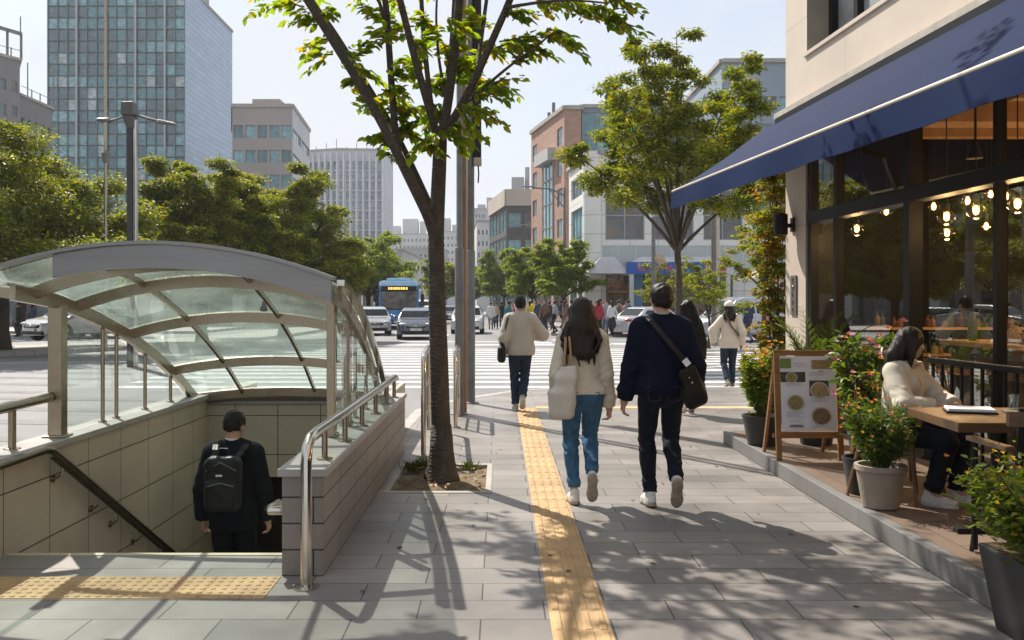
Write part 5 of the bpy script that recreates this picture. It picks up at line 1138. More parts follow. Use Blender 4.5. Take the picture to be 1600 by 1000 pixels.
# weathered grey block at the far left
for (xa, ya, Ya, xb, yb, Yb, lbl) in ((30, 147, 108, 82, 168, 116, 'lower weathered grey concrete block left of the glass tower'), (-60, 70, 98, 31, 100, 104, 'taller weathered grey block at the left frame edge with a roof frame')):
    z1 = Zp(ya, Ya); A, B = (X(xa, Ya), Ya), (X(xb, Yb), Yb); b = building('grey_block', lbl, [A, B, (B[0]*(Yb+14)/Yb-1, Yb+14), (A[0]*(Ya+14)/Ya-3, Ya+14)], z1, W_GREY, {0: [dict(z0=z1-13, z1=z1-1.8, nx=5, nz=4, ww=.55, wh=.45, pm=GD)]}, coping=.3)
    mb = MB()
    if xa < 0:
        for i in range(5): t = i/4; p = V((A[0]+(B[0]-A[0])*t, A[1]+(B[1]-A[1])*t+.3, z1)); mb.bar(p, p+V((0, 0, 3)), .2, .2)
        mb.bar((*A, z1+3), (B[0], B[1]+.3, z1+3), .35, .35)
    for t, hh in ((.3, 1.2), (.55, 1.2), (.8, 1.2), (.18, 4.2), (.97, 5)): p = V((A[0]+(B[0]-A[0])*t, A[1]+(B[1]-A[1])*t+.5, z1)); mb.bar(p, p+V((0, 0, hh)), .1, .1)
    mb.bar((A[0], A[1]+.5, z1+1.1), (B[0], B[1]+.5, z1+1.1), .06, .06); mb.build('roof_frame', GREYM, b)
# concrete office behind the rounded trees
A, B, C = (X(363, 130), 130), (X(457, 130), 130), (X(484, 149), 149); z1 = Zp(165, 130)
b = building('concrete_office', 'grey concrete office with window bands right of the glass tower', [(A[0], 130), B, C, (A[0]*149/130, 149)], z1, W_CONC, {0: dict(z0=z1-22.6, z1=z1-1.6, nx=5, nz=6, ww=.82, wh=.52, pm=GT[:3], nb=2, dep=.3, zo=.3), 1: dict(z0=z1-22.6, z1=z1-1.6, nx=2, nz=6, ww=.92, wh=.42, pm=GL, nb=5, dep=.2, zo=.3, wm=1)}, extra_mats=[wallmat('wall_office_side', (.52, .53, .55))], coping=.5)
mb = MB(); mb.span((B[0]-3, 128.9, z1-24), (B[0]-1.9, 129.9, z1-2)) if False else mb.span((B[0]-6.5, 133, z1-.3), (B[0]-2.5, 138, z1+1.6)); mb.build('roof_plant', W_CONC, b)
# pale finned tower
Y = 250; z1 = Zp(234, Y); xs3 = [X(478, Y), X(530, Y), X(598, Y)]
b = building('pale_tower', 'pale high-rise with white vertical fins far down the street', [(xs3[0], Y+2), (xs3[1], Y-1), (xs3[2], Y), (xs3[2]+.5, Y+20), (xs3[0], Y+20)], z1, wallmat('wall_fin_white', (.50, .52, .55)), {0: dict(z0=8, z1=z1-3, nx=5, nz=12, ww=.66, wh=.86, pm=GL, frame=None, dep=.35), 1: dict(z0=8, z1=z1-3, nx=7, nz=12, ww=.66, wh=.86, pm=GL, frame=None, dep=.35)}, coping=.6)
mb = MB()
for i in range(13):
    x = xs3[0]+(xs3[2]-xs3[0])*i/12; y = Y+(2-3*(x-xs3[0])/(xs3[1]-xs3[0]) if x < xs3[1] else -1+(x-xs3[1])/(xs3[2]-xs3[1])); mb.span((x-.22, y-.7, 8), (x+.22, y-.02, z1-1))
mb.build('fins', wallmat('wall_fin', (.60, .61, .63)), b)
mb = MB()
for i in range(7): x = xs3[0]+2+i*2.8; mb.bar((x, Y+4, z1), (x, Y+4, z1+1.6+(i % 3)), .15, .15)
mb.build('aerials', GREYM, b)
# far pale cluster closing the street
def slabbld(label, x0, x1, yt, Y, nx, nz, wm=W_PALE, dp=18, pm=GD, ww=.45, wh=.42, top=None, name='pale_block'):
    z1 = Zp(yt, Y); b = building(name, label, [(X(x0, Y), Y), (X(x1, Y), Y), (X(x1, Y)+1, Y+dp), (X(x0, Y)-1, Y+dp)], z1, wm, {0: dict(z0=3.5, z1=z1-1.2, nx=nx, nz=nz, ww=ww, wh=wh, pm=pm, frame=None, dep=.25)}, coping=.4)
    if top:
        for (a, c, yt2) in top: MB().span((X(a, Y), Y+3, z1-.2), (X(c, Y), Y+9, Zp(yt2, Y))).build('roof_house', wm, b)
    return b
slabbld('far pale apartment block with arched windows and a stepped top', 598, 672, 366, 420, 12, 9, wallmat('wall_far_white', (.55, .55, .56)), top=((628, 652, 341), (612, 624, 352), (655, 664, 345)))
slabbld('far long grey block with a blank front behind the bus', 632, 690, 387, 300, 8, 5, wallmat('wall_far_grey', (.30, .32, .34)), wh=.3)
slabbld('far white block seen between the trunk and grey poles', 672, 716, 362, 400, 7, 9, wallmat('wall_far_white2', (.50, .50, .51)), top=((690, 703, 340), (706, 712, 350)))
slabbld('far pale tower block right of the grey poles', 741, 764, 326, 330, 4, 11, wallmat('wall_far_grey2', (.40, .41, .43)), top=((746, 758, 318),))
slabbld('white stepped block with balconies beside the beige building', 745, 770, 345, 190, 4, 6, wallmat('wall_far_white3', (.56, .55, .54)), top=((760, 769, 306),))
# grey beige glass building
Y = 112; Y2 = 126; z1 = Zp(297, Y)
b = building('beige_building', 'low office with beige parapet and glazed floors beyond the brick building', [(X(791, Y), Y), (X(870, Y), Y), (X(870, Y), Y2), (X(765, Y2), Y2)], z1, W_DKPAN, {0: dict(z0=.3, z1=z1-2.0, nx=3, nz=4, ww=.75, wh=.55, pm=GT[:3], nb=2, dep=.3), 3: dict(z0=.3, z1=z1-2.0, nx=5, nz=4, ww=.92, wh=.8, pm=[GL[0], GT[1]], nb=2, dep=.12)})
mb = MB(); q = [(X(791, Y), Y), (X(870, Y), Y), (X(765, Y2), Y2)]
mb.bar((q[0][0], Y-.12, z1-.9), (q[1][0], Y-.12, z1-.9), .2, 2.0); mb.bar((q[0][0]-.12, Y, z1-.9), (q[2][0]-.12, Y2, z1-.9), .2, 2.0); mb.build('parapet', W_BEIGE, b)
mb = MB(); mb.span((X(800, Y), Y+3, z1), (X(820, Y), Y+7, z1+2)); mb.span((X(822, Y), Y+4, z1), (X(829, Y), Y+6, z1+3.4)); mb.build('roof_house', W_PALE, b)
# brick building
Y = 80; Y2 = 92; z1 = Zp(168, Y); A = (X(882, Y), Y); Bq = (X(830, Y2), Y2); e = X(908, Y)
b = building('brick_building', 'tall red brick building with a recessed glazed stair strip', [A, (e, Y), (e, Y2), Bq], z1, W_BRICK, {0: 1, 3: [dict(z0=.3, z1=3.9, nx=3, nz=1, ww=.8, wh=.8, pm=GD, nb=2), dict(z0=4.2, z1=z1-.9, nx=4, nz=5, ww=.58, wh=.58, pm=GL, nb=2, dep=.12, skip=lambda i, j: i in (1, 2))]}, extra_mats=[W_BRICKF], coping=.35)
d = V((A[0]-Bq[0], A[1]-Bq[1], 0)); L_ = d.length; d.normalize(); n = V((d.y, -d.x, 0)); at = lambda s, z, o: V((Bq[0], Bq[1], 0))+d*s+n*o+V((0, 0, z))
mb = MB(); mb.hexa([at(L_*.40, 4.2, -.1), at(L_*.70, 4.2, -.1), at(L_*.70, 4.2, .06), at(L_*.40, 4.2, .06), at(L_*.40, z1-3.9, -.1), at(L_*.70, z1-3.2, -.1), at(L_*.70, z1-3.2, .06), at(L_*.40, z1-3.9, .06)]); mb.build('stair_glazing', GT[0], b)
mb = MB()
for s in (.40, .50, .60, .70): mb.bar(at(L_*s, 4.2, .08), at(L_*s, z1-3.5, .08), .1, .1)
for k in range(6): z = 4.2+k*2.2; mb.bar(at(L_*.40, z, .09), at(L_*.70, z, .09), .1, .12)
mb.build('stair_frame', FRM, b)
mb = MB(); mb.hexa([at(L_*.34, z1-4.1, .0), at(L_*.76, z1-4.1, .0), at(L_*.76, z1-4.1, .75), at(L_*.34, z1-4.1, .75), at(L_*.34, z1-3.0, .0), at(L_*.76, z1-3.0, .0), at(L_*.76, z1-3.0, .75), at(L_*.34, z1-3.0, .75)]); mb.build('balcony', W_PALE, b)
for k, s in enumerate((.12, .2, .34)): mb = MB(); p = at(L_*s, z1, -1.2); mb.bar(p, p+V((0, 0, 1+.6*k)), .3, .3); mb.build('roof_vent', GREYM, b)
# teal glazed office behind the right tree
Y = 81; e0, e1 = X(909, Y), X(1145, Y); z1 = Zp(166, Y)
building('glass_office', 'teal glazed office block rising behind the white corner building', [(e0, Y), (e1, Y), (e1, Y+14), (e0, Y+14)], z1, W_TEAL, {0: dict(z0=4, z1=z1-.4, nx=10, nz=6, ww=.93, wh=.88, pm=GT[:3], nb=2, dep=.15)}, coping=.3)
Y = 70; e0, e1 = X(1128, Y), X(1245, Y); z1 = Zp(95, Y)
building('blue_office', 'grey blue panelled office at the cafe corner with window bands', [(e0, Y), (e1, Y), (e1, Y+14), (e0, Y+14)], z1, wallmat('wall_steelblue', (.24, .30, .36), rough=.5), {0: dict(z0=1, z1=z1-2.2, nx=4, nz=8, ww=.86, wh=.52, pm=GT[:2]+[GD[2]], nb=2, dep=.2)}, coping=.3)
# white corner building with the shop
Y = 58; z1 = Zp(238, Y); c0 = X(938, Y); c1 = X(1245, Y)
foot_ = [(c0, Y)]+[(c1, Y), (c1, Y+13), (X(889, 66), 66)]+[(X(918, 58.7), 58.9), (X(923, 58.2), 58.35)]
R_ = z1
b = building('white_building', 'white corner building with big windows above the blue signed shop', foot_, z1, W_WHITE, {0: [dict(z0=3.6, z1=5.35, nx=11, nz=1, ww=.97, wh=.90, pm=[wallmat('spandrel', (.46, .50, .50), rough=.4)], frame=None, dep=.03), dict(z0=5.35, z1=9.0, nx=4, nz=1, ww=.80, wh=.86, pm=GD, nb=2, hb=1, dep=.3, fw=.09), dict(z0=9.0, z1=z1-.75, nx=4, nz=1, ww=.80, wh=.78, pm=GD, nb=2, dep=.3, fw=.09)],
    3: [dict(z0=.2, z1=3.4, nx=2, nz=1, ww=.85, wh=.85, pm=GD), dict(z0=4.2, z1=8.2, nx=1, nz=1, ww=.74, wh=.92, pm=[GT[1]], nb=4, hb=1, dep=.2), dict(z0=8.4, z1=z1-.5, nx=1, nz=1, ww=.74, wh=.62, pm=[GL[1]], nb=4, dep=.2)]}, coping=.25)
mb = MB(); mb.lathe([(.75, 0), (.75, z1+.05)], (X(930, Y), Y+.62, 0), 20); mb.build('corner_column', W_WHITE, b, smooth=True)
# shop front in it
sa, sb = X(948, Y), X(1142, Y); Yf = Y-.04
mb = MB(); mb.span((sa, Yf-.12, .05), (sb, Yf-.02, 3.35)); mb.build('shop_glass', pane_mat('shop_glass', (.035, .04, .042), .05, 1.6, c2=(.16, .11, .06), vs=.6), b)
mb = MB()
for x in (948, 966, 984, 1006, 1040, 1075, 1110, 1142): xx = X(x, Y); mb.span((xx-.06, Yf-.2, .05), (xx+.06, Yf-.125, 3.4))
mb.span((sa, Yf-.22, 2.35), (sb, Yf-.13, 2.47)); mb.build('shop_frame', mat('shop_frame', (.12, .07, .05), .5), b)
mb = MB(); mb.span((X(987, Y), Yf-.3, .06), (X(1003, Y), Yf-.13, 3.4)); mb.build('poster_panel', mat('teal_poster', (.08, .30, .40), .5, c2=(.10, .22, .45), vs=1.2), b)
sh = thing('shop_canopy', 'white shop canopy with a blue sign band and red lettering', 'shop canopy', (8, 57, 3.6))
def wedge(mb, xa, xb, ya=Y-.1, yb=Y-1.6, zt=4.5, zb=3.55, ins=.6): mb.hexa([(xa, yb, zb), (xb, yb, zb), (xb, ya, zb), (xa, ya, zb), (xa+ins, yb+.45, zt), (xb-ins, yb+.45, zt), (xb-ins, ya, zt), (xa+ins, ya, zt)])
mb = MB(); wedge(mb, X(917, 56.5), X(984, 56.5), ins=.9, zb=3.45); wedge(mb, X(985, 56.5), X(1148, 56.5), ins=.7, zt=4.5, zb=4.12); mb.build('roof', mat('canopy_white', (.55, .55, .56), .6, vs=1), sh)
xa, xb, xc, xd = X(979, 56.3), X(1102, 56.3), X(1135, 56.3), X(1147, 56.3); Ys = Y-1.75
mb = MB(); mb.span((xa, Ys, 3.42), (xb, Ys+.3, 4.15)); mb.build('sign_band', mat('sign_blue', (.02, .10, .42), .4, vs=2), sh)
mb = MB(); mb.span((xb, Ys, 3.45), (xc, Ys+.3, 4.12)); mb.build('sign_panel', mat('sign_pink', (.62, .30, .28), .5, vs=2), sh)
mb = MB(); mb.span((xc, Ys, 3.40), (xd, Ys+.3, 4.10)); mb.build('end_cap', mat('canopy_white', (.55, .55, .56), .6, vs=1), sh)
RED = mat('sign_red', (.62, .09, .08), .5, vs=2)
text_mesh('lettering', 'IGO ISAIIBII bul', .54, RED, sh, (X(996, 56.2), Ys-.012, 3.60), (1, 0, 0), (0, 0, 1), squash=.80); text_mesh('lettering', 'YBII', .5, RED, sh, (X(1119, 56.2), Ys-.012, 3.60), (1, 0, 0), (0, 0, 1), squash=.75)
for x in (987, 1138): xx = X(x, 56.3); MB().span((xx-.13, Ys+.05, .1), (xx+.13, Ys+.3, 3.4)).build('post', mat('canopy_white', (.55, .55, .56), .6, vs=1), sh)
ws = thing('window_sign', 'pair of orange shop window signs left of the blue poster', 'sign', (X(965, Y), Yf, 2.9)); ORN = mat('sign_orange', (.65, .18, .05), .5)
text_mesh('lettering', 'IA', .55, ORN, ws, (X(949, 57.6), Yf-.24, 2.62), (1, 0, 0), (0, 0, 1)); text_mesh('lettering', 'B', .6, ORN, ws, (X(963, 57.6), Yf-.24, 2.62), (1, 0, 0), (0, 0, 1)); mb = MB(); mb.span((X(950, 57.6), Yf-.25, 2.3), (X(980, 57.6), Yf-.23, 2.36)); mb.build('strip', ORN, ws)
# left side buildings behind the trees
b = building('shop_row', 'low dark shop row behind the parked cars on the left', [(-46, 62), (-14.5, 62), (-14.5, 76), (-46, 76)], 5.2, wallmat('wall_shop_dark', (.11, .10, .095)), {0: dict(z0=.2, z1=4.2, nx=9, nz=1, ww=.78, wh=.84, pm=GD, nb=2, dep=.3)}, coping=.3)
mb = MB()
for x in (-41, -35, -29.6, -23, -17.5): mb.span((x-.35, 61.2, .1), (x+.35, 61.85, 4.4))
mb.build('columns', W_PALE, b)
building('brick_row', 'plain brown block far left along the street behind the trees', [(-34, 92), (-18.5, 92), (-18.5, 150), (-34, 150)], 9, wallmat('wall_brown', (.26, .2, .16)), {0: dict(z0=.5, z1=8, nx=5, nz=2, ww=.6, wh=.6, pm=GD), 1: dict(z0=.5, z1=8, nx=10, nz=2, ww=.6, wh=.6, pm=GD)}, coping=.3)
building('street_row', 'mid-rise grey row on the left beyond the blue bus', [(-30, 160), (-17, 160), (-15, 250), (-30, 250)], 11, W_PALE, {0: dict(z0=.5, z1=10, nx=4, nz=3, ww=.6, wh=.5, pm=GD), 1: dict(z0=.5, z1=10, nx=14, nz=3, ww=.6, wh=.5, pm=GD)}, coping=.3)
building('street_row', 'low shop row on the right pavement behind the mid trees', [(X(800, 94), 130), (X(836, 92), 93), (6.5, 96), (6.5, 132)], 4.6, W_PALE, {0: dict(z0=.2, z1=4, nx=8, nz=1, ww=.85, wh=.8, pm=GT[:3])}, coping=.3)
# what the cafe glass mirrors: the near left side of the street
building('street_block', 'glazed grey street block off to the left behind the viewer', [(-24, -24), (-24, 12), (-38, 12), (-38, -24)][::-1], 12, W_GREY, {2: dict(z0=.4, z1=11, nx=9, nz=3, ww=.8, wh=.7, pm=GD)}, coping=.3)

# ---------------------------------------------------------------- lamp posts and poles
lp = thing('street_lamp', 'grey double-armed street lamp between the two left trees', 'street lamp', (X(206, 24), 24, ZR)); x = X(206, 24)
mb = MB(); mb.span((x-.10, 23.9, ZR), (x+.045, 24.1, 6.4)); mb.build('shaft', mat('lamp_dark', (.05, .05, .05), .5, .3), lp, bevel=.02)
mb = MB(); mb.span((x+.05, 23.92, ZR), (x+.14, 24.08, 6.4)); mb.build('lit_shaft', STEEL, lp, bevel=.02)  # lit right half of the pole, its light put in as brighter steel
mb = MB(); mb.prism([(x-.22, 23.8), (x+.10, 23.8), (x+.10, 24.2), (x-.22, 24.2)], 6.5, 6.85); mb.hexa([(x-.1, 23.9, 6.15), (x+.1, 23.9, 6.15), (x+.1, 24.1, 6.15), (x-.1, 24.1, 6.15), (x-.20, 23.82, 6.49), (x+.08, 23.82, 6.49), (x+.08, 24.18, 6.49), (x-.20, 24.18, 6.49)]); mb.build('control_box', mat('lamp_box', (.10, .09, .085), .5, .2), lp, bevel=.03)
def lamp_head(root, c, d, L=.55, m=GREYM): c = V(c); d = V(d).normalized(); MB().add(*(lambda pts: (pts, [(0, 3, 2, 1), (4, 5, 6, 7), (0, 1, 5, 4), (1, 2, 6, 5), (2, 3, 7, 6), (3, 0, 4, 7)]))([c-V((0, .12, 0))-d*L*.3, c-V((0, .12, 0))+d*L*.7, c+V((0, .12, 0))+d*L*.7, c+V((0, .12, 0))-d*L*.3, c-V((0, .06, -.11))-d*L*.2, c-V((0, .06, -.07))+d*L*.55, c+V((0, .06, .07))+d*L*.55, c+V((0, .06, .11))-d*L*.2])).build('lamp_head', m, root, bevel=.03)
mb = MB(); mb.tube([(x+.05, 24, 6.55), (x+.5, 24, 6.42), (x+.75, 24, 6.36)], .035, 8); mb.build('arm', GREYM, lp, smooth=True); lamp_head(lp, (x+.82, 24, 6.30), (1, 0, -.12))
mb = MB(); mb.tube([(x-.2, 24, 6.5), (x-.4, 24, 6.42), (x-.6, 24, 6.38)], .03, 8); mb.build('arm', GREYM, lp, smooth=True); lamp_head(lp, (x-.66, 24, 6.36), (-1, 0, .1), .4)
fp = thing('flagpole', 'thin tall pole rising in front of the glass tower', 'pole', (X(165, 30), 30, .1)); mb = MB(); xx = X(165, 30); mb.tube([(xx, 30, .1), (xx, 30, 13)], [.06, .04], 8); mb.build('shaft', STEELB, fp, smooth=True); mb = MB(); mb.lathe([(.09, 6.2), (.14, 6.5), (.05, 6.62)], (xx, 30, 0), 10); mb.build('fitting', GREYM, fp)
def arm_lamp(lbl, px_, Yl, ztop, alen):
    xx = X(px_, Yl); t = thing('street_lamp', lbl, 'street lamp', (xx, Yl, .08)); mb = MB(); mb.tube([(xx, Yl, .08), (xx, Yl, ztop)], [.11, .07], 10); mb.build('shaft', GREYM, t, smooth=True)
    mb = MB(); mb.tube([(xx, Yl, ztop-.5), (xx-alen*.4, Yl, ztop-.1), (xx-alen, Yl, ztop)], .05, 8); mb.tube([(xx, Yl, ztop-1.3), (xx-alen*.45, Yl, ztop-.15)], .03, 6); mb.build('arm', GREYM, t, smooth=True); lamp_head(t, (xx-alen-.1, Yl, ztop), (-1, 0, .05), .9)
arm_lamp('street lamp with a long arm in front of the brick building', 882, 57, 8.8, 2.0); arm_lamp('smaller far street lamp left of the long-armed one', 843, 92, 9.4, 1.2)
x = X(1117, 36); t = thing('steel_pole', 'twin steel pole standing on the crossing corner by the silver van', 'pole', (x, 36, ZR)); mb = MB(); mb.tube([(x-.07, 36, ZR), (x-.07, 36, 7.4)], .075, 10); mb.build('shaft', GREYM, t, smooth=True); mb = MB(); mb.tube([(x+.1, 36.02, ZR), (x+.1, 36.02, 8)], .09, 10); mb.build('pale_shaft', mat('pale_pole', (.50, .44, .38), .5), t, smooth=True)
x = X(1021, 46.5); t = thing('sign_pole', 'thin grey pole with a small round mirror before the blue sign', 'pole', (x, 46.5, .08)); mb = MB(); mb.tube([(x, 46.5, .08), (x, 46.5, 6.0)], .10, 8); mb.build('shaft', GREYM, t, smooth=True); mb = MB(); mb.lathe([(.0, -.05), (.26, -.03), (.28, .0), (.1, .06)], (x+.3, 46.4, 3.85), 16, axis='Y'); mb.build('mirror', STEELB, t, smooth=True)
ps = thing('parasol', 'cream market parasol standing beyond the cafe corner', 'parasol', (X(1200, 42), 42, .0)); x = X(1200, 42)
mb = MB(); mb.lathe([(1.35, 2.62), (1.36, 2.70), (1.30, 2.80), (.0, 3.28)], (x, 42, 0), 8); mb.build('canopy', OFFW, ps); mb = MB(); mb.tube([(x, 42, .0), (x, 42, 3.3)], .03, 8); mb.build('pole', WOOD, ps); mb = MB(); mb.lathe([(.3, ZR), (.3, .06), (.06, .1)], (x, 42, 0), 12); mb.build('base', CONC, ps)

# ---------------------------------------------------------------- vehicles
CG = pane_mat('car_glass', (.012, .016, .018), .04, 1.42); TYRE = mat('tyre', (.015, .015, .016), .8); RIM = mat('rim', (.42, .43, .44), .3, .8); LAMP = mat('lamp_glass', (.62, .64, .66), .08, .3, vs=18); TAIL = mat('tail_red', (.42, .03, .025), .2); PLATE = mat('plate', (.62, .62, .60), .5); GRILL = mat('grille', (.014, .014, .015), .4, .4); AMBER = mat('amber', (.75, .30, .04), .3)
def paint(n, c, metal=.55): return mat('paint_'+n, c, .26, metal, var=.05, vs=3, coat=.8)
def car(label, loc, rz, c, kind='sedan', group=None, plate='', L=4.6, Wd=1.82, Hh=1.46, dark_glass=CG, h=.03):
    root = thing('car', label, 'car' if kind != 'van' else 'van', loc, R(rz), group, local=True); k = L/2
    if kind == 'sedan': pr = [(-k, .45), (-k+.02, .82), (-k+.12, .98), (-k+.75, 1.04), (-k+1.35, Hh-.06), (-k+1.9, Hh), (.25, Hh-.02), (.75, Hh-.14), (k-1.10, .98), (k-.35, .86), (k-.05, .68), (k, .45), (k-.03, .24), (-k+.05, .24)]; gw = [(-k+.85, 1.03), (-k+1.38, Hh-.10), (.70, Hh-.16), (k-1.18, .99)]
    elif kind == 'hatch': pr = [(-k, .5), (-k+.02, .95), (-k+.22, Hh-.1), (-k+.6, Hh), (.35, Hh-.02), (.8, Hh-.14), (k-1.0, 1.0), (k-.3, .88), (k-.04, .7), (k, .45), (k-.03, .24), (-k+.05, .24)]; gw = [(-k+.15, 1.0), (-k+.34, Hh-.13), (.74, Hh-.17), (k-1.1, 1.01)]
    else: pr = [(-k, .55), (-k, 1.1), (-k+.2, Hh-.12), (-k+.6, Hh), (.3, Hh), (.8, Hh-.16), (k-.95, 1.14), (k-.25, 1.0), (k-.03, .8), (k, .5), (k-.03, .28), (-k+.05, .28)]; gw = [(-k+.12, 1.15), (-k+.36, Hh-.16), (.72, Hh-.2), (k-1.02, 1.16)]
    W2 = Wd/2; S = SDF((-k, -W2, .1), (k, W2, Hh), h); x, y, z = S.ax[0][:, None], S.ax[1], S.ax[2][None, :]
    d1 = sd_poly(x, z, pr); pl = [(-k, -W2*.72), (-k+.3, -W2*.95), (-k+1., -W2), (k-1., -W2), (k-.35, -W2*.92), (k, -W2*.62), (k, W2*.62), (k-.35, W2*.92), (k-1., W2), (-k+1., W2), (-k+.3, W2*.95), (-k, W2*.72)]
    d2 = sd_poly(x, y[None, :], pl); bl = .95 if kind != 'van' else 1.1
    fr_ = [(-W2, .3), (-W2-.0, .62), (-W2+.03, bl), (-W2+.26, Hh-.08), (-W2+.36, Hh+.05), (W2-.36, Hh+.05), (W2-.26, Hh-.08), (W2-.03, bl), (W2, .62), (W2, .3), (W2-.05, .15), (-W2+.05, .15)]
    d3 = sd_poly(y[:, None], z, fr_); S.F[:] = smax(smax(d1[:, None, :], d2[:, :, None], .10), d3[None], .07)
    wx = (k-.86, -k+.84); wr = .325 if kind != 'van' else .35
    for a in wx:
        for sg in (-1, 1): S.cap((a, sg*(W2-.16), wr), (a, sg*(W2+.2), wr), wr+.05, None, .01, 0, op='s')
    pos, Q, vm = S.extract(); cen = pos[Q].mean(1); a = pos[Q]; nrm = np.cross(a[:, 2]-a[:, 0], a[:, 3]-a[:, 1]); nrm /= np.linalg.norm(nrm, axis=1)[:, None]+1e-9
    ing = (sd_poly(cen[:, 0], cen[:, 2], gw) < .0) | ((cen[:, 2] > bl+.07) & (cen[:, 2] < Hh-.12))
    up = np.abs(nrm[:, 2]) < .86; side = (np.abs(nrm[:, 1]) > np.abs(nrm[:, 0])*.9) & (cen[:, 2] > bl+.04) & (cen[:, 2] < Hh-.13) & (sd_poly(cen[:, 0], cen[:, 2], gw) < -.07) & (np.abs(cen[:, 0]-(-.12)) > .045)
    fw = up & ~side & (nrm[:, 0] > .25) & (cen[:, 2] > bl+.06) & (cen[:, 2] < Hh-.07) & (np.abs(cen[:, 1]) < W2-.16-.22*(cen[:, 2]-bl)); rw = up & ~side & (nrm[:, 0] < -.25) & (cen[:, 2] > bl+.10) & (cen[:, 2] < Hh-.09) & (np.abs(cen[:, 1]) < W2-.2-.2*(cen[:, 2]-bl))
    gl = side | fw | rw; PM = paint(*c)
    def sub(name, mask, m):
        q = Q[mask]
        if len(q): u, inv = np.unique(q, return_inverse=True); return raw_mesh(name, pos[u], inv.ravel(), np.full(len(q), 4), m, root, smooth=True, angle=45)
    sub('body', ~gl, PM); sub('windscreen', fw, dark_glass); sub('rear_window', rw, dark_glass); sub('side_window', side & (cen[:, 1] > 0), dark_glass); sub('side_window', side & (cen[:, 1] < 0), dark_glass)
    for a in wx:
        for sg in (-1, 1):
            wh = MB().lathe([(wr-.10, -.09), (wr-.02, -.10), (wr, -.06), (wr, .06), (wr-.02, .10), (wr-.10, .09)], (a, sg*(W2-.13), wr), 22, axis='Y').build('wheel', TYRE, root, smooth=True)
            rm = MB(); rm.lathe([(wr-.10, -.02), (wr-.10, .02)], (a, sg*(W2-.08), wr), 20, axis='Y')
            for q in range(5): an = q*2*math.pi/5; rm.bar((a, sg*(W2-.05), wr), (a+math.cos(an)*(wr-.11), sg*(W2-.05), wr+math.sin(an)*(wr-.11)), .05, .03, up=(0, 1, 0))
            rm.build('rim', RIM, wh)
    for sg in (-1, 1):
        S2 = SDF((k-.55, -.3, .5), (k+.05, .3, 1), .02); S2.ell((k-.20, 0, .72 if kind != 'van' else .86), (.17, .20, .065), Matrix.Rotation(R(-sg*34), 3, 'Z').transposed(), 0); p_, q_, _ = S2.extract(); p_[:, 1] += sg*(W2-.30); raw_mesh('headlight', p_, q_.ravel(), np.full(len(q_), 4), LAMP, root, smooth=True)
        S2 = SDF((-k-.05, -.3, .5), (-k+.4, .3, 1.1), .02); S2.ell((-k+.13, 0, .84 if kind != 'van' else .98), (.14, .20, .075), Matrix.Rotation(R(sg*30), 3, 'Z').transposed(), 0); p_, q_, _ = S2.extract(); p_[:, 1] += sg*(W2-.28); raw_mesh('tail_light', p_, q_.ravel(), np.full(len(q_), 4), TAIL, root, smooth=True)
        S2 = SDF((.3, -.2, .8), (1., .2, 1.2), .02); S2.ell((k-1.45, 0, bl+.08), (.075, .11, .065), None, 0); p_, q_, _ = S2.extract(); p_[:, 1] += sg*(W2+.06); raw_mesh('mirror', p_, q_.ravel(), np.full(len(q_), 4), PM, root, smooth=True)
        MB().lathe([(.0, -.03), (.07, -.02), (.07, .05)], (k-.10, sg*(W2-.42), .40), 12, axis='X').build('fog_light', LAMP, root, smooth=True)
    zz = .62 if kind != 'van' else .74
    MB().span((k-.12, -.44, zz-.075), (k+.012, .44, zz+.07)).build('grille', GRILL, root, bevel=.03); MB().span((k-.14, -.66, .28), (k-.005, .66, .42)).build('lower_grille', GRILL, root, bevel=.04)
    MB().span((k+.0, -.26, zz-.2), (k+.024, .26, zz-.09)).build('number_plate', PLATE, root); MB().span((-k-.024, -.26, .62), (-k-.0, .26, .73)).build('number_plate', PLATE, root)
    mb = MB(); mb.bar((k+.016, -.42, zz+.03), (k+.016, .42, zz+.03), .012, .02); mb.bar((k+.016, -.30, zz-.02), (k+.016, .30, zz-.02), .012, .014); mb.lathe([(.045, .0), (.04, .02)], (k+.01, 0, zz+.01), 12, axis='X'); mb.build('badge_bars', SILVER, root)
    return root
GC = None
car('grey blue sedan facing the camera at the stop line left of the trunk', (X(643, 41.5), 41.5+2.3, ZR), -85, ('slate', (.085, .105, .135)), 'sedan', L=4.6)
car('white hatchback facing the camera behind the grey poles', (X(729, 49), 51.3, ZR), -90, ('white', (.58, .58, .57), .1), 'hatch', L=4.3, Hh=1.56)
car('silver sedan partly hidden by the canopy edge, left of the bus', (X(570, 46), 49, ZR), -80, ('silver', (.40, .41, .42)), 'sedan', L=4.6, Hh=1.5)
car('silver white sedan seen from behind beside the red coated pedestrian', (X(1012, 46)+.2, 46.5, ZR), 38, ('pearl', (.56, .57, .58), .25), 'sedan', L=4.7, Hh=1.5)
car('silver people carrier parked beyond the woman in the pale cap', (X(1163, 40), 40.5, ZR), 203, ('silver2', (.42, .44, .47)), 'van', L=4.9, Wd=1.9, Hh=1.95)
car('silver sedan with a dark grille parked at the left behind the post', (X(112, 37)-.1, 38.0, ZR+.15), -118, ('silver3', (.46, .46, .46)), 'sedan', L=4.5)
car('dark green car behind the canopy side glass', (X(150, 43), 44, ZR), -150, ('green', (.03, .06, .05)), 'hatch', L=4.2)
car('dark red car parked low behind the silver white sedan', (X(1075, 52), 53, .08), 10, ('maroon', (.12, .03, .03)), 'sedan', L=4.5)
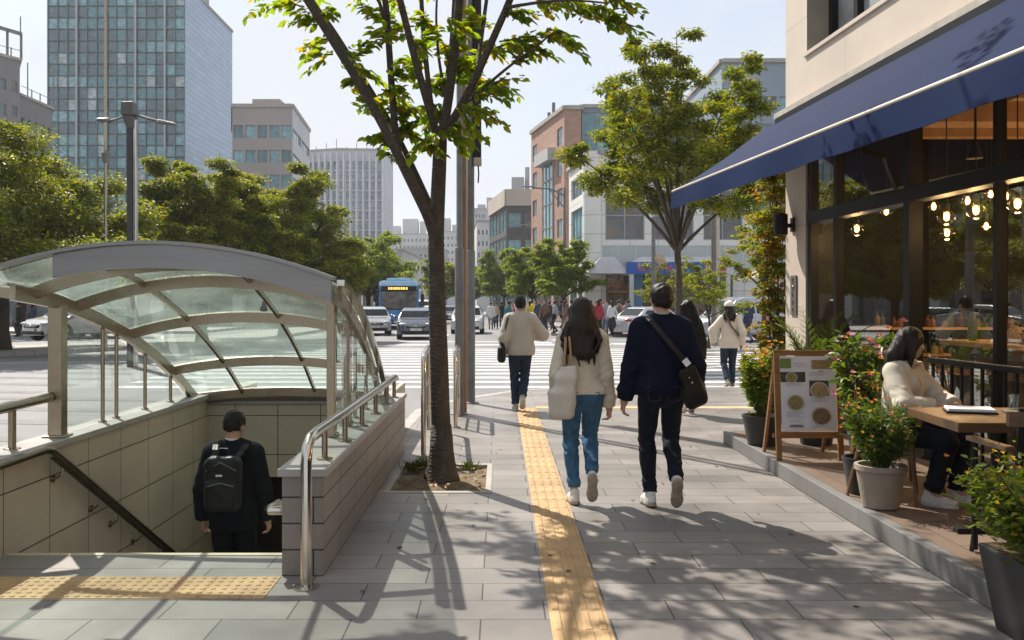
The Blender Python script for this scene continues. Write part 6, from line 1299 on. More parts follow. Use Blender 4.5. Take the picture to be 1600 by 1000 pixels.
for i, (px_, Y, cl_, nm, kd) in enumerate(((664, 84, (.6, .6, .6), 'white far van in the traffic just right of the bus', 'van'), (697, 95, (.45, .05, .04), 'red far car in the traffic beside the trunk', 'hatch'), (708, 78, (.07, .08, .1), 'dark far car right of the near trunk', 'sedan'), (676, 72, (.55, .55, .55), 'pale far car close behind the grey blue sedan', 'hatch'))):
    car(nm, (X(px_, Y), Y, ZR), -90, ('far%d' % i, cl_, .2), kd, Hh=2.0 if kd == 'van' else 1.5, h=.05)
# city bus
Yb = 58; bx = X(623, Yb); bus = thing('city_bus', 'blue city bus facing the camera with an amber route display', 'bus', (bx, Yb, ZR), local=False)
BLUE = mat('paint_bus', (.018, .21, .52), .28, .2, var=.06, vs=2, coat=.6); BLUE2 = mat('paint_bus_top', (.36, .58, .74), .35, .1, vs=2)
S = SDF((-1.27, -.1, .3), (1.27, 11, 3.12), .06); S.box((0, 5.5, 1.72), (1.25, 5.5, 1.38), .22, None, 0); S.cut((0, -.97, .24), (0, .22, 2.3))
for yy in (2.3, 8.0): S.box((0, yy, .45), (1.5, .55, .48), .2, None, .01, 0, 's')
p_, q_, _ = S.extract(); cen = p_[q_].mean(1); tp = cen[:, 2] > 2.78; off = np.array((0, 0, 0.))
def bsub(nm, mk, m): u, inv = np.unique(q_[mk], return_inverse=True); return raw_mesh(nm, p_[u]+off, inv.ravel(), np.full(int(mk.sum()), 4), m, bus, smooth=True, angle=45)
bsub('body', ~tp, BLUE); bsub('roof', tp, BLUE2)
o_ = V((bx, Yb, ZR))
def bb(nm, a, b_, m, bev=.0): return MB().span(V(a)+o_, V(b_)+o_).build(nm, m, bus, bevel=bev)
bb('windscreen', (-1.12, -.05, 1.22), (1.12, .32, 2.42), pane_mat('bus_glass', (.03, .035, .04), .04, 1.6, c2=(.12, .10, .09), vs=.8), .1); bb('display_panel', (-1.12, .04, 2.44), (1.12, .42, 2.76), GRILL, .05)
AMB = m_emit('amber_led', (1., .55, .12), 1.6); text_mesh('route_display', '• 1710 ▪ 4', .001, AMB, bus, o_+V((0, 0, 0)), (1, 0, 0), (0, 0, 1)) if False else None
mb = MB()
for i, wd in enumerate((.08, .12, .10, .14, .09, .12, .11, .10)): mb.span(o_+V((-.62+.16*i-wd/2, .02, 2.53)), o_+V((-.62+.16*i+wd/2, .03, 2.68)))
mb.build('route_display', AMB, bus)
bb('bumper', (-1.2, -.06, .34), (1.2, .12, .62), mat('bus_bumper', (.015, .06, .16), .4), .06); bb('roof_unit', (-.8, 1.2, 3.08), (.8, 4.2, 3.30), BLUE2, .08)
for sg in (-1, 1):
    bb('headlight', (sg*.92-.2, -.075, .78), (sg*.92+.2, .05, 1.0), LAMP, .05); bb('indicator', (sg*.92-.16, -.08, 1.02), (sg*.92+.16, .05, 1.1), AMBER, .03)
    MB().tube([o_+V((sg*1.15, .1, 2.5)), o_+V((sg*1.45, -.15, 2.45)), o_+V((sg*1.47, -.15, 2.2))], .035, 6).build('mirror_arm', GRILL, bus); bb('mirror', (sg*1.48-.11, -.22, 1.75), (sg*1.48+.11, -.08, 2.25), GRILL, .04)
    bb('side_window', (sg*1.262-.008, .8, 1.45), (sg*1.262+.008, 10.2, 2.45), CG)
    for yy in (2.3, 8.0): MB().lathe([(.3, -.12), (.46, -.13), (.48, -.08), (.48, .08), (.46, .13), (.3, .12)], o_+V((sg*1.08, yy, .48)), 20, axis='X').build('wheel', TYRE, bus, smooth=True)
bb('number_plate', (-.3, -.085, .42), (.3, -.065, .56), PLATE)
bus.rotation_euler = (0, 0, R(6))
# ---------------------------------------------------------------- pedestrians far off
def wk(desc, x, yf, rz, H, f, top, bot, ph=.5, zg=.08, Y=None, **k):
    Yw = Y or (EYE-zg)*F/(yf-CY); walker(desc, (X(x, Yw), Yw, zg), rz, H, f, top, bot, ph, **k)
A_ = 'pedestrian'
rg = np.random.default_rng(77); used = set(); tn_ = list(TOPS); bn_ = list(BOTS)
spec = [('red', 'black', 935, 45.5, 1), ('grey', 'blue', 946, 46.5, 0), ('white', 'black', 956, 44.5, 1), ('olive', 'grey', 966, 48, 0), ('grey', 'black', 867, 47, 0), ('yellow', 'black', 828, 55, 1), ('navy', 'black', 842, 53, 0), ('black', 'grey', 858, 52, 0), ('brown', 'beige', 883, 48, 1), ('lilac', 'navy', 893, 52, 1), ('white', 'grey', 767, 58, 0), ('beige', 'navy', 775, 60, 1), ('pink', 'black', 796, 57, 1), ('navy', 'grey', 878, 55, 0), ('teal', 'navy', 851, 60, 1), ('black', 'navy', 784, 63, 0)]
for i, (t_, b_, x, Yw, f) in enumerate(spec):
    used.add((t_, b_)); wk(f'far pedestrian in {t_} top and {b_} {"skirt" if i in (2,) else "trousers"} among the crowd across the crossing', x, 0, [0, 180, 20, -60, 70][i % 5], 1.62+.14*rg.random(), bool(f), t_, b_, .6 if i % 2 else -.6, .08 if x > 800 else ZR, Yw, skirt=(i == 2), bag=(i % 4 == 0))
k = 0
while k < 34:
    t_, b_ = tn_[rg.integers(len(tn_))], bn_[rg.integers(len(bn_))]
    if (t_, b_) in used: 
        if len(used) >= len(tn_)*len(bn_): break
        continue
    used.add((t_, b_)); x = rg.uniform(770, 985); Yw = rg.uniform(50, 88)
    if x > 930: Yw = rg.uniform(49, 55)
    wk(f'far pedestrian in {t_} top and {b_} trousers in the crowd on the right pavement', x, 0, rg.uniform(-180, 180), rg.uniform(1.58, 1.8), bool(rg.integers(2)), t_, b_, rg.uniform(-1.2, 1.2), .08, Yw, bag=bool(rg.integers(2))); k += 1
walker('man in a dark tee and grey trousers walking past the silver people carrier', (X(1166, 37.6), 37.4, ZR), 25, 1.76, False, 'navy', 'grey', .8, group='pedestrians on the right', h=.018)
walker('person in pink behind the dark tee man by the vine', (X(1192, 37), 36.5, ZR), 80, 1.5, True, 'pink', 'black', .4, group='pedestrians on the right', h=.02)
walker('man in a pale blue shirt and blue jeans at the left frame edge', (X(4, 32.5), 32.5, .1), 20, 1.74, False, 'pale blue', 'blue', .5, group='pedestrians on the left', h=.018)
walker('person in a black coat standing behind the parked silver sedan', (X(29, 46), 46, ZR), 90, 1.7, False, 'black', 'navy', .3, group='pedestrians on the left')
walker('person in navy and grey standing left of the canopy post', (X(51, 45), 45, ZR), -40, 1.66, True, 'navy', 'grey', .5, group='pedestrians on the left')
walker('person in a brown top seen through the left canopy glass', (X(188, 46), 46, ZR), 60, 1.7, False, 'brown', 'black', .6, group='pedestrians on the left')
# ---------------------------------------------------------------- cafe on the right
def FX(Y): return 3.75+.0641*(12.8-Y)          # facade line, X at a given Y
FN = V((-1, -.0641, 0)).normalized(); FD = V((-.0641, 1, 0)).normalized()
def fp(Y, z, o=0.): return V((FX(Y), Y, z))+FN*o        # point on the facade, o metres proud of it
ZT = .14
TERR = m_slabs('terrace_tile', (.19, .135, .10), .62, .31, mortar=.004, var=.16, joint=(.07, .05, .04), axis='YX', rough=.55, speckle=.1, stain=.25); KERBM = m_slabs('terrace_kerb', (.225, .22, .21), 1.1, 3., mortar=.004, var=.07, joint=(.1, .1, .1), axis='YZ', offset=0, rough=.6, speckle=.3, stain=.25)
te = MB(); te.prism([(2.66, 4.69), (6.8, 4.69), (6.8, 10.55), (2.66, 10.55)], .006, ZT-.002); tagp(te.build('terrace', TERR), kind='structure')
te = MB(); te.span((2.57, 4.66, .002), (2.657, 10.6, ZT)); te.span((2.66, 10.552, .002), (3.7, 10.64, ZT)); tagp(te.build('terrace_kerb', KERBM, bevel=.006), kind='structure')
STONE = m_slabs('cafe_stone', (.66, .57, .48), 2.4, 1.3, mortar=.004, var=.03, joint=(.40, .35, .30), axis='YZ', offset=0, rough=.6, speckle=.08, stain=.1)
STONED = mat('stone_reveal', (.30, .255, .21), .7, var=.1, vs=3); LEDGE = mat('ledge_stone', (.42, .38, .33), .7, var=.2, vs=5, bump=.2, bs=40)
cafe = thing('cafe_building', 'beige stone cafe building with black framed shop windows and a blue awning', 'building', (4.2, 8, 0))
Y0, YE = -4.0, 12.2
def quad(mb, ya, za, yb, zb, o=0, m=0): mb.poly([fp(ya, za, o), fp(yb, za, o), fp(yb, zb, o), fp(ya, zb, o)], m)
wl = MB(); zs, wy0, wy1, wz1 = 4.13, 5.0, 11.49, 7.6           # upper wall with the big window opening
quad(wl, Y0, zs, YE, 4.74); quad(wl, Y0, 4.74, wy0, wz1); quad(wl, wy1, 4.74, YE, wz1); quad(wl, Y0, wz1, YE, 10.5)
e0, e1 = fp(YE, 0), fp(YE, 0)+V((9, .58, 0)); wl.poly([e0, e1, e1+V((0, 0, 10.5)), e0+V((0, 0, 10.5))]); wl.poly([fp(Y0, 10.5), fp(YE, 10.5), e1+V((0, 0, 10.5)), fp(Y0, 10.5)+V((9, 0, 0))])
a_, b_ = fp(Y0, 0), fp(Y0, 0)+V((9, 0, 0)); wl.poly([a_, b_, b_+V((0, 0, 10.5)), a_+V((0, 0, 10.5))])
wl.build('wall', STONE, cafe)
rv = MB()
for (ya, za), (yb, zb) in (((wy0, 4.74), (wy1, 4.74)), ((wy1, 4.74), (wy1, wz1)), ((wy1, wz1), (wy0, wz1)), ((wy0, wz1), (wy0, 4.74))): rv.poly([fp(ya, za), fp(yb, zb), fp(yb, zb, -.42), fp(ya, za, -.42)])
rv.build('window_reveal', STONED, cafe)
sl = MB(); sl.hexa([fp(wy0-.05, 4.70, -.1), fp(wy1+.05, 4.70, -.1), fp(wy1+.05, 4.70, .03), fp(wy0-.05, 4.70, .03), fp(wy0-.05, 4.745, -.1), fp(wy1+.05, 4.745, -.1), fp(wy1+.05, 4.745, .03), fp(wy0-.05, 4.745, .03)]); sl.build('window_sill', STONE, cafe)
def slabp(mb, ya, yb, za, zb, o0, o1, m=0): mb.hexa([fp(ya, za, o0), fp(yb, za, o0), fp(yb, za, o1), fp(ya, za, o1), fp(ya, zb, o0), fp(yb, zb, o0), fp(yb, zb, o1), fp(ya, zb, o1)], m)
BLKF = mat('shop_black', (.007, .007, .0075), .45, var=.25, vs=4, spec=.25); GUP = pane_mat('upper_glass', (.25, .27, .28), .12, 1.5)
up = MB(); slabp(up, wy0, wy1, 4.8, wz1, -.40, -.36); wn = up.build('window', GUP, cafe)
up = MB()
for y in (11.44, 10.75, 9.1, 7.4, 5.8): slabp(up, y-.05, y+.05, 4.75, wz1, -.36, -.28)
slabp(up, wy0, wy1, 4.746, 4.83, -.355, -.27); up.build('frame', BLKF, wn)
cl_ = MB(); slabp(cl_, 11.53, YE, .0, 4.0, -.35, .0); cl_.build('column', STONE, cafe)
lg = MB(); slabp(lg, Y0, YE+.06, 4.05, 4.13, -.05, .14); lg.build('ledge', LEDGE, cafe)
# shop front frame
f_ = MB(); slabp(f_, Y0, 11.52, 3.62, 4.03, -.3, -.02); f_.build('shop_header', BLKF, cafe)
BY = [11.46, 10.72, 8.98, 7.62, 6.5, 5.4, 4.3, 3.0, 1.4]
for y, wd in zip(BY, (.10, .08, .11, .05, .06, .15, .06, .15, .15)):
    f_ = MB(); slabp(f_, y-wd/2, y+wd/2, ZT, 3.62, -.11, -.02 if wd < .105 else .03); f_.build('mullion', BLKF, cafe)
f_ = MB(); slabp(f_, -2, 11.4, 2.60, 2.74, -.13, .035); f_.build('transom', BLKF, cafe)
f_ = MB(); slabp(f_, -2, 11.4, ZT, .28, -.12, .0); f_.build('bottom_rail', BLKF, cafe)
GSH = m_glass('shop_pane', (.90, .93, .90), .10, .9, .0, power=2.3)
ys = sorted(BY)
for ya, yb in zip(ys, ys[1:]):
    for za, zb in ((.28, 2.60), (2.74, 3.62)): g_ = MB(); g_.poly([fp(ya+.02, za, -.07), fp(yb-.02, za, -.07), fp(yb-.02, zb, -.07), fp(ya+.02, zb, -.07)]); g_.build('shop_pane', GSH, cafe)
# interior
f_ = MB(); slabp(f_, 11.50, 11.528, .1, 3.94, -.345, -.13); f_.build('shade_sheet', BLKF, cafe)  # black sheet added to darken the bulb-lit inner face of the column
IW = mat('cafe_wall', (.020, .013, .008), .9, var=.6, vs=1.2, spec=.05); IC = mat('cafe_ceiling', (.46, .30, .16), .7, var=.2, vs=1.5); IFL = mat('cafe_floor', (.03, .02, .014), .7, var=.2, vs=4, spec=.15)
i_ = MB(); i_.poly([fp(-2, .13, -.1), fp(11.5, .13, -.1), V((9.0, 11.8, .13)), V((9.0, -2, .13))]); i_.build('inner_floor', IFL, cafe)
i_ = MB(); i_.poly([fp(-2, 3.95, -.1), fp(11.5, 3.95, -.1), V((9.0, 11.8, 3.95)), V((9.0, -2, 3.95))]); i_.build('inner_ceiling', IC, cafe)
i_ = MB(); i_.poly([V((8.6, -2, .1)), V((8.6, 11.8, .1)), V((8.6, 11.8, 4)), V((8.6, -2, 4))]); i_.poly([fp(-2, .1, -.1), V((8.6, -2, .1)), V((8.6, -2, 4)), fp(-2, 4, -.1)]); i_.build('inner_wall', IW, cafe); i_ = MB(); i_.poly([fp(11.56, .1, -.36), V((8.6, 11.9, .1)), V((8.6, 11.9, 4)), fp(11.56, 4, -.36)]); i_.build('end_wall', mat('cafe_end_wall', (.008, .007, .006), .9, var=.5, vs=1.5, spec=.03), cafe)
i_ = MB()
for y in (9.8, 7.6, 5.4): i_.span((4.6, y, 3.55), (8.5, y+.35, 3.94))
for y in (10.6, 8.6, 6.6): i_.bar((4.8, y, 3.6), (8.4, y, 3.6), .16, .16)
i_.build('ceiling_beams', mat('beam_wood', (.30, .17, .07), .6, var=.25, vs=5), cafe)
ct = thing('counter', 'light wood cafe counter with a dark front inside the window', 'counter', (5.6, 8.5, .13)); mb = MB(); mb.span((5.25, 5.2, 1.12), (5.95, 11.0, 1.18)); mb.build('top', mat('oak', (.42, .26, .13), .4, var=.15, vs=6), ct, bevel=.01)
mb = MB(); mb.span((5.35, 5.3, .14), (5.9, 10.9, 1.115)); mb.build('front', mat('counter_front', (.14, .10, .07), .6, var=.3, vs=3), ct); mb = MB(); mb.span((5.30, 5.4, .80), (5.345, 10.8, .85)); mb.build('foot_rail', BRASS, ct)
GOODS = [mat('goods%d' % i, c, .5) for i, c in enumerate(((.16, .07, .02), (.30, .22, .13), (.09, .025, .015), (.03, .055, .015), (.34, .30, .25), (.13, .09, .05)))]
for i in range(16):
    y = 5.5+i*.34; r_ = .05+.03*((i*7) % 3); hgt = .10+.07*((i*5) % 4); o = MB().lathe([(r_*.7, 1.182), (r_, 1.20), (r_, 1.18+hgt*.7), (r_*.5, 1.18+hgt), (r_*.5, 1.20+hgt)], (5.45+.1*(i % 3), y, 0), 14).build('jar', GOODS[i % 6], loc=(5.45+.1*(i % 3), y, 1.18), smooth=True); tagp(o, 'one of the jars and pots along the cafe counter top', 'jar', 'jars along the cafe counter')
sh_ = thing('wall_shelf', 'dark back shelf with three boards lit by warm light inside the cafe', 'shelf', (8.3, 7.5, .2))
for z in (.9, 1.6, 2.3): MB().span((8.2, 4, z), (8.58, 11, z+.04)).build('board', WOOD, sh_)
for i in range(24):
    z = (.94, 1.64, 2.34)[i % 3]; y = 4.3+(i//3)*.85; o = MB().lathe([(.07, z), (.09, z+.02), (.09, z+.22), (.03, z+.30), (.03, z+.36)], (8.38, y, 0), 12).build('bottle', GOODS[(i*5) % 6], loc=(8.38, y, z), smooth=True); tagp(o, 'one of the bottles standing on the back shelf of the cafe', 'bottle', 'bottles on the cafe back shelf')
bs = thing('bar_shelf', 'bar shelf of bottles and jars against the dark end wall inside the cafe', 'shelf', (6.2, 11.6, .13))
for z in (.95, 1.28): MB().span((4.55, 11.42, z), (8.3, 11.72, z+.03)).build('board', mat('oak', (.42, .26, .13), .4, var=.15, vs=6), bs)
for x in (4.55, 5.8, 7.05, 8.27): MB().span((x, 11.43, .14), (x+.035, 11.71, 1.42)).build('upright', BLACK, bs)
MB().span((4.55, 11.40, .14), (8.3, 11.45, .93)).build('cabinet', mat('counter_front', (.14, .10, .07), .6, var=.3, vs=3), bs)
for i in range(66):
    z = (.982, 1.312)[i % 2]; x = 4.68+(i//2)*.106+.02*((i*3) % 4); q_ = (i*7) % 5; hh = .09+.022*((i*5+i//3) % 6); o = MB().lathe([(.026+.005*q_, z), (.03+.005*q_, z+.012), (.03+.005*q_, z+hh*.6), (.011, z+hh*.78), (.012, z+hh)], (x, 11.56, 0), 12).build('bottle', GOODS[(i*5+i//4) % 6], loc=(x, 11.56, z), smooth=True); tagp(o, 'one of the bottles and jars on the bar shelf at the end wall', 'bottle', 'bottles on the bar shelf')
for (x, y, rz) in ((4.9, 9.8, 0), (4.75, 7.2, 0)):
    t = thing('cafe_table', 'small round table inside the cafe window, %s' % ('far end near the corner' if y > 9 else 'nearer, behind the railing'), 'table', (x, y, .13)); MB().lathe([(.36, .85), (.38, .87), (.36, .89)], (x, y, 0), 24).build('top', WOODX, t, smooth=True); MB().lathe([(.22, .135), (.03, .17), (.03, .85)], (x, y, 0), 14).build('leg', BLACK, t, smooth=True)
BULB = m_emit('bulb_glow', (1., .56, .20), 14.); BG_ = m_glass('bulb_glass', (.95, .85, .65), .08, .5)
def pendant(x, y, z, desc, bulb=True, en=7.):
    t = thing('pendant_lamp', desc, 'pendant lamp', (x, y, z)); mb = MB(); mb.tube([(x, y, z+.14), (x, y, 3.94)], .006, 6); mb.build('cord', BLACK, t)
    if bulb:
        mb = MB(); mb.lathe([(.022, .05), (.028, .07), (.028, .13), (.010, .15)], (x, y, z), 12); mb.build('socket', BLACK, t, smooth=True); bl = MB().lathe([(.0, -.092), (.05, -.078), (.084, -.036), (.088, .0), (.066, .042), (.024, .07)], (x, y, z), 18).build('bulb', BG_, t, smooth=True)
        MB().lathe([(.0, -.05), (.022, -.035), (.027, .0), (.012, .04)], (x, y, z), 12).build('filament', BULB, bl, smooth=True)
        if not en: return
        l = bpy.data.lights.new('bulb_light', 'POINT'); l.energy = en; l.color = (1, .62, .28); l.shadow_soft_size = .07; lo = bpy.data.objects.new('bulb_light', l); COL.objects.link(lo); lo.location = (0, 0, -.09); lo.parent = t
    else: mb = MB(); mb.lathe([(.02, .14), (.035, .10), (.075, -.02), (.078, -.03)], (x, y, z), 16); mb.build('shade', BLACK, t, smooth=True)
for px_, py_, Yb_, ds in ((1331, 357, 11.0, 'glowing pendant bulb nearest the stone corner column'), (1479, 338, 9.3, 'glowing pendant bulb left of three beyond the wide black post'), (1525, 328, 8.8, 'glowing pendant bulb middle of three beyond the wide black post'), (1590, 318, 8.2, 'glowing pendant bulb at the right frame edge')):
    q = P(px_+(8 if px_ < 1400 else 0), py_, Yb_); pendant(q.x, q.y, q.z, ds, en=9)
for x, y, z, ds in ((7.0, 9.6, 2.5, 'pendant bulb deep inside the cafe over the far end'), (6.9, 7.2, 2.5, 'pendant bulb deep inside the cafe over the counter middle'), (6.6, 5.0, 2.5, 'pendant bulb deep inside the cafe over the counter near end'), (7.8, 10.6, 2.4, 'pendant bulb deepest inside near the back corner'), (5.3, 10.9, 2.45, 'pendant bulb over the bar shelf at the end wall'), (6.3, 10.9, 2.5, 'pendant bulb right of another over the bar shelf')): pendant(x, y, z, ds, en=(60 if y < 10 else 22))
for px_, py_, Yb_, ds in ((1512, 313, 11.0, 'small bulb glinting behind the trio of pendants, left'), (1548, 303, 11.2, 'small bulb glinting behind the trio of pendants, middle'), (1572, 306, 10.6, 'small bulb glinting behind the trio of pendants, right'), (1541, 353, 11.3, 'low small bulb glinting below the trio of pendants'), (1459, 322, 11.2, 'small bulb glinting just right of the wide black post'), (1385, 330, 11.25, 'small bulb glinting just left of the wide black post')):
    q = P(px_, py_, Yb_); pendant(q.x, q.y, q.z, ds, en=0)
q = P(1345, 288, 10.8); pendant(q.x, q.y, q.z, 'small black pendant shade above the transom near the corner', False); q = P(1523, 243, 9.0); pendant(q.x, q.y, q.z, 'small black pendant shade above the transom at right', False)
# awning
aw = thing('awning', 'navy blue fabric awning pulled out over the cafe front', 'awning', (3.2, 8, 3.1))
NAVYF = m_fibre('awning_cloth', (.0024, .0108, .047), (.0038, .0155, .064), (2, .25, 2), .7, .10, spec=.06)
def bar_pt(Y): return V((2.40+.066*(12.76-Y), Y, 3.165-.0195*(12.76-Y)))
NY = 90; NX = 36; yy = [12.72-i*(12.72-1.5)/NY for i in range(NY+1)]; mb = MB(); grid = []
for i, y in enumerate(yy):
    a, b_ = fp(y, 4.03, .10), bar_pt(y); row = []
    for j in range(NX+1):
        t = j/NX; p = a*(1-t)+b_*t; s = math.sin(math.pi*t)*(-.03)+.004*math.sin(t*13+1.2*math.sin(y*.45))*math.sin(math.pi*t)*(1+.7*math.sin(y*.7+t*2))+.005*math.sin(y*.9+t*1.3)*math.sin(math.pi*t); row.append(p+V((0, 0, s)))
    grid.append(row)
for i in range(NY):
    for j in range(NX): mb.poly([grid[i][j], grid[i][j+1], grid[i+1][j+1], grid[i+1][j]])
o = mb.build('fabric', NAVYF, aw, smooth=True, angle=0, weld=True); so_ = o.modifiers.new('thick', 'SOLIDIFY'); so_.thickness = .006
mb = MB()
for i in range(60):
    ya, yb = 12.72-i*(11.22)/60, 12.72-(i+1)*11.22/60; f1 = lambda y: V((-.03+.010*math.sin(y*3.1), 0, -.235+.006*math.sin(y*5)))
    a, b_ = bar_pt(ya)+V((-.03, 0, -.02)), bar_pt(yb)+V((-.03, 0, -.02)); mb.poly([a, b_, b_+f1(yb)*.5, a+f1(ya)*.5]); mb.poly([a+f1(ya)*.5, b_+f1(yb)*.5, b_+f1(yb), a+f1(ya)])
so_ = mb.build('valance', NAVYF, aw, weld=True).modifiers.new('thick', 'SOLIDIFY'); so_.thickness = .005
mb = MB(); mb.tube([bar_pt(12.78), bar_pt(1.5)], .021, 12); mb.build('front_bar', mat('awning_bar', (.52, .46, .38), .4, .3, var=.1, vs=4), aw, smooth=True)
mb = MB(); slabp(mb, 1.5, 12.14, 3.96, 4.045, -.0, .17); mb.build('cassette_shadow', BLKF, aw)  # black cassette strip, the shadow gap under the ledge put in as colour
for y in (12.0, 8.8, 5.4): mb = MB(); m_ = (fp(y, 3.8, .03)+bar_pt(y-.6))/2+V((-.0, -.5, -.05)); mb.bar(fp(y, 3.85, .03), m_, .05, .06); mb.bar(m_, bar_pt(y)+V((.04, 0, -.02)), .045, .05); mb.build('folding_arm', BLKF, aw)
# wall lamp and plaque
wlm = thing('wall_lamp', 'black cylinder wall lamp on the stone corner column', 'wall lamp', fp(11.93, 2.62)); q = fp(11.93, 2.64, .17); mb = MB(); mb.lathe([(.088, -.14), (.09, -.13), (.09, .12), (.082, .13), (.075, .12)], q, 24); mb.build('shade', BLACK, wlm, smooth=True)
mb = MB(); mb.bar(fp(11.93, 2.62, .0), fp(11.93, 2.62, .09), .05, .05); slabp(mb, 11.88, 11.98, 2.54, 2.72, .002, .025); mb.build('bracket', BLACK, wlm)
pl = thing('plaque', 'narrow grey metal plaque with raised letters on the stone column', 'sign', fp(11.9, 1.7)); mb = MB(); slabp(mb, 11.80, 11.99, 1.46, 1.97, .003, .018); mb.build('plate', mat('plaque_metal', (.20, .18, .165), .5, .6, var=.15, vs=10), pl)
for k_, ch_ in enumerate('CXLFE'): text_mesh('lettering', ch_, .095, SILVER, pl, fp(11.925, 1.875-.095*k_, .022), -FD, (0, 0, 1), align='LEFT')
# railing in front of the glass
rl = thing('railing', 'black baluster railing along the cafe window behind the seated woman', 'railing', fp(6, ZT, .2))
mb = MB(); mb.bar(fp(8.3, 1.10, .16), fp(3.4, 1.10, .16), .07, .05); mb.build('top_rail', BLACK, rl, bevel=.008); mb = MB(); mb.bar(fp(8.3, .30, .16), fp(3.4, .30, .16), .04, .03); mb.build('bottom_rail', BLACK, rl)
y = 8.25
while y > 3.4: MB().bar(fp(y, ZT if abs((y*10) % 9) < 1.2 else .31, .16), fp(y, 1.075, .16), .022, .022).build('baluster', BLACK, rl); y -= .15
# table, chairs, table things
tb = thing('cafe_table', 'square wooden cafe table the seated woman leans on', 'table', (3.2, 5.9, ZT)); ta = [(2.80, 6.32), (2.74, 5.50), (3.62, 5.46), (3.66, 6.30)]
MB().prism(ta, .835, .895).build('top', WOODX, tb, bevel=.006); mb = MB(); mb.lathe([(.045, ZT+.03), (.045, .83)], (3.2, 5.9, 0), 14); mb.build('column', BLACK, tb, smooth=True)
mb = MB(); mb.bar((2.92, 5.9, ZT+.015), (3.48, 5.9, ZT+.015), .07, .03); mb.build('foot', BLACK, tb, bevel=.005); mb = MB(); mb.bar((3.2, 5.62, ZT+.016), (3.2, 5.86, ZT+.016), .07, .03); mb.bar((3.2, 5.94, ZT+.016), (3.2, 6.18, ZT+.016), .07, .03); mb.build('foot', BLACK, tb, bevel=.005)
nb = thing('notebook', 'open white notebook with a dark cover on the cafe table', 'notebook', (3.05, 6.02, .896)); rm = Matrix.Rotation(R(-18), 3, 'Z'); MB().box((3.08, 6.03, .902), (.30, .22, .010), 0, rm).build('cover', BLACK, nb); MB().box((3.08, 6.03, .917), (.28, .205, .018), 0, rm).build('pages', mat('paper', (.72, .71, .70), .8), nb, bevel=.003)
ty = thing('tray', 'grey serving tray with a clear glass at the right of the table', 'tray', (3.42, 5.9, .896)); MB().box((3.42, 5.92, .903), (.30, .24, .014), 0, rm).build('tray', GREYM, ty, bevel=.004)
for x, y, ds in ((3.38, 6.05, 'clear drinking glass standing left on the serving tray'), (3.50, 5.95, 'clear drinking glass standing right on the serving tray')):
    o = MB().lathe([(.028, .911), (.036, 1.01), (.033, 1.01), (.026, .918)], (x, y, 0), 18).build('drinking_glass', m_glass('tumbler', (.9, .95, .95), .1, .8), loc=(x, y, .911), smooth=True); tagp(o, ds, 'glass')
def chair(label, x, y, rz, arms=False, legm=None, group=None):
    t = thing('cafe_chair', label, 'chair', (x, y, ZT), R(rz), group, local=True); lm = legm or BLACK
    MB().span((-.22, -.22, .44), (.22, .22, .485)).build('seat', LEATH, t, bevel=.015); bk = MB(); n = 8
    for i in range(n):
        a0, a1 = -1+2*i/n, -1+2*(i+1)/n; f = lambda a, z: V((a*.22, -.21-.05*(z-.45)/.4+.05*a*a, z)); bk.hexa([f(a0, .62)-V((0, .02, 0)), f(a1, .62)-V((0, .02, 0)), f(a1, .62), f(a0, .62), f(a0, .90)-V((0, .02, 0)), f(a1, .90)-V((0, .02, 0)), f(a1, .90), f(a0, .90)])
    bk.build('backrest', LEATH, t, smooth=True)
    for sx in (-1, 1):
        MB().tube([(sx*.24, .24, 0), (sx*.20, .19, .44)], [.013, .018], 8).build('leg', lm, t, smooth=True); MB().tube([(sx*.24, -.29, 0), (sx*.20, -.20, .44), (sx*.20, -.20, .66), (sx*.19, -.24, .86)], [.013, .018, .016, .012], 8).build('leg', lm, t, smooth=True)
        if arms: MB().tube([(sx*.24, .20, 0.02), (sx*.255, .18, .45), (sx*.26, .16, .655)], .018, 8).build('arm_post', lm, t, smooth=True); MB().bar((sx*.26, -.22, .675), (sx*.26, .22, .675), .055, .03).build('armrest', WOODX, t, bevel=.008)
    if arms:
        tp = MB()
        for i in range(n): a0, a1 = -1+2*i/n, -1+2*(i+1)/n; f = lambda a, z: V((a*.27, -.25+.06*a*a, z)); tp.hexa([f(a0, .80)-V((0, .03, 0)), f(a1, .80)-V((0, .03, 0)), f(a1, .80), f(a0, .80), f(a0, .88)-V((0, .03, 0)), f(a1, .88)-V((0, .03, 0)), f(a1, .88), f(a0, .88)])
        tp.build('back_rail', WOODX, t, smooth=True)
    return t
WLEG = mat('wood_leg', (.20, .105, .045), .5, var=.2, vs=8)
chair('black padded chair the seated woman sits on', 3.03, 6.98, -139, False, WLEG, None)
chair('black armchair with wooden armrests at the near side of the table', 3.04, 5.22, 0, True)
chair('black padded chair with wooden legs behind the potted flowers', 3.08, 7.42, 160, False, WLEG)
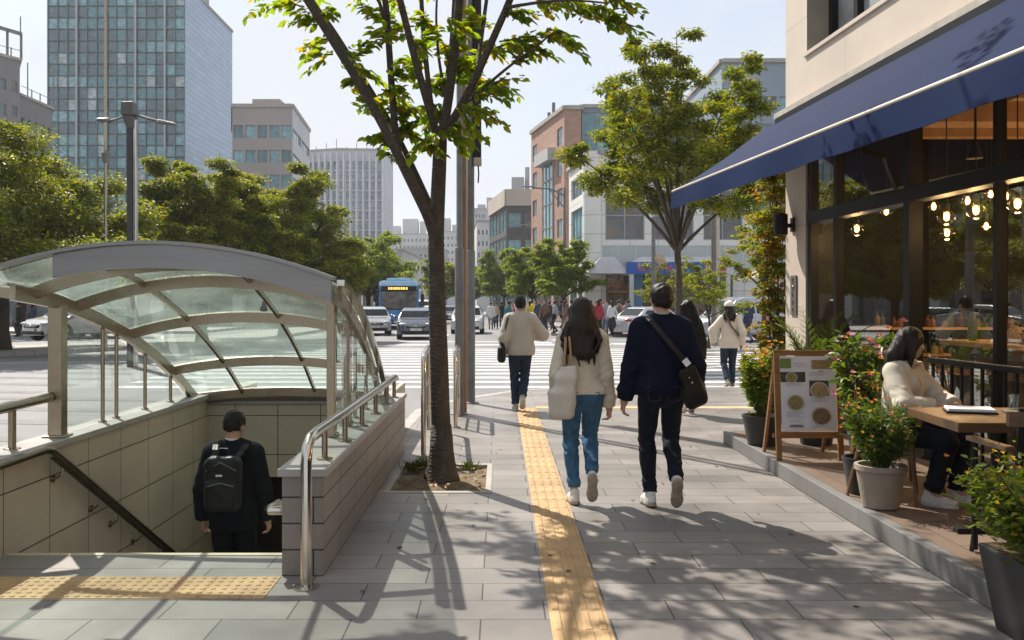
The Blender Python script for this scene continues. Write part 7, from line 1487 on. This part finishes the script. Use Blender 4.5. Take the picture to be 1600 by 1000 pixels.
# menu board
mbd = thing('menu_board', 'wooden framed menu board with photos of bowls standing on the terrace kerb', 'menu board', (2.9, 8.6, ZT)); bx0, bx1, bz0, bz1, yb = 2.61, 3.19, ZT, 1.165, 8.6
tl = lambda x, z: V((x, yb+.10*(z-ZT), z))
mb = MB(); mb.bar(tl(bx0, bz0), tl(bx0, bz1), .05, .03, up=(0, -1, 0)); mb.build('leg', WOOD, mbd); mb = MB(); mb.bar(tl(bx1, bz0), tl(bx1, bz1), .05, .03, up=(0, -1, 0)); mb.build('leg', WOOD, mbd)
mb = MB(); mb.bar(tl(bx0+.026, bz1-.025), tl(bx1-.026, bz1-.025), .03, .05); mb.build('top_rail', WOOD, mbd); mb = MB(); mb.bar(tl(bx0+.026, .375), tl(bx1-.026, .375), .03, .06); mb.build('bottom_rail', WOOD, mbd)
for x in (bx0, bx1): mb = MB(); mb.bar((x, yb+.12, 1.12), (x, yb+.50, ZT), .04, .025, up=(1, 0, 0)); mb.build('rear_leg', WOOD, mbd)
mb = MB(); mb.bar((bx0+.03, yb+.30, .33), (bx1-.03, yb+.30, .33), .02, .04); mb.build('rear_rail', WOOD, mbd)
def bp(u, v_, o=.016): x = bx0+.03+(bx1-bx0-.06)*u; z = .41+(bz1-.055-.41)*(1-v_); return tl(x, z)-V((0, o, 0))
pn = MB(); pn.poly([bp(0, 1, .012), bp(1, 1, .012), bp(1, 0, .012), bp(0, 0, .012)]); pn = pn.build('poster', mat('poster_paper', (.66, .65, .72), .5, var=.03), mbd)
MDK = mat('menu_dark', (.05, .045, .04), .5, var=.4, vs=60); MGR = mat('menu_green', (.16, .22, .05), .6, var=.4, vs=70); MIV = mat('bowl_rim', (.52, .47, .42), .4); MF = [mat('food%d' % i, c, .6, var=.7, vs=90, c2=c2) for i, (c, c2) in enumerate((((.22, .12, .05), (.50, .36, .16)), ((.16, .13, .05), (.42, .34, .14)), ((.25, .14, .06), (.55, .40, .22)), ((.10, .09, .06), (.34, .20, .13))))]
def rect(u0, v0, u1, v1, m, nm='photo', o=.016): MB().poly([bp(u0, v1, o), bp(u1, v1, o), bp(u1, v0, o), bp(u0, v0, o)]).build(nm, m, pn)
rect(.0, .03, .20, .16, MGR); rect(.57, .05, .95, .17, MF[0]); rect(.0, .21, .45, .345, MDK); rect(.52, .325, .87, .53, MDK)
def bowl(u, v_, r, m, i):
    def ring(rr, o): return [bp(u+rr*math.cos(a)/.47*1., v_+rr*math.sin(a)/.70, o) for a in np.linspace(0, 2*math.pi, 28)[:-1]]
    MB().poly(ring(r, .018)).build('bowl', MIV, pn); MB().poly(ring(r*.86, .020)).build('food', m, pn)
bowl(.26, .62, .075, MF[1], 0); bowl(.70, .455, .078, MF[2], 1); bowl(.72, .80, .088, MF[3], 2); bowl(.2, .285, .05, MF[1], 3)
tx = mat('menu_text', (.30, .30, .34), .6); r_ = np.random.default_rng(3)
for u0, v0, n_, w_ in ((.25, .09, 3, .2), (.52, .21, 3, .3), (.10, .37, 2, .26), (.10, .74, 4, .3), (.55, .56, 3, .36), (.55, .93, 2, .38), (.15, .86, 1, .2)):
    for k_ in range(n_):
        mb = MB(); u = u0
        while u < u0+w_*r_.uniform(.7, 1): l_ = r_.uniform(.02, .07); v_ = v0+k_*.022; mb.poly([bp(u, v_+.006), bp(u+l_, v_+.006), bp(u+l_, v_), bp(u, v_)]); u += l_+.015
        mb.build('text_line', tx, pn)
rect(.14, .915, .38, .925, MDK, 'text_line'); rect(.14, .935, .40, .945, MDK, 'text_line'); rect(.70, .195, .78, .203, MDK, 'text_line')
# ---------------------------------------------------------------- planted pots
def pot(name, label, x, y, z, r0, r1, h, m, rim=.02, group=None):
    t = thing(name, label, 'potted plant', (x, y, z), 0, group); MB().lathe([(r0*.9, z), (r0, z+.01), (r1, z+h-rim*2), (r1+rim*.6, z+h-rim*2), (r1+rim*.6, z+h), (r1-.015, z+h), (r1-.03, z+h-.04)], (x, y, 0), 32).build('pot', m, t, smooth=True); MB().lathe([(r1-.03, z+h-.055), (.0, z+h-.03)], (x, y, 0), 20).build('soil', SOIL, t); return t
def bushy(t, x, y, z0, z1, rx, n, size, lm, seed, stems=16, flowers=None, ratio=.5, up=.5, nf=40, fs=.03, taper=.0, lean=(0, 0)):
    global rng
    rng = np.random.default_rng(seed); lf = Leafer(); st = MB(); ends = []
    for i in range(stems):
        az = rng.uniform(0, 2*math.pi); rr = rx*math.sqrt(rng.uniform(.02, 1)); zt = z0+(z1-z0)*rng.uniform(.45, 1)*(1-taper*rr/rx); a = np.array((x+math.cos(az)*rr*.2, y+math.sin(az)*rr*.2, z0)); c = np.array((x+math.cos(az)*rr+lean[0], y+math.sin(az)*rr+lean[1], zt)); b = (a+c)/2+np.array((math.cos(az)*rr*-.05, math.sin(az)*rr*-.05, .1*(z1-z0))); q = bez(a, b, c, 8); st.tube(list(q), list(np.linspace(.006, .0025, 8)), 4, cap=False)
        m = int(n/stems)
        for k in range(m):
            u = rng.uniform(.18, 1)**.8; p = q[min(7, int(u*7))]+rng.normal(size=3)*rx*.10; d = rng.normal(size=3); d[2] = d[2]*.5+up*rng.uniform(-.4, 1); out = np.array((math.cos(az), math.sin(az), 0)); lf.p.append(p); lf.d.append(d+out*.7); lf.u.append(np.array((0, 0, 1.))+rng.normal(size=3)*.6); lf.L.append(size*rng.uniform(.5, 1.25))
        ends.append(q[-1]); ends.append(q[5])
    st.build('stems', mat('stem_green', (.06, .075, .02), .7), t); mi = [0]*len(lf.p); ms = [lm]; rt_ = [ratio]*len(lf.p)
    for nm, fm, cnt, sz in (flowers or []):
        ms.append(fm)
        for k in range(cnt):
            p = np.array(ends[rng.integers(len(ends))])+rng.normal(size=3)*np.array((rx*.13, rx*.13, (z1-z0)*.06)); ax = rng.uniform(0, 6.28)
            for j in range(6):
                a = ax+j*2*math.pi/6; lf.p.append(p+rng.normal(size=3)*.002); lf.d.append(np.array((math.cos(a), math.sin(a)*.8-.5, .35+.3*math.sin(a)))); lf.u.append(np.array((0, -.5, 1.))); lf.L.append(sz*rng.uniform(.8, 1.2)); mi.append(len(ms)-1); rt_.append(.75)
    lf.mesh('foliage', ms, t, np.array(rt_), mi=np.array(mi))
def petal(n, c, c2): return m_leaf(n, [c, c2], .35, .6)
YELP = petal('petal_yellow', (.62, .38, .02), (.75, .52, .05)); ORP = petal('petal_orange', (.62, .22, .03), (.70, .34, .06)); PINKP = petal('petal_pink', (.60, .20, .24), (.72, .36, .38)); LILP = petal('petal_pale', (.45, .36, .45), (.6, .52, .55))
LB1 = m_leaf('leaf_bush', [(.065, .11, .016), (.105, .16, .022), (.15, .20, .03), (.22, .23, .036)], .45); LB2 = m_leaf('leaf_bush_dark', [(.038, .075, .014), (.065, .115, .02), (.105, .16, .026), (.15, .19, .03)], .38, .4); LB3 = m_leaf('leaf_light', [(.09, .13, .02), (.14, .18, .03), (.20, .22, .04)], .45); LRED = m_leaf('leaf_red', [(.08, .13, .018), (.12, .17, .022), (.18, .21, .028), (.13, .17, .022), (.25, .20, .035), (.42, .17, .05), (.15, .19, .028)], .5)
POTB = mat('pot_black', (.022, .022, .023), .45, var=.2, vs=5); POTT = mat('pot_stone', (.33, .27, .215), .85, var=.16, vs=5, bump=.3, bs=40)
p1 = pot('potted_plant', 'round black pot of yellow flowering greenery left of the menu board', 2.72, 9.55, ZT, .145, .20, .31, POTB, .012); bushy(p1, 2.72, 9.55, .42, 1.20, .27, 2600, .055, LB1, 31, 34, [('flowers', YELP, 60, .028), ('blossoms', ORP, 22, .026)], .55, .5)
p2 = pot('potted_plant', 'beige stone pot with small orange flowers at the terrace edge', 2.74, 6.62, ZT, .125, .17, .31, POTT, .018); bushy(p2, 2.74, 6.62, .42, .93, .25, 3000, .055, LB2, 32, 46, [('flowers', ORP, 46, .018), ('blossoms', YELP, 24, .016)], .26, .7)
p3 = pot('potted_plant', 'tall leafy pink and orange flowering shrub in a pot between board and chair', 3.24, 7.98, ZT, .16, .21, .34, POTB, .012); bushy(p3, 3.22, 7.95, .45, 1.42, .37, 2600, .095, LB2, 33, 34, [('flowers', PINKP, 40, .040), ('blossoms', ORP, 30, .032), ('buds', LILP, 12, .028)], .52, .3); 
p7 = pot('potted_plant', 'pale green shrub with orange blossoms just behind the beige pot', 2.82, 7.12, ZT, .12, .16, .28, POTB, .012); bushy(p7, 2.90, 7.12, .42, 1.14, .21, 1100, .06, LB3, 36, 26, [('flowers', ORP, 34, .028), ('blossoms', PINKP, 8, .03)], .45, .4)
# palm fronds behind the board
p4 = pot('potted_palm', 'feathery green palm in a pot behind the menu board', 3.30, 9.6, ZT, .16, .20, .34, POTB, .012); rng = np.random.default_rng(34); lf = Leafer(); st = MB()
for i in range(17):
    az = i*2.4; a = np.array((3.30, 9.6, .5)); ln = rng.uniform(.45, .75); c = a+np.array((math.cos(az)*ln*.85, math.sin(az)*ln*.6, rng.uniform(.55, 1.05))); b = a+np.array((math.cos(az)*ln*.25, math.sin(az)*ln*.2, .75)); q = bez(a, b, c, 15); st.tube(list(q), list(np.linspace(.008, .002, 15)), 4, cap=False)
    for k in range(4, 15):
        d = unit(q[min(14, k+1)]-q[k-1]); s_ = unit(np.cross(d, (0, 0, 1)))
        for sg in (-1, 1):
            for e_ in (0, .5): lf.p.append(q[k]+d*.02*e_*2); lf.d.append(d*.8+s_*sg*.8+np.array((0, 0, .15))); lf.u.append(np.array((0, 0, 1.))); lf.L.append(.20*(1.15-k/16))
st.build('stems', mat('stem_green', (.06, .075, .02), .7), p4); lf.mesh('fronds', m_leaf('leaf_palm', [(.05, .10, .015), (.085, .14, .02), (.14, .18, .03)], .4, .4), p4, .085, .05)
# square planter at the lower right corner
p5 = thing('planter_box', 'tall tapered black planter box with yellow flowers in the lower right corner', 'potted plant', (2.75, 4.2, 0)); mb = MB(); mb.hexa([(2.45, 3.95, .0), (3.0, 3.95, .0), (3.0, 4.55, .0), (2.45, 4.55, .0), (2.395, 3.9, .41), (3.05, 3.9, .41), (3.05, 4.62, .41), (2.395, 4.62, .41)]); mb.build('box', POTB, p5, bevel=.012); MB().span((2.42, 3.93, .411), (3.02, 4.59, .416)).build('soil', SOIL, p5)
bushy(p5, 2.60, 4.28, .40, .90, .42, 6800, .048, LB1, 35, 84, [('flowers', YELP, 190, .015), ('blossoms', ORP, 34, .014)], .42, .4)
lf = Leafer(); rng = np.random.default_rng(61)
for k in range(5): lf.twig((2.42+.05*k, 4.5-.1*k, .48), (-.6+.1*k, rng.uniform(-.3, .5), .5+.2*rng.uniform()), .30, 22, .05, .1, .8)
lf.mesh('foliage', LB3, p5, .45)
# climber at the corner
p6 = thing('climbing_shrub', 'tall climber with red orange leaves at the outer corner of the cafe', 'plant', (3.8, 12.85, 0)); rng = np.random.default_rng(41); lf = Leafer(); st = MB()
for i in range(7):
    x = 3.88+rng.normal()*.08; q = [np.array((x+.07*math.sin(z*2.3+i), 12.85+.06*math.cos(z*1.9+i), z)) for z in np.linspace(0, 3.9, 16)]; st.tube(q, list(np.linspace(.016, .004, 16)), 5, cap=False)
    for k in range(1, 16):
        z_q = q[k][2]
        for j in range(6): az = rng.uniform(0, 6.28); lf.twig(q[k]+rng.normal(size=3)*.06, (math.cos(az)-.35, math.sin(az)*.6, .25), rng.uniform(.13, .30)*(1.25 if z_q > 2 else .75), 13, .08, .35, .8)
st.build('stems', BARK2, p6, smooth=True); lf.mesh('foliage', LRED, p6, .5)
p8 = thing('shrub', 'low mixed flowering shrub at the foot of the corner column', 'plant', (3.42, 11.4, 0)); bushy(p8, 3.42, 11.4, .0, .85, .24, 900, .07, LRED, 44, 26, [('flowers', PINKP, 14, .03)], .45, .5)
